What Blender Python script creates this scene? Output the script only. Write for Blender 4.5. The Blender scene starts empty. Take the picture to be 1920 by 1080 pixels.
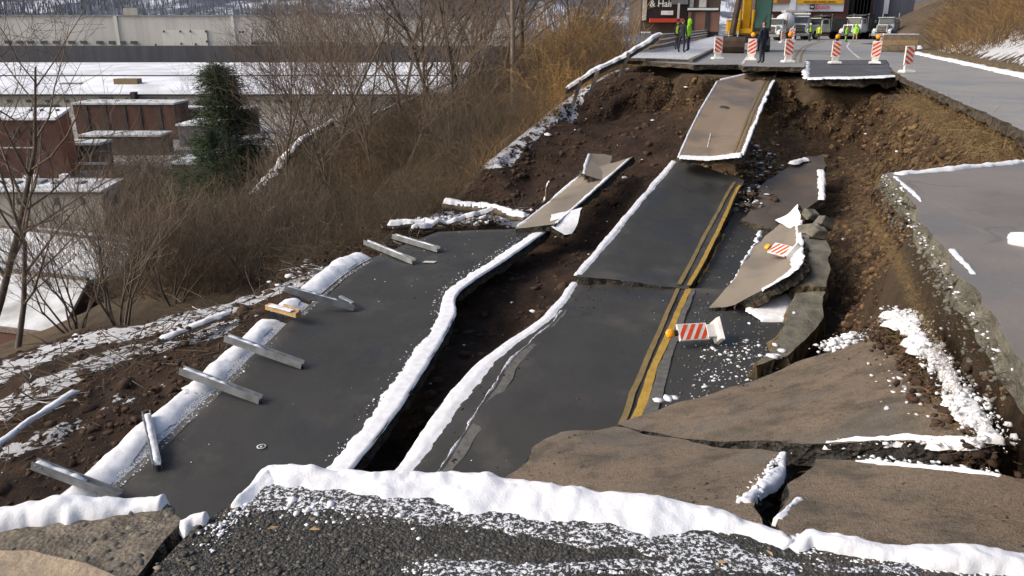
import bpy, bmesh, math, random
import numpy as np
from mathutils import Vector, Matrix, geometry

# ------------------------------------------------------------------ camera, light, exposure
S = bpy.context.scene
col = S.collection
PITCH = math.radians(18.2); FPX = 1500.0; CAMH = 1.65
cam = bpy.data.cameras.new("camera"); cam_o = bpy.data.objects.new("camera", cam); col.objects.link(cam_o)
cam.sensor_width = 36; cam.lens = 36 * FPX / 1920; cam.clip_start = 0.05; cam.clip_end = 6000
cam_o.location = (0, 0, CAMH); cam_o.rotation_euler = (math.pi / 2 - PITCH, 0, 0)
S.camera = cam_o

SUN_AZ, SUN_EL = math.radians(-104), math.radians(36)      # azimuth from the view direction, to the left
world = bpy.data.worlds.new("World"); S.world = world; world.use_nodes = True
wn = world.node_tree.nodes; wn.clear()
sky = wn.new("ShaderNodeTexSky"); sky.sky_type = 'NISHITA'; sky.sun_disc = False
sky.sun_elevation = SUN_EL; sky.sun_rotation = SUN_AZ; sky.dust_density = 4.0; sky.air_density = 1.0; sky.ozone_density = 0.4
bg = wn.new("ShaderNodeBackground"); bg.inputs[1].default_value = 0.15
wo = wn.new("ShaderNodeOutputWorld")
world.node_tree.links.new(sky.outputs[0], bg.inputs[0]); world.node_tree.links.new(bg.outputs[0], wo.inputs[0])
sun = bpy.data.lights.new("sun", 'SUN'); sun.energy = 1.5; sun.angle = math.radians(22.0); sun.color = (1.0, 0.95, 0.88)
sun_o = bpy.data.objects.new("sun", sun); col.objects.link(sun_o)
sd = Vector((math.sin(SUN_AZ) * math.cos(SUN_EL), math.cos(SUN_AZ) * math.cos(SUN_EL), math.sin(SUN_EL)))
sun_o.rotation_euler = sd.to_track_quat('Z', 'Y').to_euler()
S.view_settings.view_transform = 'Standard'; S.view_settings.look = 'None'
S.view_settings.gamma = 1; S.view_settings.exposure = 0.50

# ------------------------------------------------------------------ helpers
RND = np.random.default_rng(7); random.seed(7)
def zfar(x): return -np.clip(0.02 * (np.asarray(x, float) - 6.0), 0.0, 0.22)
def raydir(px, py):
    a = (px - 960) / FPX; b = -(py - 540) / FPX
    return np.array((a, math.cos(PITCH) + b * math.sin(PITCH), -math.sin(PITCH) + b * math.cos(PITCH)))
def pz(px, py, z):
    d = raydir(px, py); t = (z - CAMH) / d[2]; return np.array((d[0] * t, d[1] * t, z))
def py_(px, py, Y):
    d = raydir(px, py); t = Y / d[1]; return np.array((d[0] * t, Y, CAMH + d[2] * t))
def pf(px, py, dz=0.0):
    z = 0.0
    for _ in range(8): z = zfar(pz(px, py, z + dz)[0])
    return pz(px, py, z + dz)

def _h(ix, iy, iz, s):
    n = (ix.astype(np.int64) * 374761393 + iy.astype(np.int64) * 668265263 + iz.astype(np.int64) * 1274126177 + s * 974634777) & 0xffffffff
    n = ((n ^ (n >> 13)) * 1274126177) & 0xffffffff
    n = (n ^ (n >> 16)) & 0xffff
    return n / 32767.5 - 1.0
def vnoise(p, s=0):
    p = np.asarray(p, float); i = np.floor(p).astype(np.int64); f = p - i; f = f * f * (3 - 2 * f)
    r = 0
    for dx in (0, 1):
        wx = f[:, 0] if dx else 1 - f[:, 0]
        for dy in (0, 1):
            wy = f[:, 1] if dy else 1 - f[:, 1]
            for dz in (0, 1):
                wz = f[:, 2] if dz else 1 - f[:, 2]
                r = r + wx * wy * wz * _h(i[:, 0] + dx, i[:, 1] + dy, i[:, 2] + dz, s)
    return r
def fbm(p, scale=1.0, octv=4, s=0, gain=0.5):
    p = np.asarray(p, float) / scale; a = 1; r = 0
    for k in range(octv):
        r = r + a * vnoise(p * 2 ** k + 17.3 * k, s + k); a *= gain
    return r
def n1(t, scale, octv=3, s=0):
    t = np.atleast_1d(np.asarray(t, float)); z = np.zeros((len(t), 3)); z[:, 0] = t; z[:, 1] = s * 3.7 + .37
    return fbm(z, scale, octv, s)
def sstep(a, b, x): t = np.clip((np.asarray(x) - a) / (b - a), 0, 1); return t * t * (3 - 2 * t)

def tag(o, label=None, cat=None, group=None, kind=None):
    if label: o["label"] = label
    if cat: o["category"] = cat
    if group: o["group"] = group
    if kind: o["kind"] = kind
    return o
def empty(name, loc=(0, 0, 0), rz=0.0):
    o = bpy.data.objects.new(name, None); o.empty_display_size = .2; col.objects.link(o)
    o.location = loc; o.rotation_euler = (0, 0, rz); return o
def link(name, me, parent=None):
    o = bpy.data.objects.new(name, me); col.objects.link(o)
    if parent is not None: o.parent = parent
    return o
def copy_tree(o, parent=None):
    c = o.copy(); col.objects.link(c); c.parent = parent
    for ch in o.children: copy_tree(ch, c)
    return c
def mesh_np(name, V, faces, mats, parent=None, smooth=False, midx=None, attrs=None):
    """faces: list of int arrays (n,3) or (n,4)"""
    me = bpy.data.meshes.new(name); V = np.asarray(V, np.float32)
    faces = [np.asarray(f, np.int32) for f in faces if len(f)]
    loops = np.concatenate([f.ravel() for f in faces]); sizes = np.concatenate([np.full(len(f), f.shape[1], np.int32) for f in faces])
    me.vertices.add(len(V)); me.vertices.foreach_set("co", V.ravel())
    me.loops.add(len(loops)); me.loops.foreach_set("vertex_index", loops)
    me.polygons.add(len(sizes)); st = np.zeros(len(sizes), np.int32); st[1:] = np.cumsum(sizes)[:-1]
    me.polygons.foreach_set("loop_start", st)
    try: me.polygons.foreach_set("loop_total", sizes)
    except Exception: pass
    if midx is not None: me.polygons.foreach_set("material_index", np.asarray(midx, np.int32))
    if smooth is not False:
        me.polygons.foreach_set("use_smooth", np.ones(len(sizes), bool) if smooth is True else np.asarray(smooth, bool))
    for k, a in (attrs or {}).items():
        at = me.attributes.new(k, 'FLOAT', 'POINT'); at.data.foreach_set("value", np.asarray(a, np.float32))
    for m in (mats if isinstance(mats, (list, tuple)) else [mats]): me.materials.append(M[m])
    me.update(calc_edges=True); me.validate()
    return link(name, me, parent)

class MB:
    """collects simple solids into one mesh"""
    def __init__(s): s.v = []; s.f = []; s.m = []; s.sm = []
    def add(s, V, F, m=0, sm=False):
        o = len(s.v); s.v += [tuple(map(float, v)) for v in V]; s.f += [tuple(int(i) + o for i in f) for f in F]
        s.m += [m] * len(F); s.sm += [sm] * len(F); return s
    def box(s, c, d, rot=None, m=0, taper=None):
        V = []
        for z in (-.5, .5):
            k = taper if (taper and z > 0) else (1, 1)
            for x, y in ((-.5, -.5), (.5, -.5), (.5, .5), (-.5, .5)):
                V.append(Vector((x * d[0] * k[0], y * d[1] * k[1], z * d[2])))
        if rot is not None: V = [rot @ v for v in V]
        V = [v + Vector(c) for v in V]
        return s.add(V, [(3, 2, 1, 0), (4, 5, 6, 7), (0, 1, 5, 4), (1, 2, 6, 5), (2, 3, 7, 6), (3, 0, 4, 7)], m)
    def bar(s, a, b, w, h, m=0, up=(0, 0, 1)):
        a = Vector(a); b = Vector(b); d = (b - a); L = d.length; d.normalize()
        x = d.cross(Vector(up)); x.normalize(); z = x.cross(d)
        return s.box((a + b) / 2, (w, L, h), Matrix((x, d, z)).transposed(), m)
    def tube(s, P, R, n=8, m=0, sm=True, caps=True):
        P = [Vector(p) for p in P]; V = []; F = []; k = len(P)
        prev = None
        for i in range(k):
            t = (P[min(i + 1, k - 1)] - P[max(i - 1, 0)]).normalized()
            if prev is None: u = t.orthogonal().normalized()
            else:
                u = prev - t * prev.dot(t)
                u = u.normalized() if u.length > 1e-6 else t.orthogonal().normalized()
            prev = u; w = t.cross(u)
            for j in range(n):
                a = 2 * math.pi * j / n; V.append(P[i] + (u * math.cos(a) + w * math.sin(a)) * R[i])
        for i in range(k - 1):
            for j in range(n):
                F.append((i * n + j, i * n + (j + 1) % n, (i + 1) * n + (j + 1) % n, (i + 1) * n + j))
        s.add(V, F, m, sm)
        if caps: s.add(V[:n], [tuple(range(n))[::-1]], m); s.add(V[-n:], [tuple(range(n))], m)
        return s
    def prism(s, poly, t, M4=None, m=0):
        """poly in xz, extruded along y by +-t/2"""
        n = len(poly); V = [Vector((x, -t / 2, z)) for x, z in poly] + [Vector((x, t / 2, z)) for x, z in poly]
        if M4 is not None: V = [M4 @ v for v in V]
        F = [tuple(range(n)), tuple(range(n, 2 * n))[::-1]] + [(i, i + n, (i + 1) % n + n, (i + 1) % n)[::1] for i in range(n)]
        return s.add(V, F, m)
    def lathe(s, prof, n=16, M4=None, m=0):
        V = []; F = []
        for r, z in prof:
            for j in range(n):
                a = 2 * math.pi * j / n; V.append(Vector((r * math.cos(a), r * math.sin(a), z)))
        if M4 is not None: V = [M4 @ v for v in V]
        k = len(prof)
        for i in range(k - 1):
            for j in range(n): F.append((i * n + j, i * n + (j + 1) % n, (i + 1) * n + (j + 1) % n, (i + 1) * n + j))
        s.add(V, F, m, True); return s
    def build(s, name, mats, parent=None, bevel=0.0):
        me = bpy.data.meshes.new(name); me.from_pydata(s.v, [], s.f)
        me.polygons.foreach_set("material_index", s.m); me.polygons.foreach_set("use_smooth", s.sm)
        for m in (mats if isinstance(mats, (list, tuple)) else [mats]): me.materials.append(M[m])
        bm = bmesh.new(); bm.from_mesh(me); bmesh.ops.recalc_face_normals(bm, faces=bm.faces)
        if bevel:
            bmesh.ops.bevel(bm, geom=[e for e in bm.edges if e.calc_face_angle(0) > .6], offset=bevel, segments=1, affect='EDGES', clamp_overlap=True)
        bm.to_mesh(me); bm.free(); me.update()
        return link(name, me, parent)

# ------------------------------------------------------------------ materials
M = {}
class NT:
    def __init__(s, name):
        m = bpy.data.materials.new(name); m.use_nodes = True; s.m = m; s.t = m.node_tree; s.n = s.t.nodes; s.l = s.t.links
        s.b = s.n["Principled BSDF"]; M[name] = m
        s.co = s.n.new("ShaderNodeNewGeometry").outputs["Position"]
    def noise(s, scale, detail=4, rough=.55, co=None, dist=0.0):
        k = s.n.new("ShaderNodeTexNoise"); k.inputs["Scale"].default_value = scale; k.inputs["Detail"].default_value = detail
        k.inputs["Roughness"].default_value = rough; k.inputs["Distortion"].default_value = dist
        s.l.new(co or s.co, k.inputs["Vector"]); return k.outputs["Fac"]
    def voro(s, scale, out="Distance", feat='F1', co=None):
        k = s.n.new("ShaderNodeTexVoronoi"); k.feature = feat; k.inputs["Scale"].default_value = scale; s.l.new(co or s.co, k.inputs["Vector"]); return k.outputs[out]
    def scaled(s, sc, co=None):
        k = s.n.new("ShaderNodeVectorMath"); k.operation = 'MULTIPLY'; k.inputs[1].default_value = sc; s.l.new(co or s.co, k.inputs[0]); return k.outputs[0]
    def ramp(s, f, a, b, c0=0.0, c1=1.0):
        k = s.n.new("ShaderNodeMapRange"); k.interpolation_type = 'SMOOTHSTEP'
        k.inputs[1].default_value = a; k.inputs[2].default_value = b; k.inputs[3].default_value = c0; k.inputs[4].default_value = c1
        s.l.new(f, k.inputs[0]); return k.outputs[0]
    def math(s, op, a, b=None):
        k = s.n.new("ShaderNodeMath"); k.operation = op
        for i, v in enumerate((a, b)):
            if v is None: continue
            if isinstance(v, (int, float)): k.inputs[i].default_value = v
            else: s.l.new(v, k.inputs[i])
        return k.outputs[0]
    def mix(s, f, a, b):
        k = s.n.new("ShaderNodeMix"); k.data_type = 'RGBA'
        for i, v in ((0, f), (6, a), (7, b)):
            if isinstance(v, (int, float)): k.inputs[i].default_value = v
            elif isinstance(v, tuple): k.inputs[i].default_value = (*v, 1)
            else: s.l.new(v, k.inputs[i])
        return k.outputs[2]
    def attr(s, n):
        k = s.n.new("ShaderNodeAttribute"); k.attribute_name = n; return k.outputs["Fac"]
    def bump(s, h, st=.5, d=.02):
        k = s.n.new("ShaderNodeBump"); k.inputs["Strength"].default_value = st; k.inputs["Distance"].default_value = d
        s.l.new(h, k.inputs["Height"]); s.l.new(k.outputs[0], s.b.inputs["Normal"]); return s
    def out(s, c, rough=.8, metal=0.0, spec=.3):
        if isinstance(c, tuple): s.b.inputs["Base Color"].default_value = (*c, 1)
        else: s.l.new(c, s.b.inputs["Base Color"])
        if isinstance(rough, (int, float)): s.b.inputs["Roughness"].default_value = rough
        else: s.l.new(rough, s.b.inputs["Roughness"])
        s.b.inputs["Metallic"].default_value = metal; s.b.inputs["Specular IOR Level"].default_value = spec
        return s
    def normz(s):
        g = s.n.new("ShaderNodeNewGeometry"); k = s.n.new("ShaderNodeSeparateXYZ"); s.l.new(g.outputs["Normal"], k.inputs[0]); return k.outputs[2]

def simple(name, c, c2=None, scale=3.0, rough=.7, metal=0, bump=0, bs=30, spec=.3):
    t = NT(name); c2 = c2 or tuple(v * .75 for v in c)
    f = t.ramp(t.noise(scale, 5), .3, .7)
    t.out(t.mix(f, c, c2), rough, metal, spec)
    if bump: t.bump(t.noise(bs, 4), bump, .02)
    return t
# snow
t = NT("snow"); t.out(t.mix(t.ramp(t.noise(6, 4), .35, .7), (.74, .75, .77), (.62, .62, .64)), .7, 0, .25)
t.b.inputs["Subsurface Weight"].default_value = .0
t.bump(t.math('ADD', t.noise(24, 4), t.math('MULTIPLY', t.noise(130, 2), .3)), .3, .015)
t = NT("snow_thin"); g = t.ramp(t.noise(45, 5, .7), .40, .58)
t.out(t.mix(g, (.09, .088, .085), (.76, .77, .80)), .8); t.bump(t.noise(50, 4), .5, .015)
t = NT("snow_speckle"); g = t.ramp(t.noise(70, 5, .75), .50, .56); t.out(t.mix(g, (.036, .034, .031), (.72, .73, .75)), .85); t.bump(t.noise(70, 5), .6, .012)
# asphalt
def asphalt(name, c, dust, amt, sc=.5, spec=.35, edge=False):
    t = NT(name)
    base = t.mix(t.ramp(t.noise(.9, 5, .6), .3, .7), c, tuple(v * 1.35 for v in c))
    base = t.mix(t.ramp(t.noise(160, 2), .55, .75, 0, .35), base, tuple(v * 2.2 for v in c))
    d = t.ramp(t.noise(sc, 6, .62), .62 - amt, .82 - amt * .6)
    base = t.mix(t.math('MULTIPLY', d, .75), base, dust)
    base = t.mix(t.ramp(t.voro(9, "Distance"), .05, .02, 0, .5), base, tuple(v * 3.2 for v in c))
    st = t.ramp(t.noise(2.2, 5, .7, t.scaled((1.0, .22, 1.0)), 1.2), .56, .74, 0, .4)
    base = t.mix(st, base, tuple(v * 1.7 + .006 for v in c))
    if edge:
        e_ = t.math('ADD', t.attr("edge"), t.math('MULTIPLY', t.math('SUBTRACT', t.noise(1.6, 6, .7), .5), 1.6)); base = t.mix(t.ramp(e_, .55, -.15, 0, .75), base, dust)
    wv = t.n.new("ShaderNodeVectorMath"); wv.operation = 'MULTIPLY_ADD'; t.l.new(t.n.new("ShaderNodeTexNoise").outputs["Color"], wv.inputs[0]); t.l.new(t.co, wv.inputs[2]); wv.inputs[1].default_value = (.55, .55, .55)
    t.l.new(t.co, wv.inputs[0].links[0].from_node.inputs["Vector"]); wv.inputs[0].links[0].from_node.inputs["Scale"].default_value = 1.7; wv.inputs[0].links[0].from_node.inputs["Detail"].default_value = 5
    ck = t.math('MULTIPLY', t.ramp(t.voro(.45, "Distance", 'DISTANCE_TO_EDGE', wv.outputs[0]), .012, .003, 0, .35), t.ramp(t.noise(.35, 3), .52, .64))
    wet = t.ramp(t.noise(.45, 5, .6), .48, .62)
    base = t.mix(t.math('MULTIPLY', wet, .35), base, tuple(v * .62 for v in c))
    t.out(t.mix(ck, base, tuple(v * .3 for v in c)), t.ramp(wet, 0, 1, .82, .5), 0, spec)
    t.bump(t.math('ADD', t.noise(90, 3), t.math('MULTIPLY', t.noise(7, 4), 1.2)), .35, .012)
    return t
asphalt("asphalt_slab", (.029, .0288, .0275), (.080, .074, .064), .10, edge=True)
asphalt("asphalt_slab_dusty_lit", (.075, .068, .058), (.26, .19, .125), .46, edge=True)  # tan of dust, with the light on the tilted slab added in
asphalt("asphalt_lit_tan", (.15, .13, .105), (.25, .21, .16), .35, edge=True)  # lit version of the asphalt: sunlight on these slabs is in the tan
asphalt("asphalt_brownish", (.055, .046, .040), (.12, .09, .065), .25)
asphalt("asphalt_far", (.19, .184, .175), (.27, .255, .23), .3)
asphalt("asphalt_right", (.135, .122, .113), (.20, .178, .158), .3)
asphalt("asphalt_sag_shaded", (.06, .060, .062), (.10, .095, .09), .15)  # darker asphalt: shade on the sagging, tilted piece is put into the colour
# coarse near asphalt
t = NT("asphalt_coarse"); _n = t.n.new("ShaderNodeTexNoise"); _n.inputs["Scale"].default_value = 60; _n.inputs["Detail"].default_value = 3; t.l.new(t.co, _n.inputs["Vector"])
_w = t.n.new("ShaderNodeVectorMath"); _w.operation = 'MULTIPLY_ADD'; t.l.new(_n.outputs["Color"], _w.inputs[0]); _w.inputs[1].default_value = (.02, .02, .02); t.l.new(t.co, _w.inputs[2]); v = t.voro(88, "Distance", 'F1', _w.outputs[0]); c = t.voro(88, "Color", 'F1', _w.outputs[0])
k = t.n.new("ShaderNodeSeparateColor"); t.l.new(c, k.inputs[0])
b0 = t.mix(t.ramp(k.outputs[0], .2, .95), (.036, .035, .032), (.080, .073, .062))
b0 = t.mix(t.ramp(k.outputs[1], .86, .95), b0, (.17, .15, .12))
b0 = t.mix(t.ramp(v, .35, .75, 0, .7), b0, (.022, .021, .019))
t.out(t.mix(t.ramp(t.noise(2.2, 4), .52, .74), b0, (.10, .085, .065)), .8)
t.bump(t.math('ADD', t.math('MULTIPLY', v, -1.0), t.math('MULTIPLY', t.noise(220, 3), .35)), .9, .012)
t = NT("stone_mix"); a = t.attr("col")
t.out(t.mix(t.ramp(a, .0, .8), t.mix(t.ramp(t.noise(60, 3), .3, .7), (.036, .035, .033), (.06, .056, .05)), t.mix(t.ramp(a, .8, 1.), (.085, .078, .066), (.19, .165, .125))), .75)
t = NT("concrete_tan"); t.out(t.mix(t.ramp(t.noise(5, 6, .65), .3, .7), (.36, .28, .19), (.22, .175, .125)), .9); t.bump(t.noise(35, 5), .6, .02)
t = NT("concrete_mid"); t.out(t.mix(t.ramp(t.noise(9, 6, .7), .3, .7), (.24, .20, .15), (.07, .062, .05)), .9); t.bump(t.math('ADD', t.noise(70, 6, .7), t.math('MULTIPLY', t.voro(55), .8)), .9, .014)
t = NT("concrete_olive"); t.out(t.mix(t.ramp(t.noise(2.5, 6, .7), .3, .7), (.22, .205, .16), (.10, .095, .075)), .9); t.bump(t.math('ADD', t.noise(8, 6), t.noise(40, 4)), .9, .05)
t = NT("broken_edge")          # broken pavement layer: aggregate, pale dust, soil
t.out(t.mix(t.ramp(t.noise(7, 6, .7), .35, .65), (.055, .045, .036), (.17, .14, .10)), .95); t.bump(t.math('ADD', t.noise(12, 6, .7), t.noise(60, 3)), 1.0, .08)
t = NT("asphalt_edge"); t.out(t.mix(t.ramp(t.noise(14, 5, .7), .35, .65), (.022, .021, .02), (.075, .068, .058)), .9); t.bump(t.math('ADD', t.noise(25, 5, .7), t.voro(30)), 1.0, .05)
t = NT("edge_ochre"); t.out(t.mix(t.ramp(t.noise(6, 6, .7), .35, .65), (.11, .085, .05), (.30, .225, .12)), .95); t.bump(t.math('ADD', t.noise(10, 6, .7), t.noise(50, 3)), 1.0, .1)
t = NT("brown_block")
c0 = t.mix(t.ramp(t.noise(1.6, 6, .65), .3, .72), (.27, .20, .138), (.16, .125, .09))
c0 = t.mix(t.ramp(t.noise(38, 5, .75), .52, .7, 0, .75), c0, (.055, .047, .036))
c0 = t.mix(t.ramp(t.noise(9, 5, .7, t.scaled((1, 3.0, 1))), .58, .75, 0, .6), c0, (.33, .26, .185))
c0 = t.mix(t.ramp(t.noise(.8, 4), .56, .7, 0, .6), c0, (.115, .105, .066))
c0 = t.mix(t.ramp(t.noise(3.2, 7, .72), .46, .68, 0, .75), c0, (.078, .066, .050)); c0 = t.mix(t.ramp(t.noise(24, 5, .8), .50, .64, 0, .55), c0, (.07, .058, .043)); c0 = t.mix(t.ramp(t.noise(55, 3, .8), .60, .70, 0, .6), c0, (.36, .30, .22)); vb = t.voro(120, "Distance"); c0 = t.mix(t.ramp(vb, .3, .7, 0, .3), c0, (.05, .042, .033)); c0 = t.mix(t.ramp(t.noise(.55, 5, .6, t.scaled((1, 2.2, 1))), .5, .66, 0, .55), c0, (.165, .15, .13))
t.out(c0, .92); t.bump(t.math('ADD', t.math('MULTIPLY', vb, -.35), t.math('ADD', t.noise(10, 6, .75), t.math('MULTIPLY', t.noise(60, 4, .7), .8))), .9, .02)
# ground
t = NT("ground_mix"); sn, oc, li = t.attr("snow"), t.attr("ochre"), t.attr("litter")
soil = t.mix(t.ramp(t.noise(1.1, 7, .68), .32, .7), (.029, .0180, .0125), (.080, .049, .031))
soil = t.mix(t.ramp(t.noise(6, 6, .7), .55, .75, 0, .7), soil, (.105, .064, .039))
strk = t.noise(3.0, 7, .72, t.scaled((1.5, 1.5, .35)), .8)
och = t.mix(t.ramp(strk, .38, .62), (.038, .025, .017), (.23, .15, .075))
och = t.mix(t.ramp(t.noise(1.0, 5), .5, .66), och, (.07, .041, .027))
lit = t.mix(t.ramp(t.noise(.35, 7, .7), .3, .7), (.085, .066, .045), (.16, .115, .07))
lit = t.mix(t.ramp(t.noise(3.5, 5, .7), .5, .7, 0, .7), lit, (.06, .048, .034))
c0 = t.mix(oc, soil, och); c0 = t.mix(li, c0, lit)
sm = t.math('ADD', sn, t.math('MULTIPLY', t.math('SUBTRACT', t.noise(2.4, 8, .7), .5), 1.5))
sm = t.ramp(sm, .47, .53)
c0 = t.mix(sm, c0, (.78, .79, .82))
t.out(c0, .92, 0, .2); t.bump(t.math('ADD', t.noise(4, 8, .75), t.math('MULTIPLY', t.noise(22, 5, .7), .6)), 1.0, .20)
simple("clod", (.078, .046, .029), (.032, .020, .014), 5, .95, bump=.8)
simple("clod_ochre", (.21, .13, .060), (.075, .046, .026), 5, .95, bump=.8)
simple("rubble", (.19, .175, .14), (.08, .075, .065), 4, .9, bump=.6)
# paint
for nm, c in (("paint_yellow", (.40, .25, .045)), ("paint_yellow_dull", (.20, .145, .06)), ("paint_white", (.62, .61, .57))):
    t = NT(nm); w = t.ramp(t.noise(22, 6, .75), .54, .68)
    t.out(t.mix(w, t.mix(t.ramp(t.noise(3, 4), .3, .7), c, tuple(x * .75 for x in c)), (.075, .068, .055)), .75)
simple("road_patch", (.12, .115, .105), (.075, .073, .07), 9, .85)
# metal, plastics, cloth
simple("galvanized", (.33, .345, .36), (.20, .21, .215), 4, .5, .55)
simple("weathered_rail", (.17, .16, .15), (.09, .08, .07), 3, .7, .2)
simple("raw_wood", (.52, .36, .19), (.38, .25, .12), 8, .8)
simple("grey_wood", (.20, .165, .13), (.12, .1, .08), 5, .85)
simple("pole_wood", (.33, .26, .19), (.22, .17, .125), 2, .85)
simple("barricade_white", (.72, .71, .68), (.56, .55, .52), 4, .5)
simple("stripe_orange", (.72, .075, .018), (.60, .055, .014), 5, .45)
simple("stripe_white", (.78, .76, .73), (.66, .64, .60), 5, .45)
simple("rubber", (.02, .02, .021), (.035, .034, .033), 6, .85)
t = NT("amber_lens"); t.out((.95, .36, .01), .25, 0, .5)
simple("machine_yellow", (.72, .40, .02), (.58, .31, .015), 1.2, .45)
simple("machine_black", (.022, .022, .023), (.05, .046, .042), 3, .6)
simple("bucket_steel", (.075, .05, .036), (.13, .09, .062), 2, .75, .2)
simple("steel_bright", (.62, .62, .63), (.45, .45, .46), 4, .35, .6)
t = NT("glass_green"); t.out((.055, .135, .115), .12, 0, .6)
t = NT("glass_dark"); t.out((.025, .035, .038), .12, 0, .6)
simple("truck_white", (.68, .68, .66), (.52, .52, .50), 1.0, .4)
simple("truck_silver", (.36, .39, .42), (.28, .3, .33), 1.0, .4); simple("truck_cream", (.55, .55, .46), (.42, .42, .36), 1.0, .5); simple("truck_bed", (.042, .042, .043), (.075, .07, .065), 1.0, .65)
simple("chrome", (.55, .55, .55), (.35, .35, .35), 5, .25, .9)
t = NT("headlamp"); t.out((.85, .83, .78), .15, 0, .7)
simple("jacket_navy", (.014, .018, .034), (.022, .027, .045), 9, .85)
simple("jacket_dark", (.020, .022, .027), (.035, .036, .042), 9, .85)
simple("hi_vis", (.36, .80, .03), (.26, .62, .02), 7, .7)
simple("hi_vis_yellow", (.62, .72, .05), (.5, .6, .04), 7, .7)
simple("trousers_navy", (.018, .022, .038), (.03, .034, .05), 9, .9)
simple("trousers_grey", (.05, .05, .055), (.08, .08, .085), 9, .9)
simple("skin", (.42, .25, .17), (.36, .20, .13), 9, .6)
simple("hair_dark", (.03, .02, .015), (.05, .035, .025), 30, .8)
simple("helmet_white", (.75, .74, .70), None, 5, .4)
simple("boots", (.02, .017, .014), None, 9, .7)
# buildings
def brick(name, c1, c2, mort, sc=1.0):
    t = NT(name); k = t.n.new("ShaderNodeTexBrick"); k.inputs["Color1"].default_value = (*c1, 1); k.inputs["Color2"].default_value = (*c2, 1)
    k.inputs["Mortar"].default_value = (*mort, 1); k.inputs["Scale"].default_value = sc; k.inputs["Brick Width"].default_value = .45; k.inputs["Row Height"].default_value = .16
    k.inputs["Mortar Size"].default_value = .012
    g = t.n.new("ShaderNodeSeparateXYZ"); t.l.new(t.co, g.inputs[0]); h = t.n.new("ShaderNodeCombineXYZ")
    t.l.new(t.math('ADD', g.outputs[0], g.outputs[1]), h.inputs[0]); t.l.new(g.outputs[2], h.inputs[1]); t.l.new(h.outputs[0], k.inputs["Vector"])
    t.out(t.mix(t.ramp(t.noise(.4, 5, .65), .35, .7, 0, .6), k.outputs[0], tuple(v * .55 for v in c1)), .9)
brick("brick_dark", (.11, .052, .040), (.085, .041, .033), (.06, .045, .038))
brick("brick_orange_lit", (.34, .13, .065), (.28, .105, .055), (.16, .09, .06))  # brighter brick, sunlight on the end wall put into the colour
def metal_wall(name, c1, c2, sx=.35, str_=.35):
    t = NT(name); s_ = t.scaled((1, 1, .06)); f = t.ramp(t.noise(sx, 6, .7, s_), .35, .68)
    b_ = t.mix(f, c1, c2); w = t.n.new("ShaderNodeTexWave"); w.wave_type = 'BANDS'; w.bands_direction = 'X'; w.inputs["Scale"].default_value = .55
    t.l.new(t.co, w.inputs["Vector"]); t.out(t.mix(t.math('MULTIPLY', w.outputs["Fac"], .12), b_, tuple(v * .5 for v in c1)), .8)
metal_wall("wall_tan", (.46, .445, .41), (.38, .365, .335)); metal_wall("wall_panel", (.55, .54, .49), (.47, .46, .42))
metal_wall("wall_slate", (.085, .088, .10), (.06, .06, .068)); metal_wall("wall_rust", (.11, .052, .036), (.055, .035, .03), .5)
metal_wall("wall_cream", (.40, .38, .32), (.28, .265, .23)); metal_wall("wall_brown", (.10, .072, .055), (.065, .05, .04))
metal_wall("wall_grey", (.19, .19, .19), (.12, .12, .125)); metal_wall("wall_bluegrey", (.12, .125, .16), (.075, .08, .105))
metal_wall("wall_brick_red", (.15, .075, .058), (.10, .05, .04))
simple("roof_snow", (.76, .77, .80), (.50, .51, .53), .10, .8)
simple("roof_snow_patchy", (.62, .63, .64), (.30, .30, .29), .5, .85)
simple("roof_grey", (.17, .17, .17), (.26, .26, .26), .3, .85)
simple("window_dark", (.05, .05, .055), (.08, .08, .085), 1, .3)
simple("trim_dark", (.05, .045, .042), None, 2, .8)
simple("trim_light", (.55, .53, .48), None, 2, .8)
simple("board_black", (.016, .013, .013), (.028, .022, .02), 1, .6)
simple("board_orange", (.72, .40, .03), (.62, .33, .02), 1, .6)
simple("board_white", (.62, .64, .70), (.55, .57, .63), 1, .6)
simple("board_red", (.55, .06, .035), (.45, .05, .03), 2, .6)
simple("print_white", (.75, .74, .72), None, 2, .6)
simple("print_red", (.50, .045, .06), None, 2, .6)
simple("print_dark", (.06, .05, .07), None, 2, .6)
simple("print_brown", (.22, .12, .03), None, 2, .6)
simple("door_brown", (.24, .125, .085), (.19, .10, .07), .6, .8)
# vegetation
t = NT("bark"); t.out(t.mix(t.ramp(t.noise(3, 6, .7, t.scaled((4, 4, .6))), .3, .7), (.075, .060, .046), (.15, .12, .092)), .95)
t = NT("bark_grey"); t.out(t.mix(t.ramp(t.noise(3, 6, .7, t.scaled((4, 4, .6))), .3, .7), (.085, .072, .060), (.15, .125, .10)), .95)
t = NT("twig"); t.out(t.mix(t.ramp(t.noise(.5, 3), .3, .7), (.13, .098, .074), (.18, .135, .10)), .95)
t = NT("thicket"); a = t.attr("col")
t.out(t.mix(t.ramp(a, .0, .5), (.080, .068, .048), t.mix(t.ramp(a, .5, 1.), (.145, .10, .062), (.44, .265, .09))), .95)
t = NT("needles"); t.out(t.mix(t.ramp(t.noise(1.3, 4), .3, .7), (.024, .042, .020), (.058, .082, .036)), .8)
t = NT("straw"); a = t.attr("col"); t.out(t.mix(a, (.10, .064, .03), (.30, .21, .10)), .9)
t = NT("hill_wood"); f = t.noise(.02, 8, .75, t.scaled((1, 1, .8))); c0 = t.mix(t.ramp(f, .35, .65), (.075, .085, .11), (.15, .16, .19))  # blue of distant haze is mixed into the hill colour
t.out(t.mix(t.ramp(t.noise(.012, 7, .7), .50, .57), c0, (.62, .64, .70)), .95)
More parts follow.
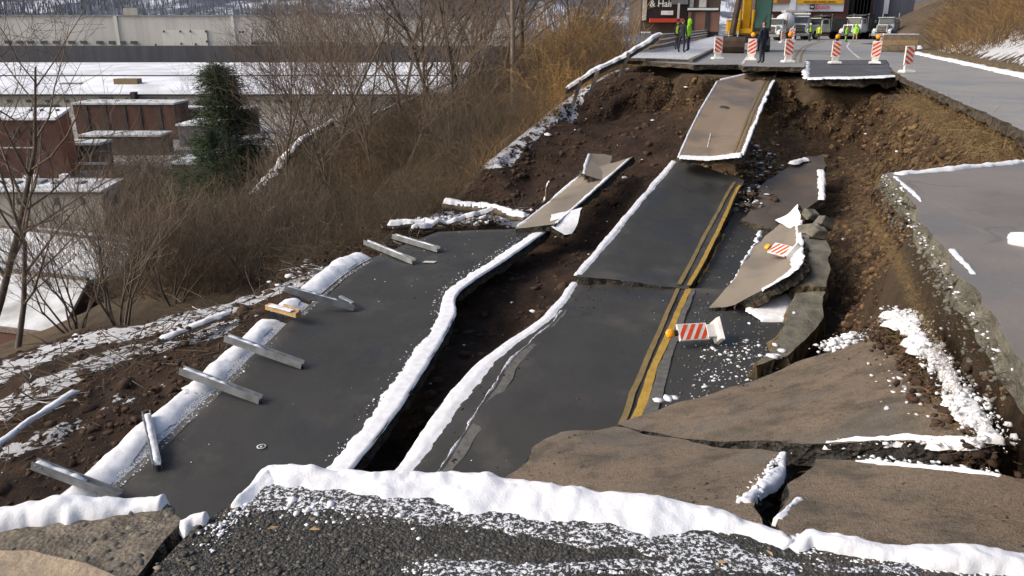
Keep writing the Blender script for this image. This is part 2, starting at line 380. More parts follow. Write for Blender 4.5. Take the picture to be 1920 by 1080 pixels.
t = NT("far_trunk"); t.out((.16, .17, .20), .95)  # pale blue carries the haze over the far trunks
t = NT("leaf_litter"); t.out(t.mix(t.ramp(t.noise(40, 2), .3, .7), (.35, .20, .08), (.45, .33, .18)), .9)
# ------------------------------------------------------------------ terrain
def x_edge(Y):      # left edge of the standing road beyond the slide, and the line it would have followed
    return np.interp(Y, [-60, 0, 3, 12, 20, 28, 38, 60, 140, 300, 900], [-6, -6.5, -7.2, -7.8, -5.6, -1.8, 5.2, 11, 33, 90, 300])
def x_hill(Y):      # right edge of the road, foot of the right hill
    return np.interp(Y, [-60, 0, 12, 22, 31, 56, 95, 140, 300, 900], [7, 8, 12.0, 16.0, 20, 28, 47, 75, 190, 600])
def dens(P, step=.8):
    P = [np.asarray(p, float) for p in P]; o = []
    for a, b in zip(P[:-1], P[1:]):
        n = max(1, int(np.linalg.norm((b - a)[:2]) / step))
        for i in range(n): o.append(a + (b - a) * i / n)
    o.append(P[-1]); return o
def off(P, dx, dy, z): return [np.array((p[0] + dx, p[1] + dy, z if not callable(z) else z(p))) for p in P]
TP = []
# ground carrying the near road
for x in (-1.9, -.5, 1.0, 2.5, 4.5, 8, 12):
    for y in (-30, -8, -3, 0, 1.6): TP.append((x, y, -.45))
near_lip = [(-2.6, 2.55, -.6), (-1.6, 2.55, -.5), (-.95, 2.45, -.45), (0, 2.35, -.45), (.9, 2.1, -.45), (1.7, 1.95, -.45), (2.6, 2.4, -.45), (3.0, 3.4, -.45)]
TP += dens(near_lip, .4)
TP += dens([(-2.6, 3.1, -3.4), (-1.0, 3.15, -3.2), (0, 3.1, -2.6), (.8, 2.9, -1.9), (1.6, 2.7, -1.2), (2.4, 3.0, -1.1)], .5)
TP += [(-3.2, 6, -7.0), (-1.2, 6.5, -7.2), (0.2, 7.6, -6.6), (-5.5, 6, -7.2), (-5, 3, -4.4), (-7, 0, -3.2), (-4.2, 1.5, -1.6), (-3.6, -4, -1.2), (-9, 8, -8.0)]
# under the brown blocks
TP += [(1.2, 3.3, -1.2), (2.2, 3.1, -1.0), (2.3, 3.8, -1.2), (.9, 4.2, -1.9), (.2, 5.0, -2.4), (.9, 5.8, -2.4), (2.0, 4.8, -1.6), (2.3, 6.4, -2.0), (2.7, 5.0, -1.6), (3.1, 6.6, -1.9), (3.8, 8.2, -2.4)]
TP += [(.1, 6.9, -5.4), (1.6, 8.0, -5.2), (3.2, 9.6, -5.0), (4.6, 10.4, -4.4)]
# right remaining piece of road
rc = [(4.62, 9.05, -.3), (4.12, 7.9, -.3), (3.33, 5.53, -.3), (2.74, 3.7, -.3)]
TP += dens(rc, .4); TP += dens([(4.62, 9.05, -.3), (5.5, 9.5, -.4), (6.6, 10.05, -.5), (9.5, 11.0, -.5)], .5)
TP += dens([(4.38, 9.3, -2.4), (3.97, 7.93, -2.2), (3.17, 5.55, -1.6), (2.58, 3.75, -1.1)], .25)
TP += dens([(4.4, 9.8, -2.9), (5.6, 10.4, -3.2), (6.9, 11.2, -3.0), (9.3, 11.9, -1.6)], .5)
TP += [(7, 5, -.4), (6, 8, -.4), (9, 8, -.4), (5, 3, -.4), (3.6, 4.0, -.35), (4.4, 6, -.35), (5.2, 8, -.35)]
# far and right rim of the slide
_pf = lambda x, y, dz=-.42: pf(x, y) + np.array((0, 0, dz))
right_rim = [(9.7, 11.5, -.5)] + [_pf(1925, 248) + np.array((.15, 0, 0)), _pf(1870, 221) + np.array((.15, 0, 0)), _pf(1790, 186) + np.array((.2, 0, 0)), _pf(1712, 152) + np.array((.2, .1, 0)), (15.6, 34.2, -1.1), (14.2, 35.0, -1.25), (12.7, 35.6, -1.25), (12.2, 35.4, -.6)] + [_pf(1508, 126), _pf(1395, 124), _pf(1300, 121), _pf(1230, 116), _pf(1168, 111)]
right_rim = [np.asarray(p, float) for p in right_rim]
TP += dens(right_rim, .7)
foot = [p + np.array(d) for p, d in zip(right_rim, [(-.6, .6, -2.0), (-.55, .5, -2.8), (-.75, .3, -3.2), (-1.0, .1, -3.4), (-1.1, -.4, -3.0), (-.6, -1.0, -1.9), (-.3, -1.1, -1.8), (0, -1.1, -1.7), (-.2, -1.1, -1.9), (-.4, -1.1, -1.8), (-.2, -1.1, -1.6), (.2, -1.1, -1.5), (.6, -1.1, -1.5), (.9, -1.0, -1.4)])]
TP += dens(foot, .7)
TP += [(7.0, 14.0, -4.9), (7.3, 16.5, -5.3), (8.3, 19, -5.2), (9.2, 22.4, -5.0), (10.0, 25, -4.6), (11.0, 28, -4.1), (12.4, 30.6, -3.7), (9.0, 29.5, -3.8), (7.6, 31.5, -3.3),
       (6.0, 29.0, -4.0), (4.7, 27.0, -4.9), (3.4, 24.5, -5.5), (2.4, 27.6, -5.6), (4.4, 31.0, -4.0), (5.4, 33.8, -2.8), (2.8, 31.4, -4.1), (0.8, 28.2, -5.6),
       (1.5, 22.6, -5.7), (1.0, 20.6, -5.9), (.1, 18.4, -6.2), (-.9, 16.2, -6.5), (-1.9, 14.2, -6.9), (-.2, 20.6, -6.5), (-2.4, 15.4, -7.4), (-3.0, 12, -7.7), (-3.6, 10, -8.0), (0, 12, -7.0), (2, 15, -6.4), (4, 18, -5.9), (5.5, 22, -5.4), (6.8, 25.6, -4.8),
       (4, 12, -5.9), (5.6, 14.6, -5.7), (-5, 12, -7.3), (-4.6, 15, -6.9), (-3.8, 19, -6.4), (-2.4, 23, -6.1), (-.6, 25.6, -5.9), (-6.2, 10, -7.6)]
# outer ridge of the slide
ridge = [pz(1168, 118, -.5), pz(1110, 155, -1.2), pz(1050, 195, -1.9), pz(990, 245, -2.7), pz(930, 292, -3.4), pz(860, 372, -4.9), pz(740, 440, -5.5), pz(640, 480, -5.9), pz(590, 505, -6.1), pz(420, 565, -6.9), pz(250, 600, -7.5), pz(150, 610, -8.0), pz(0, 660, -8.2)]
TP += dens(ridge, 1.2)
TP += [tuple(p + np.array(d)) for p, d in zip(ridge, [(-1.5, 2, -1.2), (-2, 2, -1.4), (-2, 2, -1.6), (-2.2, 2, -1.8), (-2.4, 2, -2.0), (-2, 2.4, -2), (-1.6, 2.4, -1.9), (-1.6, 2.4, -1.8), (-1.6, 2.6, -1.7), (-2, 2.6, -1.5), (-2, 2.8, -1.5), (-2.5, 3, -1.5), (-3, 3, -1.6)])]
TP += [tuple(pz(*q)) for q in ((0, 700, -7.4), (0, 830, -7.3), (0, 910, -7.1), (150, 700, -7.0), (300, 640, -6.8), (420, 600, -6.4), (200, 800, -6.9), (330, 720, -6.5), (420, 650, -6.3), (100, 900, -7.0), (540, 550, -6.0), (640, 500, -5.75), (760, 435, -5.35), (880, 415, -5.4), (960, 400, -5.0), (-200, 760, -8.2), (-200, 900, -8.2), (1000, 330, -4.2), (1060, 240, -3.0), (1120, 190, -2.2), (1150, 260, -3.0), (830, 425, -5.3))]
# hillside to the left, falling to the valley floor
for Y in (44, 50, 58, 70, 85, 105, 135, 180, 260, 420, 800, 1600):
    for d in (1.0, 5, 11, 18, 27, 38, 52, 62, 75, 110, 180, 320, 600, 1200):
        z = (-.35 - (.44 if Y < 75 else .38) * d) if d < 75 else -20
        TP.append((float(x_edge(Y)) - d, Y, max(z, -20.0)))
for Y, ds in ((32, (26, 36, 50, 70, 120, 250, 600)), (24, (18, 26, 36, 55, 80, 130, 260, 600)), (14, (11, 18, 28, 45, 70, 120, 250, 600)), (4, (6, 12, 22, 40, 70, 150, 600)), (-10, (4, 12, 30, 70, 200, 600)), (-60, (4, 12, 30, 70, 200, 600))):
    for d in ds: TP.append((float(x_edge(Y)) - d, Y, max(-1.5 - .42 * d, -20) if Y > -5 else max(-.4 - .4 * d, -20)))
# road bed beyond the slide and the hill on the right
for Y in (40, 46, 56, 70, 95, 140, 220, 300, 420):
    xe, xh = float(x_edge(Y)), float(x_hill(Y))
    for k in (.05, .5, .97): x = xe + (xh - xe) * k; TP.append((x, Y, zfar(x) - .42))
for Y in (-60, -20, 0, 12, 22, 31, 44, 56, 75, 95, 140, 220, 300, 420, 900):
    xh = float(x_hill(Y))
    for d, z in ((.3, -.4), (1.0, .25), (2.6, 1.0), (5, 2.6), (10, 6.6), (18, 12.5), (30, 20), (60, 34), (140, 60), (500, 90)): TP.append((xh + d, Y, z))
for Y in (24, 31, 37):
    TP.append((float(x_hill(Y)) - .4, Y, -.8))
for q in ((17.5, 30, -.8), (14, 22, -.7), (11.8, 16, -.6), (18, 36, -.85), (15, 38, -.8), (11, 38, -.6), (8, 40, -.5), (13, 37, -.85)): TP.append(q)

TP = np.array([tuple(p) for p in TP], float)
_, keep = np.unique(np.round(TP[:, :2], 2), axis=0, return_index=True); TP = TP[np.sort(keep)]
r = geometry.delaunay_2d_cdt([Vector(p[:2]) for p in TP], [], [], 0, 1e-5)
tv = np.array([tuple(v) for v in r[0]]); orig = [o[0] for o in r[3]]; tz = TP[orig, 2]; tri = np.array(r[2])
def grow(a, b, st=.16, g=1.075):
    o = [a]; s_ = st
    sgn = 1 if b > a else -1
    while (b - o[-1]) * sgn > 0: s_ = min(s_ * g, 40); o.append(o[-1] + sgn * s_)
    return o[1:]
gx = np.array(grow(-17, -900)[::-1] + list(np.arange(-17, 19.01, .16)) + grow(19, 480))
gy = np.array(grow(1.4, -55)[::-1] + list(np.arange(1.4, 41.01, .16)) + grow(41, 1500))
GX, GY = np.meshgrid(gx, gy); GZ = np.full(GX.shape, np.nan)
for t3 in tri:
    p = tv[t3]; z = tz[t3]; lo = p.min(0); hi = p.max(0)
    i0, i1 = np.searchsorted(gx, lo[0] - 1e-6), np.searchsorted(gx, hi[0] + 1e-6); j0, j1 = np.searchsorted(gy, lo[1] - 1e-6), np.searchsorted(gy, hi[1] + 1e-6)
    if i1 <= i0 or j1 <= j0: continue
    X = GX[j0:j1, i0:i1]; Y = GY[j0:j1, i0:i1]
    d = (p[1, 1] - p[2, 1]) * (p[0, 0] - p[2, 0]) + (p[2, 0] - p[1, 0]) * (p[0, 1] - p[2, 1])
    if abs(d) < 1e-9: continue
    a = ((p[1, 1] - p[2, 1]) * (X - p[2, 0]) + (p[2, 0] - p[1, 0]) * (Y - p[2, 1])) / d
    b = ((p[2, 1] - p[0, 1]) * (X - p[2, 0]) + (p[0, 0] - p[2, 0]) * (Y - p[2, 1])) / d
    c = 1 - a - b; m = (a >= -1e-6) & (b >= -1e-6) & (c >= -1e-6)
    Z = a * z[0] + b * z[1] + c * z[2]; sub = GZ[j0:j1, i0:i1]; sub[m] = Z[m]
GZ[np.isnan(GZ)] = -20.0
for _ in range(2):      # soften the facets
    Q = GZ.copy(); Q[1:-1, 1:-1] = (GZ[1:-1, 1:-1] * 2 + GZ[:-2, 1:-1] + GZ[2:, 1:-1] + GZ[1:-1, :-2] + GZ[1:-1, 2:]) / 6; GZ = Q
def poly_mask(P, X, Y):
    ins = np.zeros(X.shape, bool); n = len(P)
    for i in range(n):
        x0, y0 = P[i][:2]; x1, y1 = P[(i + 1) % n][:2]
        c = ((y0 > Y) != (y1 > Y)); ins ^= c & (X < (x1 - x0) * (Y - y0) / (y1 - y0 + 1e-12) + x0)
    return ins
slide = [(-14, 6), (-2.6, 2.7), (2.8, 2.2), (3.2, 5), (4.3, 9.2), (9.5, 11.5)] + [p[:2] for p in right_rim[1:]] + [tuple(p[:2]) for p in ridge]
IN = poly_mask(slide, GX, GY).astype(float)
for _ in range(3): IN[1:-1, 1:-1] = (IN[1:-1, 1:-1] + IN[:-2, 1:-1] + IN[2:, 1:-1] + IN[1:-1, :-2] + IN[1:-1, 2:]) / 5
P3 = np.stack([GX.ravel(), GY.ravel(), GZ.ravel()], 1)
gyy, gxx = np.gradient(GZ, gy, gx); NRM = np.stack([-gxx, -gyy, np.ones_like(GZ)], -1); NRM /= np.linalg.norm(NRM, axis=-1, keepdims=True)
STEEP = 1 - NRM[..., 2]
NRM = NRM.reshape(-1, 3)
amp = IN.ravel() * (.55 + .9 * sstep(.12, .4, STEEP.ravel()))
ridged = 1 - np.abs(fbm(P3 * np.array((1, 1, .28)), .85, 4, 5)) * 1.5
disp = amp * (.17 * fbm(P3, 1.7, 5, 1, .55) + .34 * ridged * sstep(.08, .3, STEEP.ravel()) - .17 + .09 * fbm(P3, .40, 3, 9, .65))
lefts = sstep(3, 9, x_edge(GY.ravel()) - GX.ravel()) * (1 - IN.ravel()); hl = sstep(1, 5, GX.ravel() - x_hill(GY.ravel()))
disp += (lefts + hl) * (.5 * fbm(P3, 7.0, 4, 3)) * (P3[:, 2] > -19)
P3 = P3 + NRM * disp[:, None]
HZ = P3[:, 2].reshape(GZ.shape)
def hz(x, y):
    x = np.atleast_1d(np.asarray(x, float)); y = np.atleast_1d(np.asarray(y, float))
    i = np.clip(np.searchsorted(gx, x) - 1, 0, len(gx) - 2); j = np.clip(np.searchsorted(gy, y) - 1, 0, len(gy) - 2)
    u = (x - gx[i]) / (gx[i + 1] - gx[i]); v = (y - gy[j]) / (gy[j + 1] - gy[j])
    return HZ[j, i] * (1 - u) * (1 - v) + HZ[j, i + 1] * u * (1 - v) + HZ[j + 1, i] * (1 - u) * v + HZ[j + 1, i + 1] * u * v
# attributes: snow cover, ochre cut faces, leaf litter
X, Y, Z = P3[:, 0], P3[:, 1], P3[:, 2]
litter = np.clip(1 - IN.ravel() * 1.0, 0, 1)
snow = np.full(X.shape, -.22)
def blob(pts, w, val):
    global snow
    for a, b in zip(pts[:-1], pts[1:]):
        a = np.array(a[:2]); b = np.array(b[:2]); d = b - a; tt = np.clip(((X - a[0]) * d[0] + (Y - a[1]) * d[1]) / (d @ d), 0, 1)
        q = np.hypot(X - a[0] - tt * d[0], Y - a[1] - tt * d[1]); snow = np.maximum(snow, val * (1 - sstep(w * .45, w, q)) - .22 * sstep(w * .45, w, q))
G = lambda px, py, z: pz(px, py, z)
blob([G(0, 690, -7.6), G(120, 640, -7.6), G(260, 615, -7.2), G(420, 575, -6.8), G(560, 520, -6.2)], 2.0, .62)
blob([G(0, 760, -7.4), G(130, 700, -7.1), G(250, 650, -6.9), G(400, 610, -6.5)], 1.3, .55)
blob([G(0, 840, -7.2), G(120, 800, -7.0)], .9, .52)
blob([G(200, 740, -6.7), G(330, 690, -6.4)], .7, .36)
blob([G(430, 560, -6.5), G(600, 505, -6.0)], .8, .6)
blob([G(735, 425, -5.4), G(860, 405, -5.3), G(960, 400, -5)], .9, .58)
blob([G(930, 292, -3.4), G(990, 245, -2.7), G(1050, 195, -1.9), G(1110, 155, -1.2), G(1165, 122, -.5)], .9, .55)
blob([G(1110, 165, -1.5), G(1000, 262, -3.1)], 1.0, .47)
blob([G(660, 470, -5.8), G(720, 445, -5.5)], .7, .35)
# right hand snow bank and drift along the hill foot, snow in the valley
hd = X - x_hill(Y)
snow = np.maximum(snow, np.where((hd > .2) & (Y > -5), .66 - .42 * sstep(1.6, 4.2, hd) - .25 * (hd < .9), -.22))
snow = np.maximum(snow, np.where(Z < -17.0, .44, -.22)); snow = np.maximum(snow, np.where((litter > .9) & (Z < -1) & (Z > -17), .06, -.22))
ochre = sstep(6, 9, X) * sstep(10, 12, Y) * IN.ravel() * (1 - .55 * sstep(27, 33, Y)) * (1 - .5 * sstep(-4.2, -5.2, Z) )
ochre = np.maximum(ochre, sstep(2.2, 2.9, X) * (Y < 12) * IN.ravel() * .85 * sstep(-2.9, -1.9, Z))
ny_, nx_ = GX.shape; idx = np.arange(nx_ * ny_).reshape(ny_, nx_)
quads = np.stack([idx[:-1, :-1], idx[:-1, 1:], idx[1:, 1:], idx[1:, :-1]], -1).reshape(-1, 4)
ground = mesh_np("ground", P3, [quads], "ground_mix", None, True, None, {"snow": snow, "ochre": ochre, "litter": litter})
tag(ground, "torn brown hillside soil with patches of snow falling to the valley", None, None, "structure")

# ------------------------------------------------------------------ slabs
def polyres(P, step):
    P = np.asarray(P, float); L = np.r_[0, np.cumsum(np.linalg.norm(np.diff(P, axis=0), axis=1))]
    n = max(2, int(L[-1] / step)); s_ = np.linspace(0, L[-1], n + 1); return np.stack([np.interp(s_, L, P[:, k]) for k in range(3)], 1), s_
class Rows:
    """surface through rows of control points: u along a row, v from row to row"""
    def __init__(s, rows, smooth=True):
        s.R = np.array([[tuple(p) for p in r] for r in rows], float); s.nv, s.nu = s.R.shape[:2]; s.smooth = smooth
        c = s.R.mean(1); s.Lv = np.r_[0, np.cumsum(np.linalg.norm(np.diff(c, axis=0), axis=1))]; s.len = s.Lv[-1]; s.wid = np.linalg.norm(s.R[:, -1] - s.R[:, 0], axis=1).mean()
        s.Lv = s.Lv / s.len; s.Lu = np.linspace(0, 1, s.nu)
    def _cr(s, A, L, t):
        """A (k,...,3) sampled at L; catmull-rom with linear extrapolation"""
        t = np.asarray(t); i = np.clip(np.searchsorted(L, t, 'right') - 1, 0, len(L) - 2); f = (t - L[i]) / (L[i + 1] - L[i])
        return i, f
    def at(s, u, v):
        u = np.asarray(u, float); v = np.asarray(v, float)
        i, f = s._cr(None, s.Lv, v); j, g = s._cr(None, s.Lu, u)
        def row(k):
            k = np.clip(k, 0, s.nv - 1)
            return s.R[k, j] * (1 - g)[..., None] + s.R[k, j + 1] * g[..., None]
        A, B = row(i), row(i + 1)
        if not s.smooth or s.nv < 3: return A * (1 - f)[..., None] + B * f[..., None]
        h = (s.Lv[i + 1] - s.Lv[i])[..., None]
        def tan(k):
            k0 = np.clip(k - 1, 0, s.nv - 1); k1 = np.clip(k + 1, 0, s.nv - 1)
            return (row(k1) - row(k0)) / np.maximum(s.Lv[k1] - s.Lv[k0], 1e-6)[..., None]
        fc = np.clip(f, 0, 1)[..., None]; T0, T1 = tan(i) * h, tan(i + 1) * h
        r_ = (2 * fc**3 - 3 * fc**2 + 1) * A + (fc**3 - 2 * fc**2 + fc) * T0 + (-2 * fc**3 + 3 * fc**2) * B + (fc**3 - fc**2) * T1
        ex = f[..., None] - fc; return r_ + ex * np.where(ex > 0, T1, T0)
    def nrm(s, u, v):
        e = .004; a = s.at(u + e, v) - s.at(u - e, v); b = s.at(u, v + e) - s.at(u, v - e); n = np.cross(a, b); n /= np.linalg.norm(n, axis=-1, keepdims=True)
        return n * np.sign(n[..., 2:3] + 1e-9)
def slab_mesh(name, rs, top, side, thick, parent=None, step=.16, jag=.10, seed=0, rough=.02, ends=1.0):
    nu = max(6, int(rs.wid / step)); nv = max(6, int(rs.len / step))
    U, V_ = np.meshgrid(np.linspace(0, 1, nu + 1), np.linspace(0, 1, nv + 1))
    vv = np.linspace(0, 1, nv + 1) * rs.len; uu = np.linspace(0, 1, nu + 1) * rs.wid; ju, jv = jag / rs.wid, jag * ends / rs.len
    a0 = n1(vv, .7, 4, seed + 1) * ju; a1 = n1(vv, .7, 4, seed + 2) * ju; b0 = n1(uu, .6, 4, seed + 3) * jv; b1 = n1(uu, .6, 4, seed + 4) * jv
    Ue = U + a0[:, None] * (1 - U)**6 + a1[:, None] * U**6; Ve = V_ + b0[None] * (1 - V_)**6 + b1[None] * V_**6
    T = rs.at(Ue, Ve); N = rs.nrm(Ue, Ve); n = T.shape[0] * T.shape[1]; T = T.reshape(-1, 3); N = N.reshape(-1, 3)
    T = T + N * (fbm(T, 1.4, 3, seed) * rough)[:, None]
    th = thick * (1 + .35 * fbm(T, .5, 3, seed + 8)); B = T - N * th[:, None] + .05 * thick * RND.normal(size=T.shape)
    inset = np.zeros_like(T)
    idx = np.arange(n).reshape(nv + 1, nu + 1)
    q = np.stack([idx[:-1, :-1], idx[:-1, 1:], idx[1:, 1:], idx[1:, :-1]], -1).reshape(-1, 4)
    ring = np.r_[idx[0, :-1], idx[:-1, -1], idx[-1, :0:-1], idx[:0:-1, 0]]; nr = len(ring)
    mid = (T[ring] * .5 + B[ring] * .5) + .12 * thick * RND.normal(size=(nr, 3))
    VV = np.concatenate([T, B, mid, T[ring]]); r2 = np.roll(ring, -1); mi = 2 * n + np.arange(nr); m2 = np.roll(mi, -1); tc = mi + nr; tc2 = np.roll(tc, -1)
    s1 = np.stack([tc, mi, m2, tc2], -1); s2 = np.stack([mi, ring + n, r2 + n, m2], -1)
    eg = (np.minimum(np.minimum(U, 1 - U) * rs.wid, np.minimum(V_, 1 - V_) * rs.len)).ravel(); eg = np.r_[eg, eg, np.zeros(2 * nr)]
    F = np.concatenate([q, q[:, ::-1] + n, s1, s2]); mi_ = np.r_[np.zeros(len(q)), np.ones(len(q)), np.full(len(s1), 2), np.ones(len(s2))]
    o = mesh_np(name, VV, [F], [top, side, "asphalt_edge" if side == "broken_edge" else side], parent, np.r_[np.ones(len(q), bool), np.zeros(len(F) - len(q), bool)], mi_, {"edge": eg})
    return o
def strip(name, rs, u0, u1, v0, v1, mat, parent, h=.004, mound=0.0, jag=.0, step=.1, nu=4, seed=0, gap=None, tagk=None):
    """a band lying on a Rows surface; u0,u1 callables or numbers; mound = snow height"""
    step = min(step, .055) if mound else step; n = max(4, int(rs.len * (v1 - v0) / step)); v = np.linspace(v0, v1, n + 1); d = v * rs.len
    a = (u0(v) if callable(u0) else np.full(n + 1, u0)) + (n1(d, .5, 5, seed + 21) + .5 * n1(d, .1, 2, seed + 23)) * jag * .8 / rs.wid
    b = (u1(v) if callable(u1) else np.full(n + 1, u1)) + n1(d, .30, 4, seed + 22) * jag / rs.wid * (.6 if mound else 1)
    if mound: nu = max(nu, 12); step = step
    K = nu + 1; w = np.linspace(0, 1, K); U = a[:, None] + (b - a)[:, None] * w[None]; V_ = np.repeat(v[:, None], K, 1)
    T = rs.at(U, V_); N = rs.nrm(U, V_)
    H = np.full((n + 1, K), h)
    if mound:
        lo_e, hi_e = (np.mean(a) <= .005), (np.mean(b) >= .995)
        fl_ = np.minimum(1 if lo_e else np.clip(w / .45, 0, 1), 1 if hi_e else np.clip((1 - w) / .45, 0, 1)); pts_ = T.reshape(-1, 3)
        nz = (fbm(pts_, .20, 4, seed + 5, .6) * .40 + fbm(pts_, .07, 2, seed + 6) * .16).reshape(H.shape)
        H = mound * np.clip((fl_[None] - .38) * 1.3 + nz * (.75 - .35 * fl_[None]), -.6, .85); edge_drop = np.zeros(K)
        if lo_e: edge_drop[0] = -.05
        if hi_e: edge_drop[-1] = -.05
        H = H + edge_drop[None]; H[0] = -.03; H[-1] = -.03
    T = T + N * H[..., None]; idx = np.arange(T.shape[0] * K).reshape(-1, K)
    q = np.stack([idx[:-1, :-1], idx[:-1, 1:], idx[1:, 1:], idx[1:, :-1]], -1).reshape(-1, 4)
    return mesh_np(name, T.reshape(-1, 3), [q], mat, parent, True)
def idw(C, X, Y, p=3.0):
    C = np.asarray(C, float); A_ = np.c_[C[:, :2], np.ones(len(C))]; cf = np.linalg.lstsq(A_, C[:, 2], rcond=None)[0]; res = C[:, 2] - A_ @ cf; d = (X[:, None] - C[None, :, 0])**2 + (Y[:, None] - C[None, :, 1])**2 + 1e-4; w = (d + .02)**(-p / 2)
    return (w * res[None]).sum(1) / w.sum(1) + X * cf[0] + Y * cf[1] + cf[2]
def poly_slab(name, outline, top, side, thick, parent=None, step=.12, jag=.05, extra=(), seed=0, rough=.02, zf=None, rstep=None, smooth_side=False, sidemul=None):
    P = [np.asarray(p, float) for p in outline]; C = P + [np.asarray(p, float) for p in extra]
    ring = []; rstep = rstep or step
    for a, b in zip(P, P[1:] + P[:1]):
        n = max(1, int(np.linalg.norm((b - a)[:2]) / rstep)); ring += [a + (b - a) * i / n for i in range(n)]
    ring = np.array(ring); nr = len(ring); tang = np.roll(ring, -1, 0) - np.roll(ring, 1, 0); nn = np.stack([-tang[:, 1], tang[:, 0]], 1); nn /= np.linalg.norm(nn, axis=1, keepdims=True) + 1e-9
    ring[:, :2] += nn * (fbm(ring * np.array((1, 1, 0)) + seed, .5, 4, seed) * jag)[:, None]
    lo, hi = ring[:, :2].min(0), ring[:, :2].max(0); gx_, gy_ = np.meshgrid(np.arange(lo[0], hi[0], step), np.arange(lo[1], hi[1], step)); gx_ = gx_.ravel() + RND.uniform(-.2, .2, gx_.size) * step; gy_ = gy_.ravel() + RND.uniform(-.2, .2, gy_.size) * step
    ins = poly_mask(ring, gx_, gy_); gx_, gy_ = gx_[ins], gy_[ins]
    dmin = np.full(len(gx_), 9e9)
    for k in range(0, nr, 64): dmin = np.minimum(dmin, (np.hypot(gx_[:, None] - ring[None, k:k + 64, 0], gy_[:, None] - ring[None, k:k + 64, 1])).min(1))
    ok = dmin > .45 * min(step, rstep); pts = [Vector(p[:2]) for p in ring] + [Vector((a, b)) for a, b in zip(gx_[ok], gy_[ok])]
    rr = geometry.delaunay_2d_cdt(pts, [(i, (i + 1) % nr) for i in range(nr)], [], 1, 1e-6)
    V2 = np.array([tuple(v) for v in rr[0]]); F = np.array([f for f in rr[2] if len(f) == 3])
    z = zf(V2[:, 0], V2[:, 1]) if zf else idw(C, V2[:, 0], V2[:, 1]); T = np.c_[V2, z]
    if rough: T[:, 2] += fbm(T, 1.0, 3, seed) * rough + fbm(T, .22, 2, seed + 3) * rough * .35
    a = T[F[:, 1]] - T[F[:, 0]]; b = T[F[:, 2]] - T[F[:, 0]]; fl = np.cross(a, b)[:, 2] < 0; F[fl] = F[fl][:, ::-1]
    ed = {}
    for f in F:
        for i in range(3): ed[(f[i], f[(i + 1) % 3])] = 1
    bd = [(i, j) for (i, j) in ed if (j, i) not in ed]
    n = len(T); B = T.copy(); B[:, 2] -= thick * (1 + .25 * fbm(T, .6, 3, seed + 5))
    bi = sorted({i for e in bd for i in e}); L = 6 if thick > .35 else 3; extraV = []; mp = {}
    for lv in range(1, L):
        for i in bi:
            f = lv / L; p = T[i] * (1 - f) + B[i] * f; p[:2] += RND.normal(size=2) * .10 * min(thick, .5) ; mp[(i, lv)] = 2 * n + len(extraV); extraV.append(p)
    for i in bi: mp[(i, 0)] = 2 * n + len(extraV); extraV.append(T[i].copy()); mp[(i, L)] = i + n
    sd_ = [(mp[(i, lv + 1)], mp[(j, lv + 1)], mp[(j, lv)], mp[(i, lv)]) for (i, j) in bd for lv in range(L)]
    mi_ = np.r_[np.zeros(len(F)), np.ones(len(F) + len(sd_))]
    # ring order for snow along the edge
    return mesh_np(name, np.concatenate([T, B, np.array(extraV)]), [F, F[:, ::-1] + n, np.array(sd_)], [top, side], parent, np.r_[np.ones(len(F), bool), np.zeros(len(F) + len(sd_), bool)], mi_)
def snow_ridge(name, pts, wl, wr, h, parent=None, mat="snow", seed=0, step=.06, k=7, jag=.35, soft=False):
    """a lumpy bank of snow along a 3D line; wl/wr half widths (numbers or per-point lists), h height"""
    P, s_ = polyres(pts, step); n = len(P)
    it = lambda w: np.interp(np.linspace(0, 1, n), np.linspace(0, 1, len(w)), w) if np.ndim(w) else np.full(n, float(w))
    wl, wr, h = it(wl), it(wr), it(h); t_ = np.gradient(P, axis=0); t_[:, 2] = 0; t_ /= np.linalg.norm(t_, axis=1, keepdims=True); nx = np.stack([-t_[:, 1], t_[:, 0], np.zeros(n)], 1)
    wl = wl * (1 + jag * n1(s_, .28, 4, seed + 1)); wr = wr * (1 + jag * (n1(s_, .28, 5, seed + 2) + .5 * n1(s_, .04, 3, seed + 7))); w = np.linspace(-1, 1, 2 * k + 1)
    offs = np.where(w[None] < 0, -w[None] * wl[:, None], -w[None] * wr[:, None])
    T = P[:, None] + nx[:, None] * offs[..., None]; prof = np.where(w < 0, 1 - np.abs(w)**4, (1 - np.abs(w))**.8 if soft else 1 - np.abs(w)**2.6)
    Hh = h[:, None] * (prof[None] * 1.25 - .30) - .03 * (np.abs(w) > .99)[None]
    Hh = Hh + h[:, None] * .42 * fbm(T.reshape(-1, 3), np.clip(h.mean() * 4, .08, .5), 4, seed + 5).reshape(Hh.shape) * (prof[None] * .6 + .4); Hh = Hh + np.minimum(.006, h[:, None] * .25) * fbm(T.reshape(-1, 3), .045, 3, seed + 6).reshape(Hh.shape) * prof[None]; Hh[0] = -.03; Hh[-1] = -.03
    T = T.copy(); T[..., 2] += Hh; K = 2 * k + 1; idx = np.arange(n * K).reshape(n, K)
    q = np.stack([idx[:-1, :-1], idx[:-1, 1:], idx[1:, 1:], idx[1:, :-1]], -1).reshape(-1, 4)
    return mesh_np(name, T.reshape(-1, 3), [q], mat, parent, True)
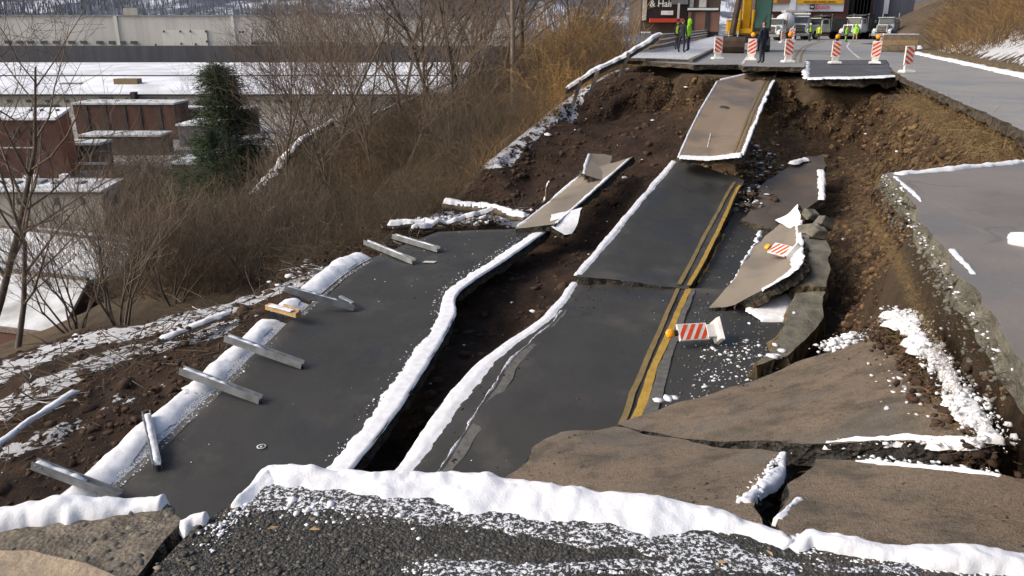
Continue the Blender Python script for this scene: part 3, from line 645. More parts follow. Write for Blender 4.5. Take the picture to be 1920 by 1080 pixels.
# ------------------------------------------------------------------ scatter helpers
_ico = bmesh.new(); bmesh.ops.create_icosphere(_ico, subdivisions=1, radius=1.0)
ICO_V = np.array([v.co[:] for v in _ico.verts]); ICO_F = np.array([[v.index for v in f.verts] for f in _ico.faces]); _ico.free()
def lumps(name, C, size, mat, parent=None, flat=.7, seed=0, colr=None, kind=True, smooth=False, rough=.25):
    C = np.asarray(C, float); n = len(C); rg = np.random.default_rng(seed); size = np.broadcast_to(size, (n,))
    sc = size[:, None] * np.stack([rg.uniform(.7, 1.4, n), rg.uniform(.7, 1.4, n), flat * rg.uniform(.6, 1.3, n)], 1)
    k = len(ICO_V); V = ICO_V[None] * (1 + rough * rg.normal(size=(n, k, 1))) * sc[:, None]
    a = rg.uniform(0, 2 * np.pi, n); ca, sa = np.cos(a)[:, None], np.sin(a)[:, None]
    V = np.stack([V[..., 0] * ca - V[..., 1] * sa, V[..., 0] * sa + V[..., 1] * ca, V[..., 2]], -1) + C[:, None]
    F = (ICO_F[None] + (np.arange(n) * k)[:, None, None]).reshape(-1, 3)
    at = {"col": np.repeat(rg.uniform(0, 1, n) if colr is None else colr, k)}
    o = mesh_np(name, V.reshape(-1, 3), [F], mat, parent, smooth, None, at)
    if kind: o["kind"] = "stuff"
    return o
def blades(name, B, H, D, r, mat, cols, parent=None, seg=2, kind=True, bend=.3, sides=3, seed=0):
    """thin tapering curved stems: bases B, lengths H, unit directions D"""
    rg = np.random.default_rng(seed); n = len(B); r = np.broadcast_to(r, (n,)); P = []
    U = np.cross(D, np.array((.31, .77, .55))); U /= np.linalg.norm(U, axis=1, keepdims=True); W = np.cross(D, U); bd = rg.normal(size=(n, 3)); bd[:, 2] = -np.abs(bd[:, 2]) * .6
    V = []
    for k in range(seg + 1):
        f = k / seg; c = B + D * (H * f)[:, None] + bd * (bend * H * f * f * .5)[:, None]; rr = r * (1 - .8 * f)
        for j in range(sides):
            a = 2 * np.pi * j / sides; V.append(c + (U * math.cos(a) + W * math.sin(a)) * rr[:, None])
    V = np.stack(V, 1); k = V.shape[1]; f0 = []
    for a in range(seg):
        for j in range(sides): f0.append((a * sides + j, a * sides + (j + 1) % sides, (a + 1) * sides + (j + 1) % sides, (a + 1) * sides + j))
    F = (np.array(f0)[None] + (np.arange(n) * k)[:, None, None]).reshape(-1, 4)
    o = mesh_np(name, V.reshape(-1, 3), [F], mat, parent, True, None, {"col": np.repeat(cols, k)})
    if kind: o["kind"] = "stuff"
    return o

# ------------------------------------------------------------------ standing roads
Z0 = lambda *q: pz(*q, 0.0)
near_rim = [Z0(264, 1085), Z0(296, 1050), Z0(356, 992), Z0(388, 974), Z0(432, 942), Z0(500, 880), Z0(700, 892), Z0(870, 898), Z0(960, 916), Z0(1180, 938), Z0(1330, 962), Z0(1440, 998), Z0(1468, 1014), Z0(1512, 1000), Z0(1620, 1018), Z0(1920, 1052)]
near_road = poly_slab("near_road", near_rim + [np.array(p) for p in ((2.22, 2.25, 0), (2.22, -5, 0), (-1.3, -5, 0))], "asphalt_coarse", "broken_edge", .30, step=.11, rstep=.05, jag=.025, rough=.006, seed=3, zf=lambda x, y: np.zeros_like(x))
tag(near_road, "coarse dark asphalt road end in the foreground", kind="structure")
sh = [pz(-60, 985, -.05), pz(100, 964, -.04), pz(316, 950, -.03), pz(343, 978, -.02), pz(282, 1046, -.012), pz(250, 1085, -.012), np.array((-1.4, -5, -.01)), np.array((-4, -5, -.15)), np.array((-3.2, 2.2, -.12))]
shoulder = poly_slab("road_shoulder", sh, "concrete_mid", "broken_edge", .30, step=.08, rstep=.04, jag=.03, rough=.01, seed=5)
tag(shoulder, "crumbled tan road shoulder at the lower left, split from the road", kind="structure")
pan = poly_slab("concrete_panel", [pz(-80, 1030, -.028), pz(60, 1030, -.022), pz(170, 1052, -.004), pz(240, 1090, .006), np.array((-1.45, 1.2, .01)), np.array((-3, 1.2, -.02))], "concrete_tan", "concrete_tan", .05, shoulder, step=.06, rstep=.03, jag=.015, rough=.01, seed=6)

right_piece = poly_slab("standing_road", [np.array(p) for p in ((4.4, 9.32, 0), (3.98, 7.94, 0), (3.18, 5.51, 0), (2.59, 3.72, 0), (2.27, 2.6, 0), (2.24, -5, 0), (9.2, -5, 0), (11.4, 11.3, -.05), (9.4, 11.1, -.03), (6.59, 10.29, 0), (5.5, 9.8, 0))], "asphalt_right", "concrete_olive", .24, step=.25, rstep=.08, jag=.05, rough=.0, seed=8, zf=lambda x, y: np.zeros_like(x) + .004 * np.sin(x * 1.3 + y))
tag(right_piece, "grey overhanging piece of road still standing at the right", kind="structure")
far_out = [pf(1166, 111), pf(1230, 116), pf(1300, 121), pf(1385, 121), pf(1395, 124), pf(1508, 126), pf(1513, 112.5), pf(1662, 112.5), pf(1676, 134), pf(1706, 151), pf(1790, 186), pf(1870, 221), pf(1925, 248)] + [np.array((x, y, 0)) for x, y in ((9.8, 11.7), (12.0, 11.6), (16, 22), (20, 31), (28, 56), (47, 95), (75, 140), (120, 200), (55, 200), (33, 140), (11, 60), (5.2, 42))]
far_road = poly_slab("far_road", far_out, "asphalt_far", "broken_edge", .22, step=1.1, rstep=.22, jag=.05, rough=.0, seed=11, zf=lambda x, y: zfar(x))
tag(far_road, "pale grey road carrying on beyond the slide", kind="structure")
# far road paint: double yellow and a white edge line bending to the right
def road_line(name, pts, w, mat, parent, dz=.012):
    P, _ = polyres(pts, .5); t_ = np.gradient(P, axis=0); nx = np.stack([-t_[:, 1], t_[:, 0]], 1); nx /= np.linalg.norm(nx, axis=1, keepdims=True)
    A = P.copy(); B = P.copy(); A[:, :2] += nx * w / 2; B[:, :2] -= nx * w / 2
    for Q in (A, B): Q[:, 2] = zfar(Q[:, 0]) + dz
    n = len(P); V = np.concatenate([A, B]); i = np.arange(n - 1); return mesh_np(name, V, [np.stack([i, i + n, i + 1 + n, i + 1], 1)], mat, parent)
ctr = [pf(1494, 117), pf(1497, 105), pf(1505, 92), pf(1518, 84), pf(1545, 77)]
for s_ in (-.16, .16): road_line("yellow_line", [p + np.array((s_, s_ * -.3, 0)) for p in ctr], .13, "paint_yellow_dull", far_road)
road_line("edge_line", [pf(1392, 120), pf(1402, 105), pf(1418, 92)], .14, "paint_white", far_road)
road_line("edge_line", [pf(1612, 110), pf(1596, 97), pf(1588, 88), pf(1592, 80)], .12, "paint_white", far_road)
# pavement and kerb at the far left, under the guardrail
pv = poly_slab("far_pavement", [pf(1150, 113), pf(1290, 117), pf(1345, 90), pf(1365, 70), pf(1352, 66), pf(1320, 74), pf(1215, 99)], "snow_thin", "broken_edge", .16, step=.6, rstep=.2, jag=.05, rough=.0, seed=13, zf=lambda x, y: zfar(x) + .13)
tag(pv, "snow dusted pavement beside the guardrail", kind="structure")
kb = MB(); kp = [pf(1290, 117), pf(1345, 90), pf(1365, 70)]
for a, b in zip(kp[:-1], kp[1:]): kb.bar(a + np.array((.12, 0, .03)), b + np.array((.12, 0, .03)), .22, .24)
tag(kb.build("far_kerb", "concrete_mid", None), "grey kerb along the far pavement", kind="structure")
# ochre gutter kerb along the foot of the right hill
kb = MB(); yy = np.linspace(11, 100, 46); 
for a, b in zip(yy[:-1], yy[1:]):
    xa, xb = float(x_hill(a)), float(x_hill(b)); kb.bar((xa, a, -.18), (xb, b + .0, -.18), .75, .36)
tag(kb.build("hill_kerb", "edge_ochre", None), "muddy ochre kerb along the foot of the right hill", kind="structure")
right_kerb_snow = snow_ridge("snow_drift", [(float(x_hill(y)) - .62, y, float(zfar(x_hill(y)))) for y in np.linspace(14, 95, 40)], .3, .22, .12, None, "snow", 31, .25, 4, .6); right_kerb_snow["kind"] = "stuff"

# ------------------------------------------------------------------ the collapsed slabs
# find where the painted line runs: solve u for pixel positions
def px_of(P):
    P = np.asarray(P, float); d = P - np.array((0, 0, CAMH)); dep = d[..., 1] * math.cos(PITCH) - d[..., 2] * math.sin(PITCH); up = d[..., 1] * math.sin(PITCH) + d[..., 2] * math.cos(PITCH)
    return 960 + FPX * d[..., 0] / dep, 540 - FPX * up / dep
def trace(rs, pix):
    """(v,u) of the surface points seen at the given pixels"""
    g = np.linspace(-.05, 1.05, 441); U, V_ = np.meshgrid(g, g); x, y = px_of(rs.at(U, V_)); o = []
    for a, b in pix:
        k = np.argmin((x - a)**2 + (y - b)**2); o.append((V_.ravel()[k], U.ravel()[k]))
    return sorted(o)
W3 = lambda *p: np.array(p, float)
# outer lane
rs_left = Rows([[W3(-8.6, 9.0, -6.55), W3(-4.4, 9.0, -6.5)], [pz(200, 920, -6.1), pz(655, 880, -6.0)], [pz(330, 800, -5.8), pz(735, 780, -5.8)], [pz(450, 690, -5.55), pz(805, 672, -5.6)], [pz(560, 590, -5.35), pz(850, 592, -5.4)], [pz(640, 520, -5.2), pz(858, 548, -5.22)], [pz(700, 484, -5.16), pz(945, 487, -5.14)], [pz(822, 434, -4.98), pz(1032, 427, -4.9)]], True)
left = empty("collapsed_lane", tuple(rs_left.at(np.array(.5), np.array(.5)))); left_off = left.location.copy()
def under(par, o):
    o.parent = par; o.matrix_parent_inverse = Matrix.Translation(-par.location); return o
tag(left, "long dark collapsed lane on the left with fallen posts across its snowy kerb", "road slab")
under(left, slab_mesh("pavement", rs_left, "asphalt_slab", "broken_edge", .32, None, .17, .045, 1))
under(left, strip("snow_edge", rs_left, lambda v: 1 - np.interp(v, [0, .2, .45, .62, .68, .8, 1], [.125, .125, .15, .12, .11, .10, .115]), lambda v: 1.012 + 0 * v, .02, .985, "snow", None, mound=.036, jag=.025, seed=2, nu=7))
# kerb along the outer side, rounded, with its own snow
def kerb_piece(v0, v1, seed, lift=0.0):
    n = max(12, int((v1 - v0) * 360)); v = np.linspace(v0, v1, n); E_ = rs_left.at(np.zeros(n), v); In = rs_left.at(np.full(n, .1), v); t_ = E_ - In; t_[:, 2] = 0; t_ /= np.linalg.norm(t_, axis=1, keepdims=True)
    prof = [(-.02, .0), (.10, .05), (.24, .10), (.40, .13), (.56, .12), (.68, .06), (.74, -.35)]; K = len(prof); V = np.zeros((n, K, 3)); V2 = np.zeros((n, K, 3))
    nz = 1 + .12 * n1(v * 20, 1.0, 3, seed)
    for k, (a, h) in enumerate(prof):
        V[:, k] = E_ + t_ * (a * nz)[:, None]; V[:, k, 2] += h + lift
    q = np.arange(n * K).reshape(n, K); q = np.stack([q[:-1, :-1], q[:-1, 1:], q[1:, 1:], q[1:, :-1]], -1).reshape(-1, 4)
    c0 = [list(range(K))]; c1 = [[(n - 1) * K + k for k in range(K)][::-1]]
    kb_ = under(left, mesh_np("kerb", V.reshape(-1, 3), [q, np.array(c0), np.array(c1)], "snow_thin", None, True))
    w0 = .10 + .16 * (n1(v * 14, .6, 5, seed + 4)) ; S_ = np.linspace(0, 1, 9); pa = np.array([p[0] for p in prof]); ph = np.array([p[1] for p in prof])
    dd = np.clip(w0[:, None], .03, .5) * (1 - S_[None]) + .70 * S_[None]; hh = np.interp(dd, pa, ph); V2 = E_[:, None] + t_[:, None] * (dd * nz[:, None])[..., None]
    bump_ = .045 * np.sin(np.pi * np.clip(S_ * 1.0 + .02, 0, 1))**.5; V2[..., 2] += hh + lift + bump_[None] + .035 * fbm(V2.reshape(-1, 3), .35, 4, seed).reshape(n, 9) - .012 * (S_ < .01)[None]
    q = np.arange(n * 9).reshape(n, 9); q = np.stack([q[:-1, :-1], q[:-1, 1:], q[1:, 1:], q[1:, :-1]], -1).reshape(-1, 4)
    sn_ = mesh_np("snow", V2.reshape(-1, 3), [q], "snow", None, True); sn_.parent = kb_
    # thin crystals of snow on the inner side
kerb_piece(.0, .145, 41); kerb_piece(.16, .548, 42); kerb_piece(.575, .60, 45, .02); kerb_piece(.612, .815, 43, .03)
def on_slab(rs, n, seed, u=(0, 1), v=(0, 1), lift=.0):
    rg = np.random.default_rng(seed); a = rg.uniform(*u, n); b = rg.uniform(*v, n); return rs.at(a, b) + rs.nrm(a, b) * lift
under(left, lumps("snow_crumbs", np.concatenate([on_slab(rs_left, 900, 4, (.0, .045), (.12, .8)), on_slab(rs_left, 60, 5, (.05, .85), (.15, 1)), on_slab(rs_left, 220, 6, (.84, .9), (.1, .98))]), np.random.default_rng(1).uniform(.006, .022, 1180), "snow", None, .6, 3))
under(left, strip("pale_seam", rs_left, .0, .045, .1, .81, "road_patch", None, h=.006, jag=.03, seed=28, nu=3))
under(left, lumps("soil_crumbs", np.concatenate([on_slab(rs_left, 500, 64, (.80, .99), (.1, .98)), on_slab(rs_left, 160, 65, (.1, .8), (.6, 1))]), np.random.default_rng(8).gamma(1.3, .007, 660).clip(.003, .04), "clod", None, .6, 66))
# survey mark
sv = MB(); _t = trace(rs_left, [(490, 838)])[0]; c_ = rs_left.at(np.array(_t[1]), np.array(_t[0])) - np.array((0, 0, .012))
sv.lathe([(.065, .02), (.09, .024), (.09, .03), (.065, .03)], 20, Matrix.Translation(Vector(c_) + Vector((0, 0, .0)))); sv.lathe([(.0, .03), (.022, .03), (.026, .02)], 12, Matrix.Translation(c_))
under(left, sv.build("survey_mark", "paint_white"))
# small lighter rectangle of paint far up the slab
under(left, strip("paint_mark", rs_left, .44, .53, .795, .805, "paint_white", None, h=.03, nu=2))

# twisted pale strip climbing to the far bank
rs_tan = Rows([[pz(962, 430, -4.82), pz(1042, 420, -4.62)], [pz(1018, 388, -4.45), pz(1092, 376, -4.2)], [pz(1066, 346, -3.95), pz(1130, 342, -3.75)], [pz(1096, 322, -3.55), pz(1186, 293, -3.15)]], True)
o = slab_mesh("twisted_strip", rs_tan, "asphalt_lit_tan", "broken_edge", .30, None, .12, .06, 9); tw = o
tag(tw, "twisted pale strip of pavement rising from the far end of the left lane", "road slab")
strip("snow_edge", rs_tan, .90, 1.02, .02, .98, "snow", tw, mound=.035, jag=.05, seed=12); strip("snow_edge", rs_tan, -.02, .06, .05, .98, "snow", tw, mound=.03, jag=.05, seed=13)
rs_fl = Rows([[pz(1094, 326, -3.5), pz(1132, 338, -3.72)], [pz(1100, 303, -3.25), pz(1142, 312, -3.46)], [pz(1106, 286, -2.98), pz(1146, 292, -3.14)]], True)
fl = slab_mesh("upturned_flap", rs_fl, "asphalt_lit_tan", "broken_edge", .22, None, .08, .09, 15); tag(fl, "small upturned flap of pavement at the tip of the twisted strip", "road slab")
strip("snow_edge", rs_fl, -.06, .10, .05, .98, "snow", fl, mound=.03, jag=.03, seed=16, step=.05)
n_ = 24
# white curled sheet beside it
rs_wh = Rows([[pz(1034, 404, -4.5), pz(1092, 388, -4.3)], [pz(1036, 425, -4.72), pz(1086, 415, -4.6)], [pz(1058, 441, -4.95), pz(1072, 438, -4.93)]], True)
wh = slab_mesh("tilted_plate", rs_wh, "snow", "broken_edge", .18, None, .08, .05, 17); tag(wh, "snow covered plate of pavement standing beside the far end of the trench", "road slab")

# inner lane, lower part with the right lane attached
rs_low = Rows([[W3(-4.0, 9.0, -6.6), W3(0.9, 9.0, -6.3), W3(3.6, 9.2, -6.0)], [pz(740, 885, -6.0), pz(1150, 850, -5.75), pz(1440, 800, -5.5)], [pz(815, 780, -5.65), pz(1205, 780, -5.5), pz(1460, 760, -5.35)], [pz(900, 680, -5.3), pz(1245, 680, -5.25), pz(1480, 690, -5.2)], [pz(1015, 598, -5.0), pz(1272, 610, -5.05), pz(1500, 622, -5.05)], [pz(1080, 524, -4.78), pz(1298, 542, -4.82), pz(1520, 548, -4.85)]], True)
low = empty("collapsed_roadway", tuple(rs_low.at(np.array(.4), np.array(.5)))); tag(low, "broad dark collapsed roadway in the middle, its near end under the brown blocks", "road slab")
under(low, slab_mesh("pavement", rs_low, "asphalt_slab", "broken_edge", .34, None, .17, .08, 21))
under(low, strip("snow_edge", rs_low, -.008, lambda v: np.interp(v, [0, .3, .6, .8, 1], [.058, .056, .05, .042, .025]), .02, .985, "snow", None, mound=.036, jag=.03, seed=22, nu=6))
under(low, strip("snow_seam", rs_low, lambda v: np.interp(v, [0, .3, .55, .75, .84], [.118, .105, .085, .05, .035]), lambda v: np.interp(v, [0, .3, .55, .75, .84], [.126, .113, .094, .062, .05]), .16, .84, "snow_thin", None, mound=.02, jag=.05, seed=24, nu=3))
under(low, strip("pale_seam", rs_low, lambda v: np.interp(v, [0, .3, .55, .75, .84], [.13, .115, .10, .065, .05]), lambda v: np.interp(v, [0, .3, .55, .75, .84], [.16, .145, .125, .08, .06]), .16, .84, "road_patch", None, jag=.03, seed=25, h=.006))
def uy(rs, pts):      # callable u(v) through pixel hints given as (v,u)
    a = np.array(pts, float); return lambda v, d=0.0: np.interp(v, a[:, 0], a[:, 1]) + d
yl = uy(rs_low, trace(rs_low, [(1150, 830), (1166, 792), (1185, 740), (1203, 700), (1236, 625), (1252, 585), (1270, 545)]))
yr = uy(rs_low, trace(rs_low, [(1175, 830), (1190, 788), (1209, 740), (1222, 700), (1255, 625), (1272, 585), (1290, 545)]))
dw = .055 / rs_low.wid
under(low, strip("yellow_line", rs_low, lambda v: yl(v) - dw, lambda v: yl(v) + dw, .06, .995, "paint_yellow_dull", None, h=.030, jag=.008, nu=2, seed=3, step=.06))
under(low, strip("yellow_line", rs_low, lambda v: yr(v) - dw * 1.3, lambda v: yr(v) + dw * 1.3, .06, .995, "paint_yellow", None, h=.030, jag=.012, nu=2, seed=4, step=.06))
under(low, strip("pale_seam", rs_low, lambda v: yr(v) + dw * 1.4, lambda v: yr(v) + np.interp(v, [.2, .6, 1], [.075, .05, .03]), .06, .995, "road_patch", None, h=.028, jag=.03, seed=26, nu=3))
under(low, lumps("snow_crumbs", np.concatenate([on_slab(rs_low, 420, 14, (.64, .98), (.50, .74)), on_slab(rs_low, 40, 15, (.1, .98), (.2, 1)), on_slab(rs_low, 120, 16, (.72, .92), (.56, .68))]), np.random.default_rng(2).gamma(1.4, .010, 580).clip(.004, .06), "snow", None, .6, 13))
under(low, lumps("soil_crumbs", np.concatenate([on_slab(rs_low, 500, 67, (.01, .16), (.1, .98)), on_slab(rs_low, 200, 68, (.2, .6), (.3, 1))]), np.random.default_rng(9).gamma(1.3, .007, 700).clip(.003, .04), "clod", None, .6, 69))
under(low, lumps("grit", on_slab(rs_low, 260, 17, (.55, .98), (.5, .98)), np.random.default_rng(3).uniform(.01, .035, 260), "rubble", None, .7, 14))

# inner lane, upper part
rs_up = Rows([[pz(1077, 517, -4.58), pz(1297, 540, -4.78)], [pz(1150, 430, -4.1), pz(1350, 430, -4.2)], [pz(1210, 360, -3.45), pz(1380, 365, -3.6)], [pz(1264, 298, -2.8), pz(1398, 338, -3.25)]], True)
upn = empty("collapsed_roadway", tuple(rs_up.at(np.array(.5), np.array(.5)))); tag(upn, "dark ramp of collapsed roadway climbing to the tilted brown slab", "road slab")
under(upn, slab_mesh("pavement", rs_up, "asphalt_slab", "broken_edge", .32, None, .15, .06, 31))
under(upn, strip("snow_edge", rs_up, -.01, lambda v: np.interp(v, [0, .5, 1], [.07, .08, .085]), .01, .99, "snow", None, mound=.04, jag=.03, seed=32))
yl2 = uy(rs_up, trace(rs_up, [(1271, 539), (1300, 485), (1322, 440), (1350, 390), (1374, 347)])); yr2 = uy(rs_up, trace(rs_up, [(1290, 539), (1318, 490), (1343, 440), (1362, 400), (1382, 355)])); dw2 = .055 / rs_up.wid
under(upn, strip("yellow_line", rs_up, lambda v: yl2(v) - dw2, lambda v: yl2(v) + dw2, .01, .93, "paint_yellow_dull", None, h=.028, jag=.008, nu=2, seed=5, step=.06))
under(upn, strip("yellow_line", rs_up, lambda v: yr2(v) - dw2, lambda v: yr2(v) + dw2, .01, .90, "paint_yellow", None, h=.028, jag=.012, nu=2, seed=6, step=.06))
# lane torn off along the yellow lines
rs_rl = Rows([[pz(1302, 541, -4.9), pz(1400, 560, -4.98)], [pz(1330, 492, -4.72), pz(1440, 500, -4.8)], [pz(1358, 432, -4.38), pz(1490, 440, -4.55)], [pz(1390, 352, -3.7), pz(1520, 372, -4.05)]], True)
rl = slab_mesh("torn_lane", rs_rl, "asphalt_slab", "broken_edge", .30, None, .13, .07, 35); tag(rl, "dark torn lane right of the crack along the yellow lines", "road slab")
strip("yellow_line", rs_rl, -.005, .03, .05, .55, "paint_yellow", rl, h=.026, jag=.03, nu=2, seed=7, step=.06)
strip("snow_crack", rs_rl, lambda v: np.interp(v, [0, .2, .45, .6, .75], [.60, .52, .50, .48, .47]), lambda v: np.interp(v, [0, .2, .45, .6, .75], [.66, .62, .60, .55, .49]), .06, .72, "snow", rl, mound=.05, jag=.11, seed=36, step=.05)
lumps("grit", on_slab(rs_rl, 150, 18, (.02, .95), (.02, .98)), np.random.default_rng(5).uniform(.01, .04, 150), "rubble", rl, .7, 19)
# curled slab
rs_cu = Rows([[pz(1330, 577, -4.88), pz(1352, 577, -4.86), pz(1374, 573, -4.80)], [pz(1368, 533, -4.66), pz(1412, 548, -4.62), pz(1440, 538, -4.30)], [pz(1398, 487, -4.50), pz(1452, 503, -4.40), pz(1497, 500, -3.92)], [pz(1426, 452, -4.34), pz(1470, 462, -4.22), pz(1503, 458, -3.86)], [pz(1462, 420, -4.16), pz(1484, 420, -4.08), pz(1503, 405, -3.86)]], True)
cu = slab_mesh("curled_slab", rs_cu, "asphalt_lit_tan", "broken_edge", .30, None, .09, .05, 41, .01); tag(cu, "curled pale slab with snow along its raised edge and a fallen barricade on it", "road slab")
strip("snow_edge", rs_cu, lambda v: np.interp(v, [0, .3, .5, .62, .8, 1], [.9, .86, .70, .80, .72, .55]), 1.03, .12, .98, "snow", cu, mound=.05, jag=.10, seed=42, step=.05, nu=7)
# snow patch below its raised edge
rs_sp = Rows([[pz(1388, 574, -4.86), pz(1484, 548, -4.72)], [pz(1404, 584, -4.90), pz(1482, 574, -4.85)], [pz(1428, 602, -4.98), pz(1474, 602, -4.96)]], True)
sp = strip("snow_patch", rs_sp, 0, 1, 0, 1, "snow", None, mound=.07, jag=.12, seed=44, step=.04, nu=16); sp["kind"] = "stuff"
# white folded sheet above the curl
rs_f2 = Rows([[pz(1455, 412, -4.10), pz(1498, 443, -4.16)], [pz(1476, 402, -3.92), pz(1500, 425, -3.96)], [pz(1494, 384, -3.62), pz(1500, 402, -3.72)]], True)
f2 = slab_mesh("folded_sheet", rs_f2, "snow", "broken_edge", .18, None, .06, .04, 46, .03); tag(f2, "white snowy sheet of pavement folded up above the curled slab", "road slab")
# brownish slab at the foot of the right bank
ur = poly_slab("leaning_slab", [pz(1392, 412, -4.18), pz(1432, 345, -3.45), pz(1500, 297, -2.95), pz(1546, 289, -2.9), pz(1546, 372, -3.68), pz(1492, 398, -4.02), pz(1455, 430, -4.3)], "asphalt_brownish", "broken_edge", .25, None, .12, .06, seed=47, rough=.02)
tag(ur, "brown dusted slab leaning at the foot of the right bank", "road slab")
us = snow_ridge("snow_edge", [pz(1538, 318, -3.12), pz(1541, 345, -3.4), pz(1540, 373, -3.66)], .13, .10, .04, ur, "snow", 48, .05, 5); us2 = snow_ridge("snow_edge", [pz(1482, 306, -3.0), pz(1512, 297, -2.92)], .1, .16, .06, ur, "snow", 49, .05, 4)
# tilted brown slab up to the far road
rs_ti = Rows([[pz(1272, 294, -2.5), pz(1330, 297, -2.52), pz(1394, 289, -2.35)], [pz(1305, 222, -1.62), pz(1360, 215, -1.56), pz(1428, 203, -1.42)], [pz(1346, 151, -.62), pz(1405, 138, -.46), pz(1462, 127, -.32)]], True)
ti = empty("tilted_roadway", tuple(rs_ti.at(np.array(.5), np.array(.5)))); tag(ti, "steep brown slab tilted up against the far road with double yellow lines", "road slab")
under(ti, slab_mesh("pavement", rs_ti, "asphalt_slab_dusty_lit", "broken_edge", .30, None, .13, .09, 51))
for u_, m_, sd_ in ((.845, "paint_yellow_dull", 1), (.905, "paint_yellow_dull", 2)): under(ti, strip("yellow_line", rs_ti, u_ - .016, u_ + .016, .0, .97, m_, None, h=.03, jag=.01, nu=2, seed=sd_, step=.06))
under(ti, strip("snow_edge", rs_ti, .945, 1.02, .0, .99, "snow", None, mound=.05, jag=.09, seed=52)); under(ti, strip("snow_edge", rs_ti, -.02, .025, .0, .99, "snow", None, mound=.03, jag=.03, seed=53))
rs_tiT = Rows([[rs_ti.R[0, 0], rs_ti.R[1, 0], rs_ti.R[2, 0]], [rs_ti.R[0, 1], rs_ti.R[1, 1], rs_ti.R[2, 1]], [rs_ti.R[0, 2], rs_ti.R[1, 2], rs_ti.R[2, 2]]], False)
under(ti, strip("snow_edge", rs_tiT, -.02, .03, .02, .98, "snow", None, mound=.05, jag=.06, seed=54)); under(ti, strip("snow_edge", rs_tiT, .985, 1.015, .02, .98, "snow", None, mound=.03, jag=.04, seed=55))
under(ti, strip("paint_mark", rs_ti, lambda v: np.interp(v, [.08, .2], [.40, .37]), lambda v: np.interp(v, [.08, .2], [.415, .385]), .08, .2, "paint_white", None, h=.03, nu=2))
hm = MB(); hp = rs_ti.at(np.array(.42), np.array(.47)); hm.lathe([(.02, .03), (.16, .034), (.20, .02)], 14, Matrix.Translation(hp) @ Matrix.Rotation(.35, 4, 'X')); under(ti, hm.build("hole_shade_disc", "machine_black"))  # flat black disc drawn for the shade inside a hole
# sagging piece of the far road
rs_sg = Rows([[pz(1512, 148, -.50), pz(1600, 147, -.44), pz(1688, 143, -.36)], [pf(1512, 130, -.12), pf(1600, 129, -.1), pf(1678, 129, -.08)], [pf(1514, 113.5, -.02), pf(1600, 113.5, -.02), pf(1661, 113.5, -.02)]], True)
sg = slab_mesh("sagging_slab", rs_sg, "asphalt_sag_shaded", "broken_edge", .34, None, .18, .14, 57); tag(sg, "dark sagging edge of the far road under the lamp topped barricades", "road slab")
rs_sgT = Rows([[rs_sg.R[k, c] for k in range(3)] for c in range(3)], False)
strip("snow_edge", rs_sgT, -.03, .085, .01, .99, "snow", sg, mound=.06, jag=.28, seed=58, nu=6); strip("snow_edge", rs_sg, -.03, .035, .02, .9, "snow", sg, mound=.05, jag=.15, seed=59)
# grey thick block in two pieces
rs_g1 = Rows([[pz(1502, 452, -3.95), pz(1553, 455, -3.95)], [pz(1500, 500, -4.15), pz(1553, 500, -4.15)], [pz(1494, 538, -4.36), pz(1552, 541, -4.36)]], True)
g1 = slab_mesh("grey_block", rs_g1, "concrete_olive", "edge_ochre", .75, None, .10, .07, 61, .07); tag(g1, "upper grey block of broken roadside beside the curled slab", "rubble block")
rs_g2 = Rows([[pz(1492, 545, -4.45), pz(1549, 547, -4.45)], [pz(1482, 590, -4.62), pz(1545, 582, -4.6)], [pz(1452, 645, -4.82), pz(1526, 625, -4.78)], [pz(1416, 688, -4.98), pz(1478, 668, -4.92)]], True)
g2 = slab_mesh("grey_block", rs_g2, "concrete_olive", "edge_ochre", .75, None, .10, .09, 63, .09); tag(g2, "lower grey block of broken roadside with its dark end near the brown block", "rubble block")
gsn = np.array([rs_g2.at(np.array(u), np.array(v)) for u, v in ((.3, .9), (.45, .84), (.1, .3), (.05, .7), (.5, .93))]); lumps("snow_crumbs", gsn, [.14, .12, .07, .08, .1], "snow", g2, .45, 5, None, True, True, .12)
# rubble chunks on top of the blocks
for k, (a, b, z, sx, sy, sz, rz, rx, lb) in enumerate([(1521, 402, -3.65, .55, .40, .22, .4, .35, "flat rubble chunk with a snowy corner nearest the leaning brown slab"), (1518, 428, -3.75, .40, .62, .25, 1.1, -.3, "pale rubble chunk wedged against the white folded sheet"), (1546, 418, -3.75, .38, .5, .3, 2.0, .5, "upright olive rubble chunk at the soil bank above the grey block"), (1536, 436, -3.8, .42, .34, .3, .2, .2, "middle one of the rubble chunks above the grey block"), (1512, 447, -3.95, .30, .28, .2, .9, .1, "small rubble chunk on the top end of the grey block")]):
    rg = np.random.default_rng(k); m_ = MB(); m_.box((0, 0, 0), (sx, sy, sz), None, 0, (.75, .8)); m_.v = [tuple(np.array(v) * (1 + .16 * rg.normal(size=3))) for v in m_.v]
    o = m_.build("rubble_chunk", "rubble", None, .03); o.location = pz(a, b, z); o.rotation_euler = (rx, .2, rz); tag(o, lb, "rubble", "rubble chunks above the grey block")

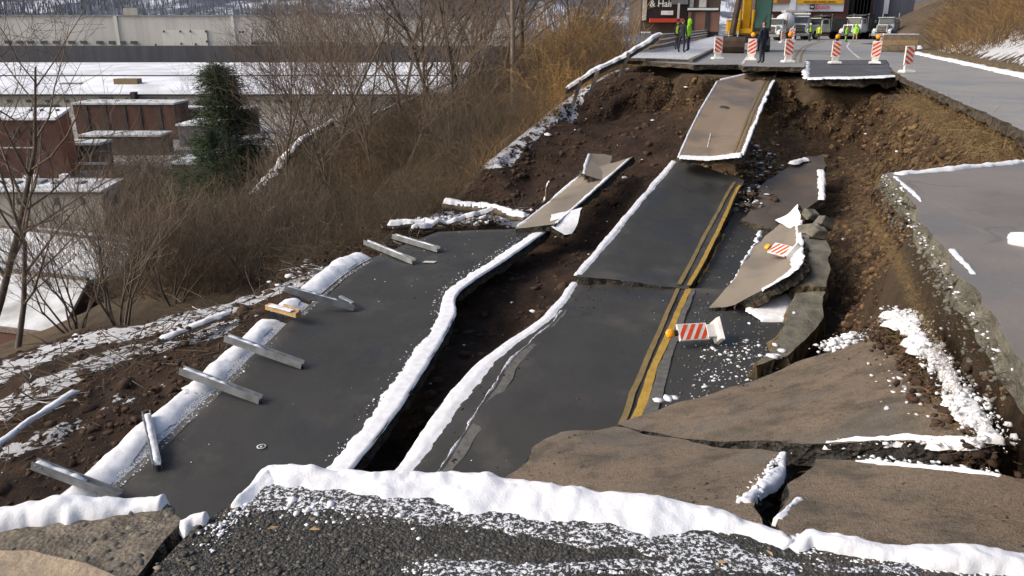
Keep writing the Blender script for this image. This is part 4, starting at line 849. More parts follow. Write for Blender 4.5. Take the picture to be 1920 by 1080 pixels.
# ------------------------------------------------------------------ brown blocks in front
def uc(px, py, off):
    lo_, hi_ = -3.0, -.02
    for _ in range(40):
        z_ = (lo_ + hi_) / 2; p = pz(px, py, z_); rx_ = np.interp(p[1], [0, 3.72, 5.51, 7.94, 9.32, 12], [1.36, 2.59, 3.18, 3.98, 4.4, 5.2])
        if p[0] > rx_ + off: lo_ = z_
        else: hi_ = z_
    return pz(px, py, (lo_ + hi_) / 2)
blkA = [pz(1158, 797, -1.52), pz(1250, 762, -1.5), pz(1330, 738, -1.5), pz(1432, 708, -1.45), pz(1560, 655, -1.28), pz(1640, 630, -1.1), uc(1688, 622, -.06), uc(1730, 670, -.06), uc(1800, 745, -.06), uc(1862, 815, -.06), uc(1852, 832, -.06), pz(1700, 834, -.62), pz(1500, 836, -.88), pz(1350, 830, -1.1), pz(1200, 813, -1.4)]
bA = poly_slab("brown_block", blkA, "brown_block", "asphalt_edge", .17, None, .075, .06, seed=71, rough=.012); tag(bA, "upper brown block reaching to a snowy point below the right road", "road slab")  # sides of all three blocks coloured dark for the shade in the cracks
blkB = [pz(952, 902, -1.2), pz(975, 868, -1.28), pz(1000, 832, -1.38), pz(1050, 808, -1.42), pz(1150, 802, -1.42), pz(1205, 820, -1.36), pz(1350, 842, -1.06), pz(1480, 850, -.86), pz(1478, 868, -.82), pz(1440, 905, -.72), pz(1388, 948, -.60), W3(1.0, 2.85, -.55), W3(.5, 2.85, -.75), W3(-.05, 3.4, -1.0)]
bB = poly_slab("brown_block", blkB, "brown_block", "asphalt_edge", .40, None, .065, .08, seed=72, rough=.012); tag(bB, "left brown block behind the bank of snow, ragged on its left side", "road slab")
blkC = [pz(1530, 864, -.74), pz(1620, 864, -.68), pz(1760, 876, -.56), pz(1905, 896, -.43), W3(2.7, 3.3, -.42), W3(2.3, 2.5, -.32), W3(1.8, 2.42, -.32), W3(1.12, 2.62, -.40), pz(1446, 985, -.5), pz(1490, 932, -.6), pz(1510, 890, -.68)]
bC = poly_slab("brown_block", blkC, "brown_block", "asphalt_edge", .22, None, .055, .06, seed=73, rough=.012); tag(bC, "right brown block nearest the camera, beyond the snowy crack", "road slab")
# snow on the cracks between them
def ob(blk, px, py, up=.0):
    z_ = blk[0][2]
    for _ in range(25): p = pz(px, py, z_); z_ = .5 * z_ + .5 * float(idw(blk, p[:1], p[1:2])[0])
    return pz(px, py, z_) + np.array((0, 0, up))
snow_ridge("snow_edge", [ob(blkA, 1545, 832), ob(blkA, 1620, 828), ob(blkA, 1700, 826), ob(blkA, 1780, 828), ob(blkA, 1846, 830)], .025, [.02, .045, .05, .05, .05], [.02, .03, .035, .035, .03], bA, "snow", 81, .012, 6, .7)
snow_ridge("snow_edge", [ob(blkC, 1600, 866), ob(blkC, 1690, 873), ob(blkC, 1780, 881), ob(blkC, 1880, 895)], [.02, .03, .035, .02], [.015, .03, .03, .02], [.015, .025, .025, .02], bC, "snow", 82, .012, 6, 1.0)
snow_ridge("snow_edge", [ob(blkB, 1470, 850), ob(blkB, 1462, 878), ob(blkB, 1436, 905), ob(blkB, 1394, 942)], [.02, .03, .035, .03], [.03, .04, .05, .04], [.016, .022, .024, .022], bB, "snow", 83, .01, 7, 1.1)
snow_ridge("snow_edge", [ob(blkC, 1458, 978), ob(blkC, 1480, 955), ob(blkC, 1500, 938)], .035, .03, .018, bC, "snow", 84, .01, 7, 1.0)
rgA = np.random.default_rng(12)
def along(pts, n, spread, zs, rg):
    P, _ = polyres(pts, .02); i = rg.integers(0, len(P), n); q = P[i] + np.c_[rg.normal(size=(n, 2)) * spread, rg.uniform(*zs, n)]; return q
for pts_, par_ in (([ob(blkA, 1545, 830), ob(blkA, 1846, 828)], bA), ([ob(blkC, 1610, 858), ob(blkC, 1880, 888)], bC), ([ob(blkB, 1470, 850), ob(blkB, 1394, 942)], bB)):
    lumps("snow_crumbs", along(pts_, 120, .02, (-.004, .008), rgA), rgA.gamma(1.6, .004, 120).clip(.002, .016), "snow", par_, .55, 85)
# snowy crest along the right side of the upper block
crest = [ob(blkA, 1640, 624), uc(1668, 598, -.16), uc(1692, 582, -.16), uc(1715, 602, -.14), uc(1740, 640, -.12), uc(1790, 715, -.10), uc(1830, 765, -.08), uc(1868, 812, -.06)]
_q = along([p - np.array((.03, 0, .16)) for p in crest], 2400, .08, (-.16, .10), rgA); lumps("soil_crumbs", _q, rgA.gamma(1.4, .009, 2400).clip(.004, .03), "clod", None, .8, 184)
_q = along([p - np.array((.06, 0, .10)) for p in crest], 900, .06, (-.08, .06), rgA); _d = np.c_[rgA.normal(size=(900, 2)) * .7 + np.array((-.5, -.2)), rgA.normal(size=900) * .5 + .2]; _d /= np.linalg.norm(_d, axis=1, keepdims=True); blades("dead_grass", _q, rgA.uniform(.04, .16, 900), _d, .0022, "straw", rgA.uniform(0, .8, 900), None, 2, True, .6, 3, 185)
cc = snow_ridge("snow_crust", [p - np.array((0, 0, .035)) for p in crest], [.03, .05, .06, .06, .05, .05, .04], [.03, .06, .09, .08, .06, .06, .04], [.02, .035, .045, .035, .03, .03, .02], None, "snow", 86, .012, 8, 1.3); cc["kind"] = "stuff"
cs = lumps("snow_clumps", along(crest, 1700, .06, (-.08, .015), rgA), rgA.gamma(1.5, .005, 1700).clip(.003, .024), "snow", None, .7, 86, None, True, False, .3)
lumps("snow_clumps", along([ob(blkA, 1560, 656), ob(blkA, 1590, 640), ob(blkA, 1612, 630)], 260, .07, (-.03, .04), rgA), rgA.gamma(1.8, .011, 260).clip(.006, .045), "snow", None, .6, 87, None, True, False, .3)
lumps("snow_clumps", [ob(blkA, a_, b_, .01) for a_, b_ in zip(rgA.normal(1700, 30, 90), rgA.normal(690, 45, 90))], rgA.gamma(1.5, .007, 90).clip(.004, .03), "snow", bA, .5, 88)
lumps("snow_slab", [pz(1253, 747, -2.0), pz(1235, 750, -2.0), pz(1265, 745, -2.0)], [.08, .06, .05], "snow", bA, .22, 89, None, True, True, .1)
# pebbles and grit on the brown blocks
def on_poly(P, n, seed, ex=()):
    rg = np.random.default_rng(seed); A = np.array([p[:2] for p in P]); lo, hi = A.min(0), A.max(0); q = rg.uniform(lo, hi, (n * 3, 2)); q = q[poly_mask(P, q[:, 0], q[:, 1])][:n]
    return np.c_[q, idw(P, q[:, 0], q[:, 1])]
for blk, par, s_ in ((blkA, bA, 91), (blkB, bB, 92), (blkC, bC, 93)):
    q = on_poly(blk, 700, s_); lumps("grit", q, np.random.default_rng(s_).gamma(1.3, .0022, len(q)).clip(.0015, .010), "clod", par, .5, s_)
    q = on_poly(blk, 90, s_ + 5); rg = np.random.default_rng(s_); D = rg.normal(size=(len(q), 3)); D[:, 2] = np.abs(D[:, 2]) * .35 + .05; D /= np.linalg.norm(D, axis=1, keepdims=True)
    blades("dead_grass", q, rg.uniform(.02, .07, len(q)), D, .002, "straw", rg.uniform(0, .7, len(q)), par, 2, True, .5, 3, s_)

# ------------------------------------------------------------------ snow on the near rim
rim_main = near_rim[4:13]
bank = snow_ridge("snow_bank", [p + np.array((.02, -.04, 0)) for p in rim_main], [.02, .05, .055, .06, .06, .055, .05, .04], [.04, .11, .14, .18, .22, .21, .16, .08], [.025, .038, .042, .045, .05, .046, .042, .03], None, "snow", 101, .012, 14, .28, True)
bank["kind"] = "stuff"
b3 = snow_ridge("snow_bank", [p + np.array((0, -.045, 0)) for p in near_rim[12:16]], [.04, .06, .055, .06, .06], [.03, .05, .05, .05, .055], [.03, .05, .035, .05, .045], None, "snow", 103, .012, 9, .5); b3["kind"] = "stuff"
b4 = snow_ridge("snow_bank", [pz(-60, 988, -.045), pz(60, 972, -.04), pz(180, 962, -.035), pz(312, 954, -.03)], [.05, .06, .06, .05], [.07, .09, .08, .05], [.05, .065, .065, .055], None, "snow", 104, .012, 8, .4); b4["kind"] = "stuff"
b5 = snow_ridge("snow_bank", [pz(338, 992, -.01), pz(362, 982, -.01), pz(392, 976, 0)], .025, .025, .025, None, "snow", 105, .01, 5, .4); b5["kind"] = "stuff"
ds = snow_ridge("snow_dusting", [p + np.array((.0, -.17 - .09 * f_, .0)) for p, f_ in zip(rim_main[1:], (.1, .3, .6, .8, 1, 1, .6, .1))], .10, .07, .006, None, "snow_speckle", 121, .02, 6, .9); ds["kind"] = "stuff"
ds = snow_ridge("snow_dusting", [W3(-.3, 2.13, .0), W3(.3, 2.135, 0), W3(.9, 2.15, 0), W3(1.3, 2.12, 0)], .05, .05, .006, None, "snow_speckle", 122, .02, 6, 1.0); ds["kind"] = "stuff"
# crumbling inner border and loose snow at the bottom of the picture
rgN = np.random.default_rng(44)
P_, _ = polyres(rim_main, .01); i_ = rgN.integers(0, len(P_), 2600); q = P_[i_] + np.c_[rgN.normal(size=2600) * .02, -.15 - np.abs(rgN.normal(size=2600)) * .065 - .02 * np.sin(i_ / 30), np.zeros(2600)]
lumps("snow_crumbs", q, rgN.gamma(1.5, .0019, 2600).clip(.001, .009), "snow", None, .55, 45)
P_, _ = polyres(near_rim[12:16], .01); i_ = rgN.integers(0, len(P_), 900); q = P_[i_] + np.c_[rgN.normal(size=900) * .02, -.085 - np.abs(rgN.normal(size=900)) * .03, np.zeros(900)]
lumps("snow_crumbs", q, rgN.gamma(1.5, .0018, 900).clip(.001, .008), "snow", None, .5, 46)
q = np.concatenate([np.c_[rgN.uniform(-.35, 1.7, 1500), 2.125 + np.abs(rgN.normal(size=1500)) * .03, np.zeros(1500)], np.c_[rgN.uniform(.1, 1.2, 700), rgN.uniform(2.12, 2.34, 700), np.zeros(700)]])
q = q[fbm(q, .16, 3, 77) > .05 - .3 * (q[:, 1] < 2.16)]
lumps("snow_crumbs", q, rgN.gamma(1.5, .0022, len(q)).clip(.001, .010), "snow", None, .45, 47)
for k, (a, b, r_) in enumerate([(455, 932, .014), (548, 938, .02), (623, 950, .02), (560, 962, .012), (580, 960, .016), (432, 963, .01), (760, 930, .012), (1385, 1010, .015), (520, 950, .008)]): pass
lumps("snow_crumbs", [pz(a, b, .004) for a, b in ((548, 938), (620, 945), (556, 962), (575, 958), (432, 963), (750, 966), (1130, 1002), (785, 1010))], [.02, .018, .016, .014, .01, .012, .012, .01], "snow", None, .45, 48, None, True, True, .1)
# aggregate stones of the near asphalt
N_ = 3000; q = np.c_[rgN.uniform(-1.62, 1.75, N_), rgN.uniform(2.08, 2.85, N_), np.zeros(N_)]; q = q[poly_mask(near_rim + [W3(2, 1, 0), W3(-1.3, 1, 0)], q[:, 0], q[:, 1])]
lumps("aggregate", q, rgN.gamma(3.0, .0022, len(q)).clip(.003, .012), "stone_mix", near_road, .22, 50, rgN.uniform(0, 1, len(q))**1.7)
N_ = 16000; q = np.c_[rgN.uniform(-2.4, -1.1, N_), rgN.uniform(2.0, 2.85, N_), np.zeros(N_)]; q = q[poly_mask(sh, q[:, 0], q[:, 1])]; q[:, 2] = idw(sh, q[:, 0], q[:, 1]); q = q[(q[:, 1] > 2.42 + .15 * fbm(q, .3, 3, 5)) | (rgN.uniform(size=len(q)) < .15)]
lumps("gravel", q, rgN.gamma(2.0, .0042, len(q)).clip(.003, .018), "stone_mix", shoulder, .55, 51, rgN.uniform(.3, 1, len(q)))
for k, (a, b, rz) in enumerate([(1355, 1057, .2), (1442, 1040, 1.9), (512, 992, .5), (590, 995, .1)]):      # dead leaves
    m_ = MB(); m_.add([(-.02, 0, .004), (-.006, .008, .010), (.02, .0, .006), (-.004, -.008, .009)], [(0, 1, 2, 3)]); o = m_.build("dead_leaf", "leaf_litter", None); o.location = pz(a, b, .008); o.rotation_euler = (.1, .1, rz)
    tag(o, ["small orange leaf on the asphalt near the bottom right", "thin curled leaf stuck below the snow bank at right", "left one of two dry leaves on the coarse asphalt", "right one of two dry leaves on the coarse asphalt"][k], "leaf", "dead leaves on the near road")

# right piece of road: snow along its far edge, pale joint line and a lump of snow
snow_ridge("snow_edge", [W3(4.42, 9.22, 0), W3(5.5, 9.7, 0), W3(6.59, 10.19, 0), W3(9.0, 10.95, 0)], .05, .09, .03, right_piece, "snow", 111, .05, 5, .5)
snow_ridge("snow_edge", [W3(4.38, 9.1, .0), W3(4.08, 7.9, 0), W3(4.0, 7.7, 0)], .03, .03, .012, right_piece, "snow", 112, .04, 4, .7)
snow_ridge("snow_edge", [W3(3.42, 6.0, .0), W3(3.3, 5.6, 0), W3(3.2, 5.3, 0)], .02, .03, .01, right_piece, "snow", 113, .04, 4, .7)
tag(lumps("snow_lump", [pz(1930, 452, .02), pz(1915, 445, .03)], [.16, .09], "snow", None, .5, 114, None, True, True, .08), kind="stuff")
rgE = np.random.default_rng(61); P_, _ = polyres([W3(4.35, 9.25, -.12), W3(3.95, 7.94, -.14), W3(3.15, 5.51, -.14), W3(2.55, 3.72, -.14)], .02)
i_ = rgE.integers(0, len(P_), 420); lumps("edge_stones", P_[i_] + np.c_[-rgE.uniform(.0, .12, 420), np.zeros(420), rgE.uniform(-.14, .10, 420)], rgE.gamma(2.0, .005, 420).clip(.004, .02), "rubble", right_piece, .8, 62)
i_ = rgE.integers(0, len(P_), 130); lumps("snow_crumbs", P_[i_] + np.c_[-rgE.uniform(.0, .06, 130), np.zeros(130), rgE.uniform(.04, .14, 130)], rgE.gamma(1.8, .004, 130).clip(.003, .016), "snow", right_piece, .6, 63)
# ------------------------------------------------------------------ fallen posts on the left lane
def ibeam(name, a, b, label, w=.15, h=.16, mat="galvanized", snow_from=0.0, snow_to=1.0, roll=0.0):
    a, b = Vector(a), Vector(b); L = (b - a).length; root = empty(name, tuple(a)); d = (b - a).normalized()
    x = d.cross(Vector((0, 0, 1))).normalized(); z = x.cross(d); R = Matrix((x, d, z)).transposed(); R = R @ Matrix.Rotation(roll, 3, 'Y'); root.rotation_euler = R.to_euler()
    for s_ in (-1, 1): m_ = MB(); m_.box((s_ * w * .46, L / 2, h / 2), (.016, L, h)); m_.build("flange", mat, root)
    m_ = MB(); m_.box((0, L / 2, h * .52), (w * .9, L - .01, .014)); m_.build("web", mat, root)
    rg = np.random.default_rng(int(abs(a.x * 100)) % 997); n = 40; yv = np.linspace(max(snow_from, .01) * L, min(snow_to, .99) * L, n); xs = np.linspace(-w * .43, w * .43, 5); V = np.zeros((n, 5, 3))
    V[..., 0] = xs[None]; V[..., 1] = yv[:, None]; V[..., 2] = h * .62 + .065 * (1 - (xs / (w * .47))**4)[None] * (1 + .5 * n1(yv, .2, 3, 3)[:, None]) * np.clip(np.minimum(np.arange(n), n - 1 - np.arange(n)) / 3, .0, 1)[:, None]
    q = np.arange(n * 5).reshape(n, 5); q = np.stack([q[:-1, :-1], q[:-1, 1:], q[1:, 1:], q[1:, :-1]], -1).reshape(-1, 4)
    mesh_np("snow", V.reshape(-1, 3), [q], "snow", root, True)
    for yy_ in (.08, .18):
        m_ = MB(); m_.lathe([(.0, .012), (.014, .012), (.018, .004), (.018, 0)], 8, Matrix.Translation((w * .47 + .004, yy_, h * .7)) @ Matrix.Rotation(math.pi / 2, 4, 'Y')); m_.build("bolt", mat, root)
    return tag(root, label, "guardrail post", "posts lying on the left lane")
PO = [((62, 874, -5.78), (224, 940, -5.92), "nearest fallen post, lying at the lower left with snow on its upper half", 0, .6),
      ((273, 780, -5.25), (296, 884, -5.72), "snow filled post lying almost end on towards the camera", 0, 1),
      ((338, 698, -5.36), (488, 758, -5.42), "fallen post between the end on post and the middle of the kerb", 0, .6),
      ((422, 636, -5.18), (567, 692, -5.28), "fallen post across the kerb just below the kerb gap", 0, .5),
      ((533, 543, -5.02), (662, 584, -5.12), "fallen post above the kerb gap with a short stub beside its end", 0, .8),
      ((683, 455, -4.86), (777, 497, -5.0), "second farthest fallen post, beside the broken kerb end", 0, .8),
      ((736, 446, -4.84), (823, 474, -4.86), "farthest fallen post, at the far end of the left lane", 0, .95)]
KX = [(132, 902), (279, 800), (388, 718), (472, 656), (592, 562), (718, 471), (772, 457)]
def post_ends(a, b, kx):
    (v_, u_), = trace(rs_left, [b[:2]]); A = rs_left.at(np.array(u_), np.array(v_)) + np.array((0, 0, .03)); e_ = rs_left.at(np.array(0.0), np.array(np.clip(v_, 0, 1)))
    zk = float(e_[2]) + (.34 if kx[0] < 700 else .10); K = pz(kx[0], kx[1], zk); d = K - A; s_ = math.hypot(a[0] - b[0], a[1] - b[1]) / math.hypot(kx[0] - b[0], kx[1] - b[1]); return A + d * s_, A
for (a, b, lb, s0, s1), kx in zip(PO, KX):
    E0, E1 = post_ends(a, b, kx); ibeam("guardrail_post", E0, E1, lb, snow_from=s0, snow_to=s1)
for a, b, lb, s0, s1 in (): ibeam("guardrail_post", pz(*a), pz(*b), lb, snow_from=s0, snow_to=s1)
o = MB(); o.bar(pz(638, 556, -5.12), pz(662, 569, -5.14), .10, .06); tag(o.build("post_stub", "galvanized", None, .008), "short pale stub lying beside the end of a fallen post", "post stub")
wb = empty("timber_block", tuple(pz(505, 573, -5.06))); tag(wb, "short raw timber block lying in the gap of the snowy kerb", "timber")
m_ = MB(); m_.bar(pz(502, 574, -5.05), pz(560, 590, -5.1), .20, .13); under(wb, m_.build("beam", "raw_wood", None, .01)); m_ = MB(); m_.bar(pz(532, 572, -4.98), pz(562, 583, -5.02), .06, .06); under(wb, m_.build("batten", "raw_wood", None, .006))
m_ = MB(); m_.bar(pz(506, 572, -4.965), pz(548, 583, -5.0), .15, .03); under(wb, m_.build("snow", "snow", None, .008))
# guardrail beams lying in the soil on the left
def wbeam(name, pts, label, group, mat="galvanized", width=.31, tilt=.5):
    P, _ = polyres(pts, .25); n = len(P); t_ = np.gradient(P, axis=0); t_ /= np.linalg.norm(t_, axis=1, keepdims=True); x_ = np.cross(t_, np.array((0, 0, 1.))); x_ /= np.linalg.norm(x_, axis=1, keepdims=True); z_ = np.cross(x_, t_)
    prof = [(-.5, 0), (-.38, .2), (-.22, .2), (-.06, 0), (.06, 0), (.22, .2), (.38, .2), (.5, 0)]; ca, sa = math.cos(tilt), math.sin(tilt); V = []
    for k, (a, h) in enumerate(prof):
        p, q_ = a * width, h * width * 1.1; V.append(P + x_ * (p * ca - q_ * sa) + z_ * (p * sa + q_ * ca))
    V = np.stack(V, 1); K = len(prof); q = np.arange(n * K).reshape(n, K); q = np.stack([q[:-1, :-1], q[:-1, 1:], q[1:, 1:], q[1:, :-1]], -1).reshape(-1, 4)
    V2 = V - z_[:, None] * .012; root = mesh_np(name, np.concatenate([V.reshape(-1, 3), V2.reshape(-1, 3)]), [q, q[:, ::-1] + n * K], mat, None, True); tag(root, label, "guardrail", group)
    return root
def snow_cap(pts, w, h, parent, seed): return snow_ridge("snow", pts, w, w, h, parent, "snow", seed, .1, 4, .35)
q_ = [pz(300, 642, -6.5), pz(430, 590, -6.2)]; o = wbeam("guardrail_beam", q_, "straight snowy rail lying on the soil above the kerb's middle", "loose rails"); snow_cap([p + np.array((0, 0, .10)) for p in q_], .12, .06, o, 3)
q_ = [pz(-20, 850, -6.95), pz(60, 790, -6.8), pz(145, 735, -6.65)]; o = wbeam("guardrail_beam", q_, "thin snowy rail running off the left side of the picture", "loose rails", width=.2); snow_cap([p + np.array((0, 0, .07)) for p in q_], .08, .05, o, 4)
q_ = [py_(1062, 172, 38.0), py_(1110, 140, 38.6), py_(1168, 112, 39.4), py_(1238, 68, 41)]; hg = wbeam("guardrail_beam", q_, "snowy guardrail hanging down the bank from the far road", "loose rails", "weathered_rail", .4, 1.0); snow_cap([p + np.array((0, 0, .16)) for p in q_], .14, .09, hg, 5)
for (a, b, Y_) in ((1170, 108, 39.3), (1112, 142, 38.4), (1080, 160, 38.1)):
    m_ = MB(); c_ = py_(a, b, Y_); m_.box(c_ + np.array((.05, .1, -.35)), (.16, .16, 1.2), Matrix.Rotation(.3, 3, 'Y')); under_o = m_.build("post", "grey_wood", hg, .01)
# snowy fallen logs at the far end of the left lane
def log_(pts, r0, r1, label, seed):
    P, _ = polyres(pts, .25); rg = np.random.default_rng(seed); P[1:-1] += rg.normal(size=(len(P) - 2, 3)) * .04; R = np.linspace(r0, r1, len(P)); m_ = MB(); m_.tube(P, R, 8); o = m_.build("fallen_log", "bark", None)
    tag(o, label, "log", "fallen logs beyond the left lane"); snow_ridge("snow", P + np.array((0, 0, r0 * .70)), R * .95, R * .95, .10, o, "snow", seed, .07, 4, .5); return o
log_([pz(834, 384, -4.75), pz(900, 390, -4.75), pz(985, 412, -4.75)], .20, .12, "thick snowy log arching over a dark hollow beyond the left lane", 3)
log_([pz(770, 432, -5.0), pz(850, 415, -4.85), pz(925, 392, -4.5)], .08, .05, "thin straight log leaning behind the thick snowy log", 4)
log_([pz(728, 424, -5.1), pz(800, 420, -5.05), pz(838, 424, -5.05)], .16, .12, "short snowy log farthest left beyond the left lane", 5)
log_([pz(1018, 380, -4.4), pz(1030, 342, -3.6)], .06, .035, "thin white stick standing left of the twisted strip", 6)
log_([pz(475, 372, -9.0), pz(520, 320, -7.6), pz(560, 270, -6.2), pz(625, 230, -5.0)], .36, .18, "leaning dead trunk with snow on its upper side beside the evergreen", 7)
log_([pz(700, 215, -4.8), pz(800, 175, -3.7), pz(905, 128, -2.4)], .10, .04, "long thin dead trunk leaning through the trees left of the pole", 8)
lumps("soil_mound", np.concatenate([along([pz(600, 510, -6.0), pz(690, 465, -5.6)], 160, .5, (-.2, .25), rgA), along([pz(760, 432, -5.5), pz(960, 408, -5.1)], 120, .5, (-.3, .1), rgA), along([pz(120, 860, -6.9), pz(420, 610, -6.2)], 420, .8, (-.25, .08), rgA)]), rgA.gamma(1.6, .02, 700).clip(.01, .10), "clod", None, .7, 7)
lumps("snow_clumps", np.concatenate([along([pz(735, 425, -5.2), pz(840, 415, -5.1)], 120, .25, (-.05, .15), rgA), along([pz(860, 415, -5.1), pz(1000, 395, -4.8)], 90, .3, (-.1, .1), rgA), along([pz(560, 520, -6.0), pz(600, 500, -5.9)], 60, .35, (-.05, .1), rgA)]), rgA.gamma(2.0, .03, 270).clip(.015, .13), "snow", None, .5, 8, None, True, True, .2)

rgS = np.random.default_rng(77); B_ = np.concatenate([along([pz(-40, 800, -7.1), pz(200, 680, -6.9), pz(430, 590, -6.5)], 420, 1.0, (.0, .12), rgS), along([pz(560, 520, -6.0), pz(760, 440, -5.4), pz(980, 395, -4.8)], 260, .5, (.0, .15), rgS)])
B_[:, 2] = np.maximum(B_[:, 2], hz(B_[:, 0], B_[:, 1]) + .02); D_ = rgS.normal(size=B_.shape); D_[:, 2] = np.abs(D_[:, 2]) * .25; D_ /= np.linalg.norm(D_, axis=1, keepdims=True)
o = blades("brush_debris", B_, rgS.uniform(.3, 1.6, len(B_)), D_, rgS.uniform(.006, .022, len(B_)), "thicket", rgS.uniform(0, .5, len(B_)), None, 3, True, .5, 4, 9)
o = blades("snowy_twigs", B_[::16] + np.array((0, 0, .02)), rgS.uniform(.3, .9, len(B_[::16])), D_[::16], .010, "snow", np.zeros(len(B_[::16])), None, 3, True, .5, 4, 10)
# ------------------------------------------------------------------ barricades
def make_barricade(lamp=True):
    root = empty("barricade")
    m_ = MB(); m_.box((0, 0, .05), (.56, .42, .10), None, 0, (.86, .82)); m_.build("base", "rubber", root, .012) if False else m_.build("base", "barricade_white", root, .015)
    m_ = MB(); m_.box((0, 0, .20), (.30, .10, .22)); m_.build("stem", "barricade_white", root, .01)
    m_ = MB(); m_.box((0, 0, .64), (.40, .07, .72)); body = m_.build("panel", "barricade_white", root, .012)
    for sy in (-1, 1):
        for k in range(4):       # diagonal stripes clipped to the panel
            z0 = .30 + k * .185 - .12; poly = []
            pts = [(-.175, z0), (.175, z0 + .22), (.175, z0 + .22 + .095), (-.175, z0 + .095)]
            zmin, zmax = .31, .965
            out = []
            for (x0, za), (x1, zb) in zip(pts, pts[1:] + pts[:1]):
                ia, ib = zmin <= za <= zmax, zmin <= zb <= zmax
                if ia: out.append((x0, za))
                if ia != ib:
                    for zc in (zmin, zmax):
                        if (za - zc) * (zb - zc) < 0: f = (zc - za) / (zb - za); out.append((x0 + (x1 - x0) * f, zc))
            if len(out) > 2:
                st_ = MB(); st_.prism([(x * -sy, z) for x, z in out], .004, Matrix.Translation((0, sy * .038, 0))); st_.build("stripe", "stripe_orange", root)
    if lamp:
        m_ = MB(); m_.box((0, 0, 1.04), (.12, .07, .09)); lm = m_.build("lamp", "rubber", root, .008)
        m_ = MB(); m_.lathe([(.0, -.055), (.075, -.05), (.105, -.02), (.105, .02), (.075, .05), (0, .055)], 18, Matrix.Translation((0, 0, 1.18)) @ Matrix.Rotation(math.pi / 2, 4, 'X')); ln = m_.build("lens", "amber_lens", lm)
    return root
b_l, b_n = make_barricade(True), make_barricade(False); uses = {True: b_l, False: b_n}; used_ = {True: False, False: False}
def barricade(loc, rz, lamp, label, rot=None, sc=1.0, mirror=False):
    o = uses[lamp] if not used_[lamp] else copy_tree(uses[lamp]); used_[lamp] = True
    o.location = loc; o.rotation_euler = rot if rot is not None else (0, 0, rz); o.scale = (sc * (-1 if mirror else 1), sc, sc)
    return tag(o, label, "barricade", "striped barricades at the slide")
BAR = [(1345, 111, .15, False, "leftmost standing barricade, no lamp, in front of the excavator bucket", 1.15), (1408, 113, -.3, True, "barricade with lamp half hidden by the person in navy", 1.1), (1477, 117, .1, True, "barricade with amber lamp just right of the person in navy", 1.15),
       (1565, 119, .0, True, "barricade with amber lamp alone in the middle of the far road", 1.1), (1640, 119, -.4, True, "rightmost of the nearer lamp topped barricades", 1.1), (1700, 136, .25, False, "largest standing barricade, no lamp, at the right side of the far road", 1.05),
       (1653, 96, .2, True, "small barricade right behind the rightmost lamp topped one", 1.0), (1467, 80, .3, False, "left one of two tiny barricades by the white trucks", 1.3), (1484, 78, -.2, False, "right one of two tiny barricades by the white trucks", 1.5)]
for k, (a, b, rz, lp, lb, sc) in enumerate(BAR): barricade(pf(a, b), rz, lp, lb, None, sc, k in (0, 2, 3, 5))
def lying(px1, px2, face, label, lamp=True, sc=1.0, lift=.12):
    """barricade lying from base px2 to top px1 (3D points); face = direction its stripes look"""
    a, b = Vector(px2), Vector(px1); z = (b - a).normalized(); f = Vector(face); y = -(f - z * f.dot(z)).normalized(); x = y.cross(z)
    R = Matrix((x, y, z)).transposed(); o = barricade(a, 0, lamp, label, R.to_euler(), sc, True); return o
lying(pz(1262, 625, -4.80), pz(1348, 620, -4.84), (0, -.75, .65), "fallen barricade lying on the dark roadway with its base tipped up", True, 1.0)
lying(pz(1416, 457, -4.12), pz(1492, 476, -4.0), (-.35, -.6, .7), "fallen barricade leaning on the curled pale slab", True, .92)

# ------------------------------------------------------------------ guardrail at the far left
gr = empty("guardrail", tuple(pf(1215, 101))); tag(gr, "low guardrail of stacked rails running back beside the far pavement", "guardrail")
gl = [pf(1213, 101), pf(1240, 94), pf(1262, 87), pf(1290, 77.5), pf(1340, 67)]
for hz_, w_ in ((.30, .16), (.62, .2), (.98, .22)):
    m_ = MB()
    for a, b in zip(gl[:-1], gl[1:]): m_.bar(a + np.array((0, 0, hz_)), b + np.array((0, 0, hz_)), .10, w_)
    rl_ = under(gr, m_.build("rail", "weathered_rail", None)); m_ = MB()
    for a, b in zip(gl[:-1], gl[1:]): m_.bar(a + np.array((0, 0, hz_ + w_ / 2 + .025)), b + np.array((0, 0, hz_ + w_ / 2 + .025)), .12, .05)
    s2 = m_.build("snow", "snow", None, .015); s2.parent = rl_
GP, _ = polyres(gl, 2.6)
for k, p in enumerate(GP): m_ = MB(); m_.box(p + np.array((-.14, .0, .5)), (.18, .18, 1.25) if k else (.5, .35, 1.45)); under(gr, m_.build("post", "grey_wood" if k else "galvanized", None, .015))
m_ = MB(); m_.box(GP[0] + np.array((-.14, 0, 1.26)), (.56, .4, .08)); under(gr, m_.build("snow", "snow", None, .02))

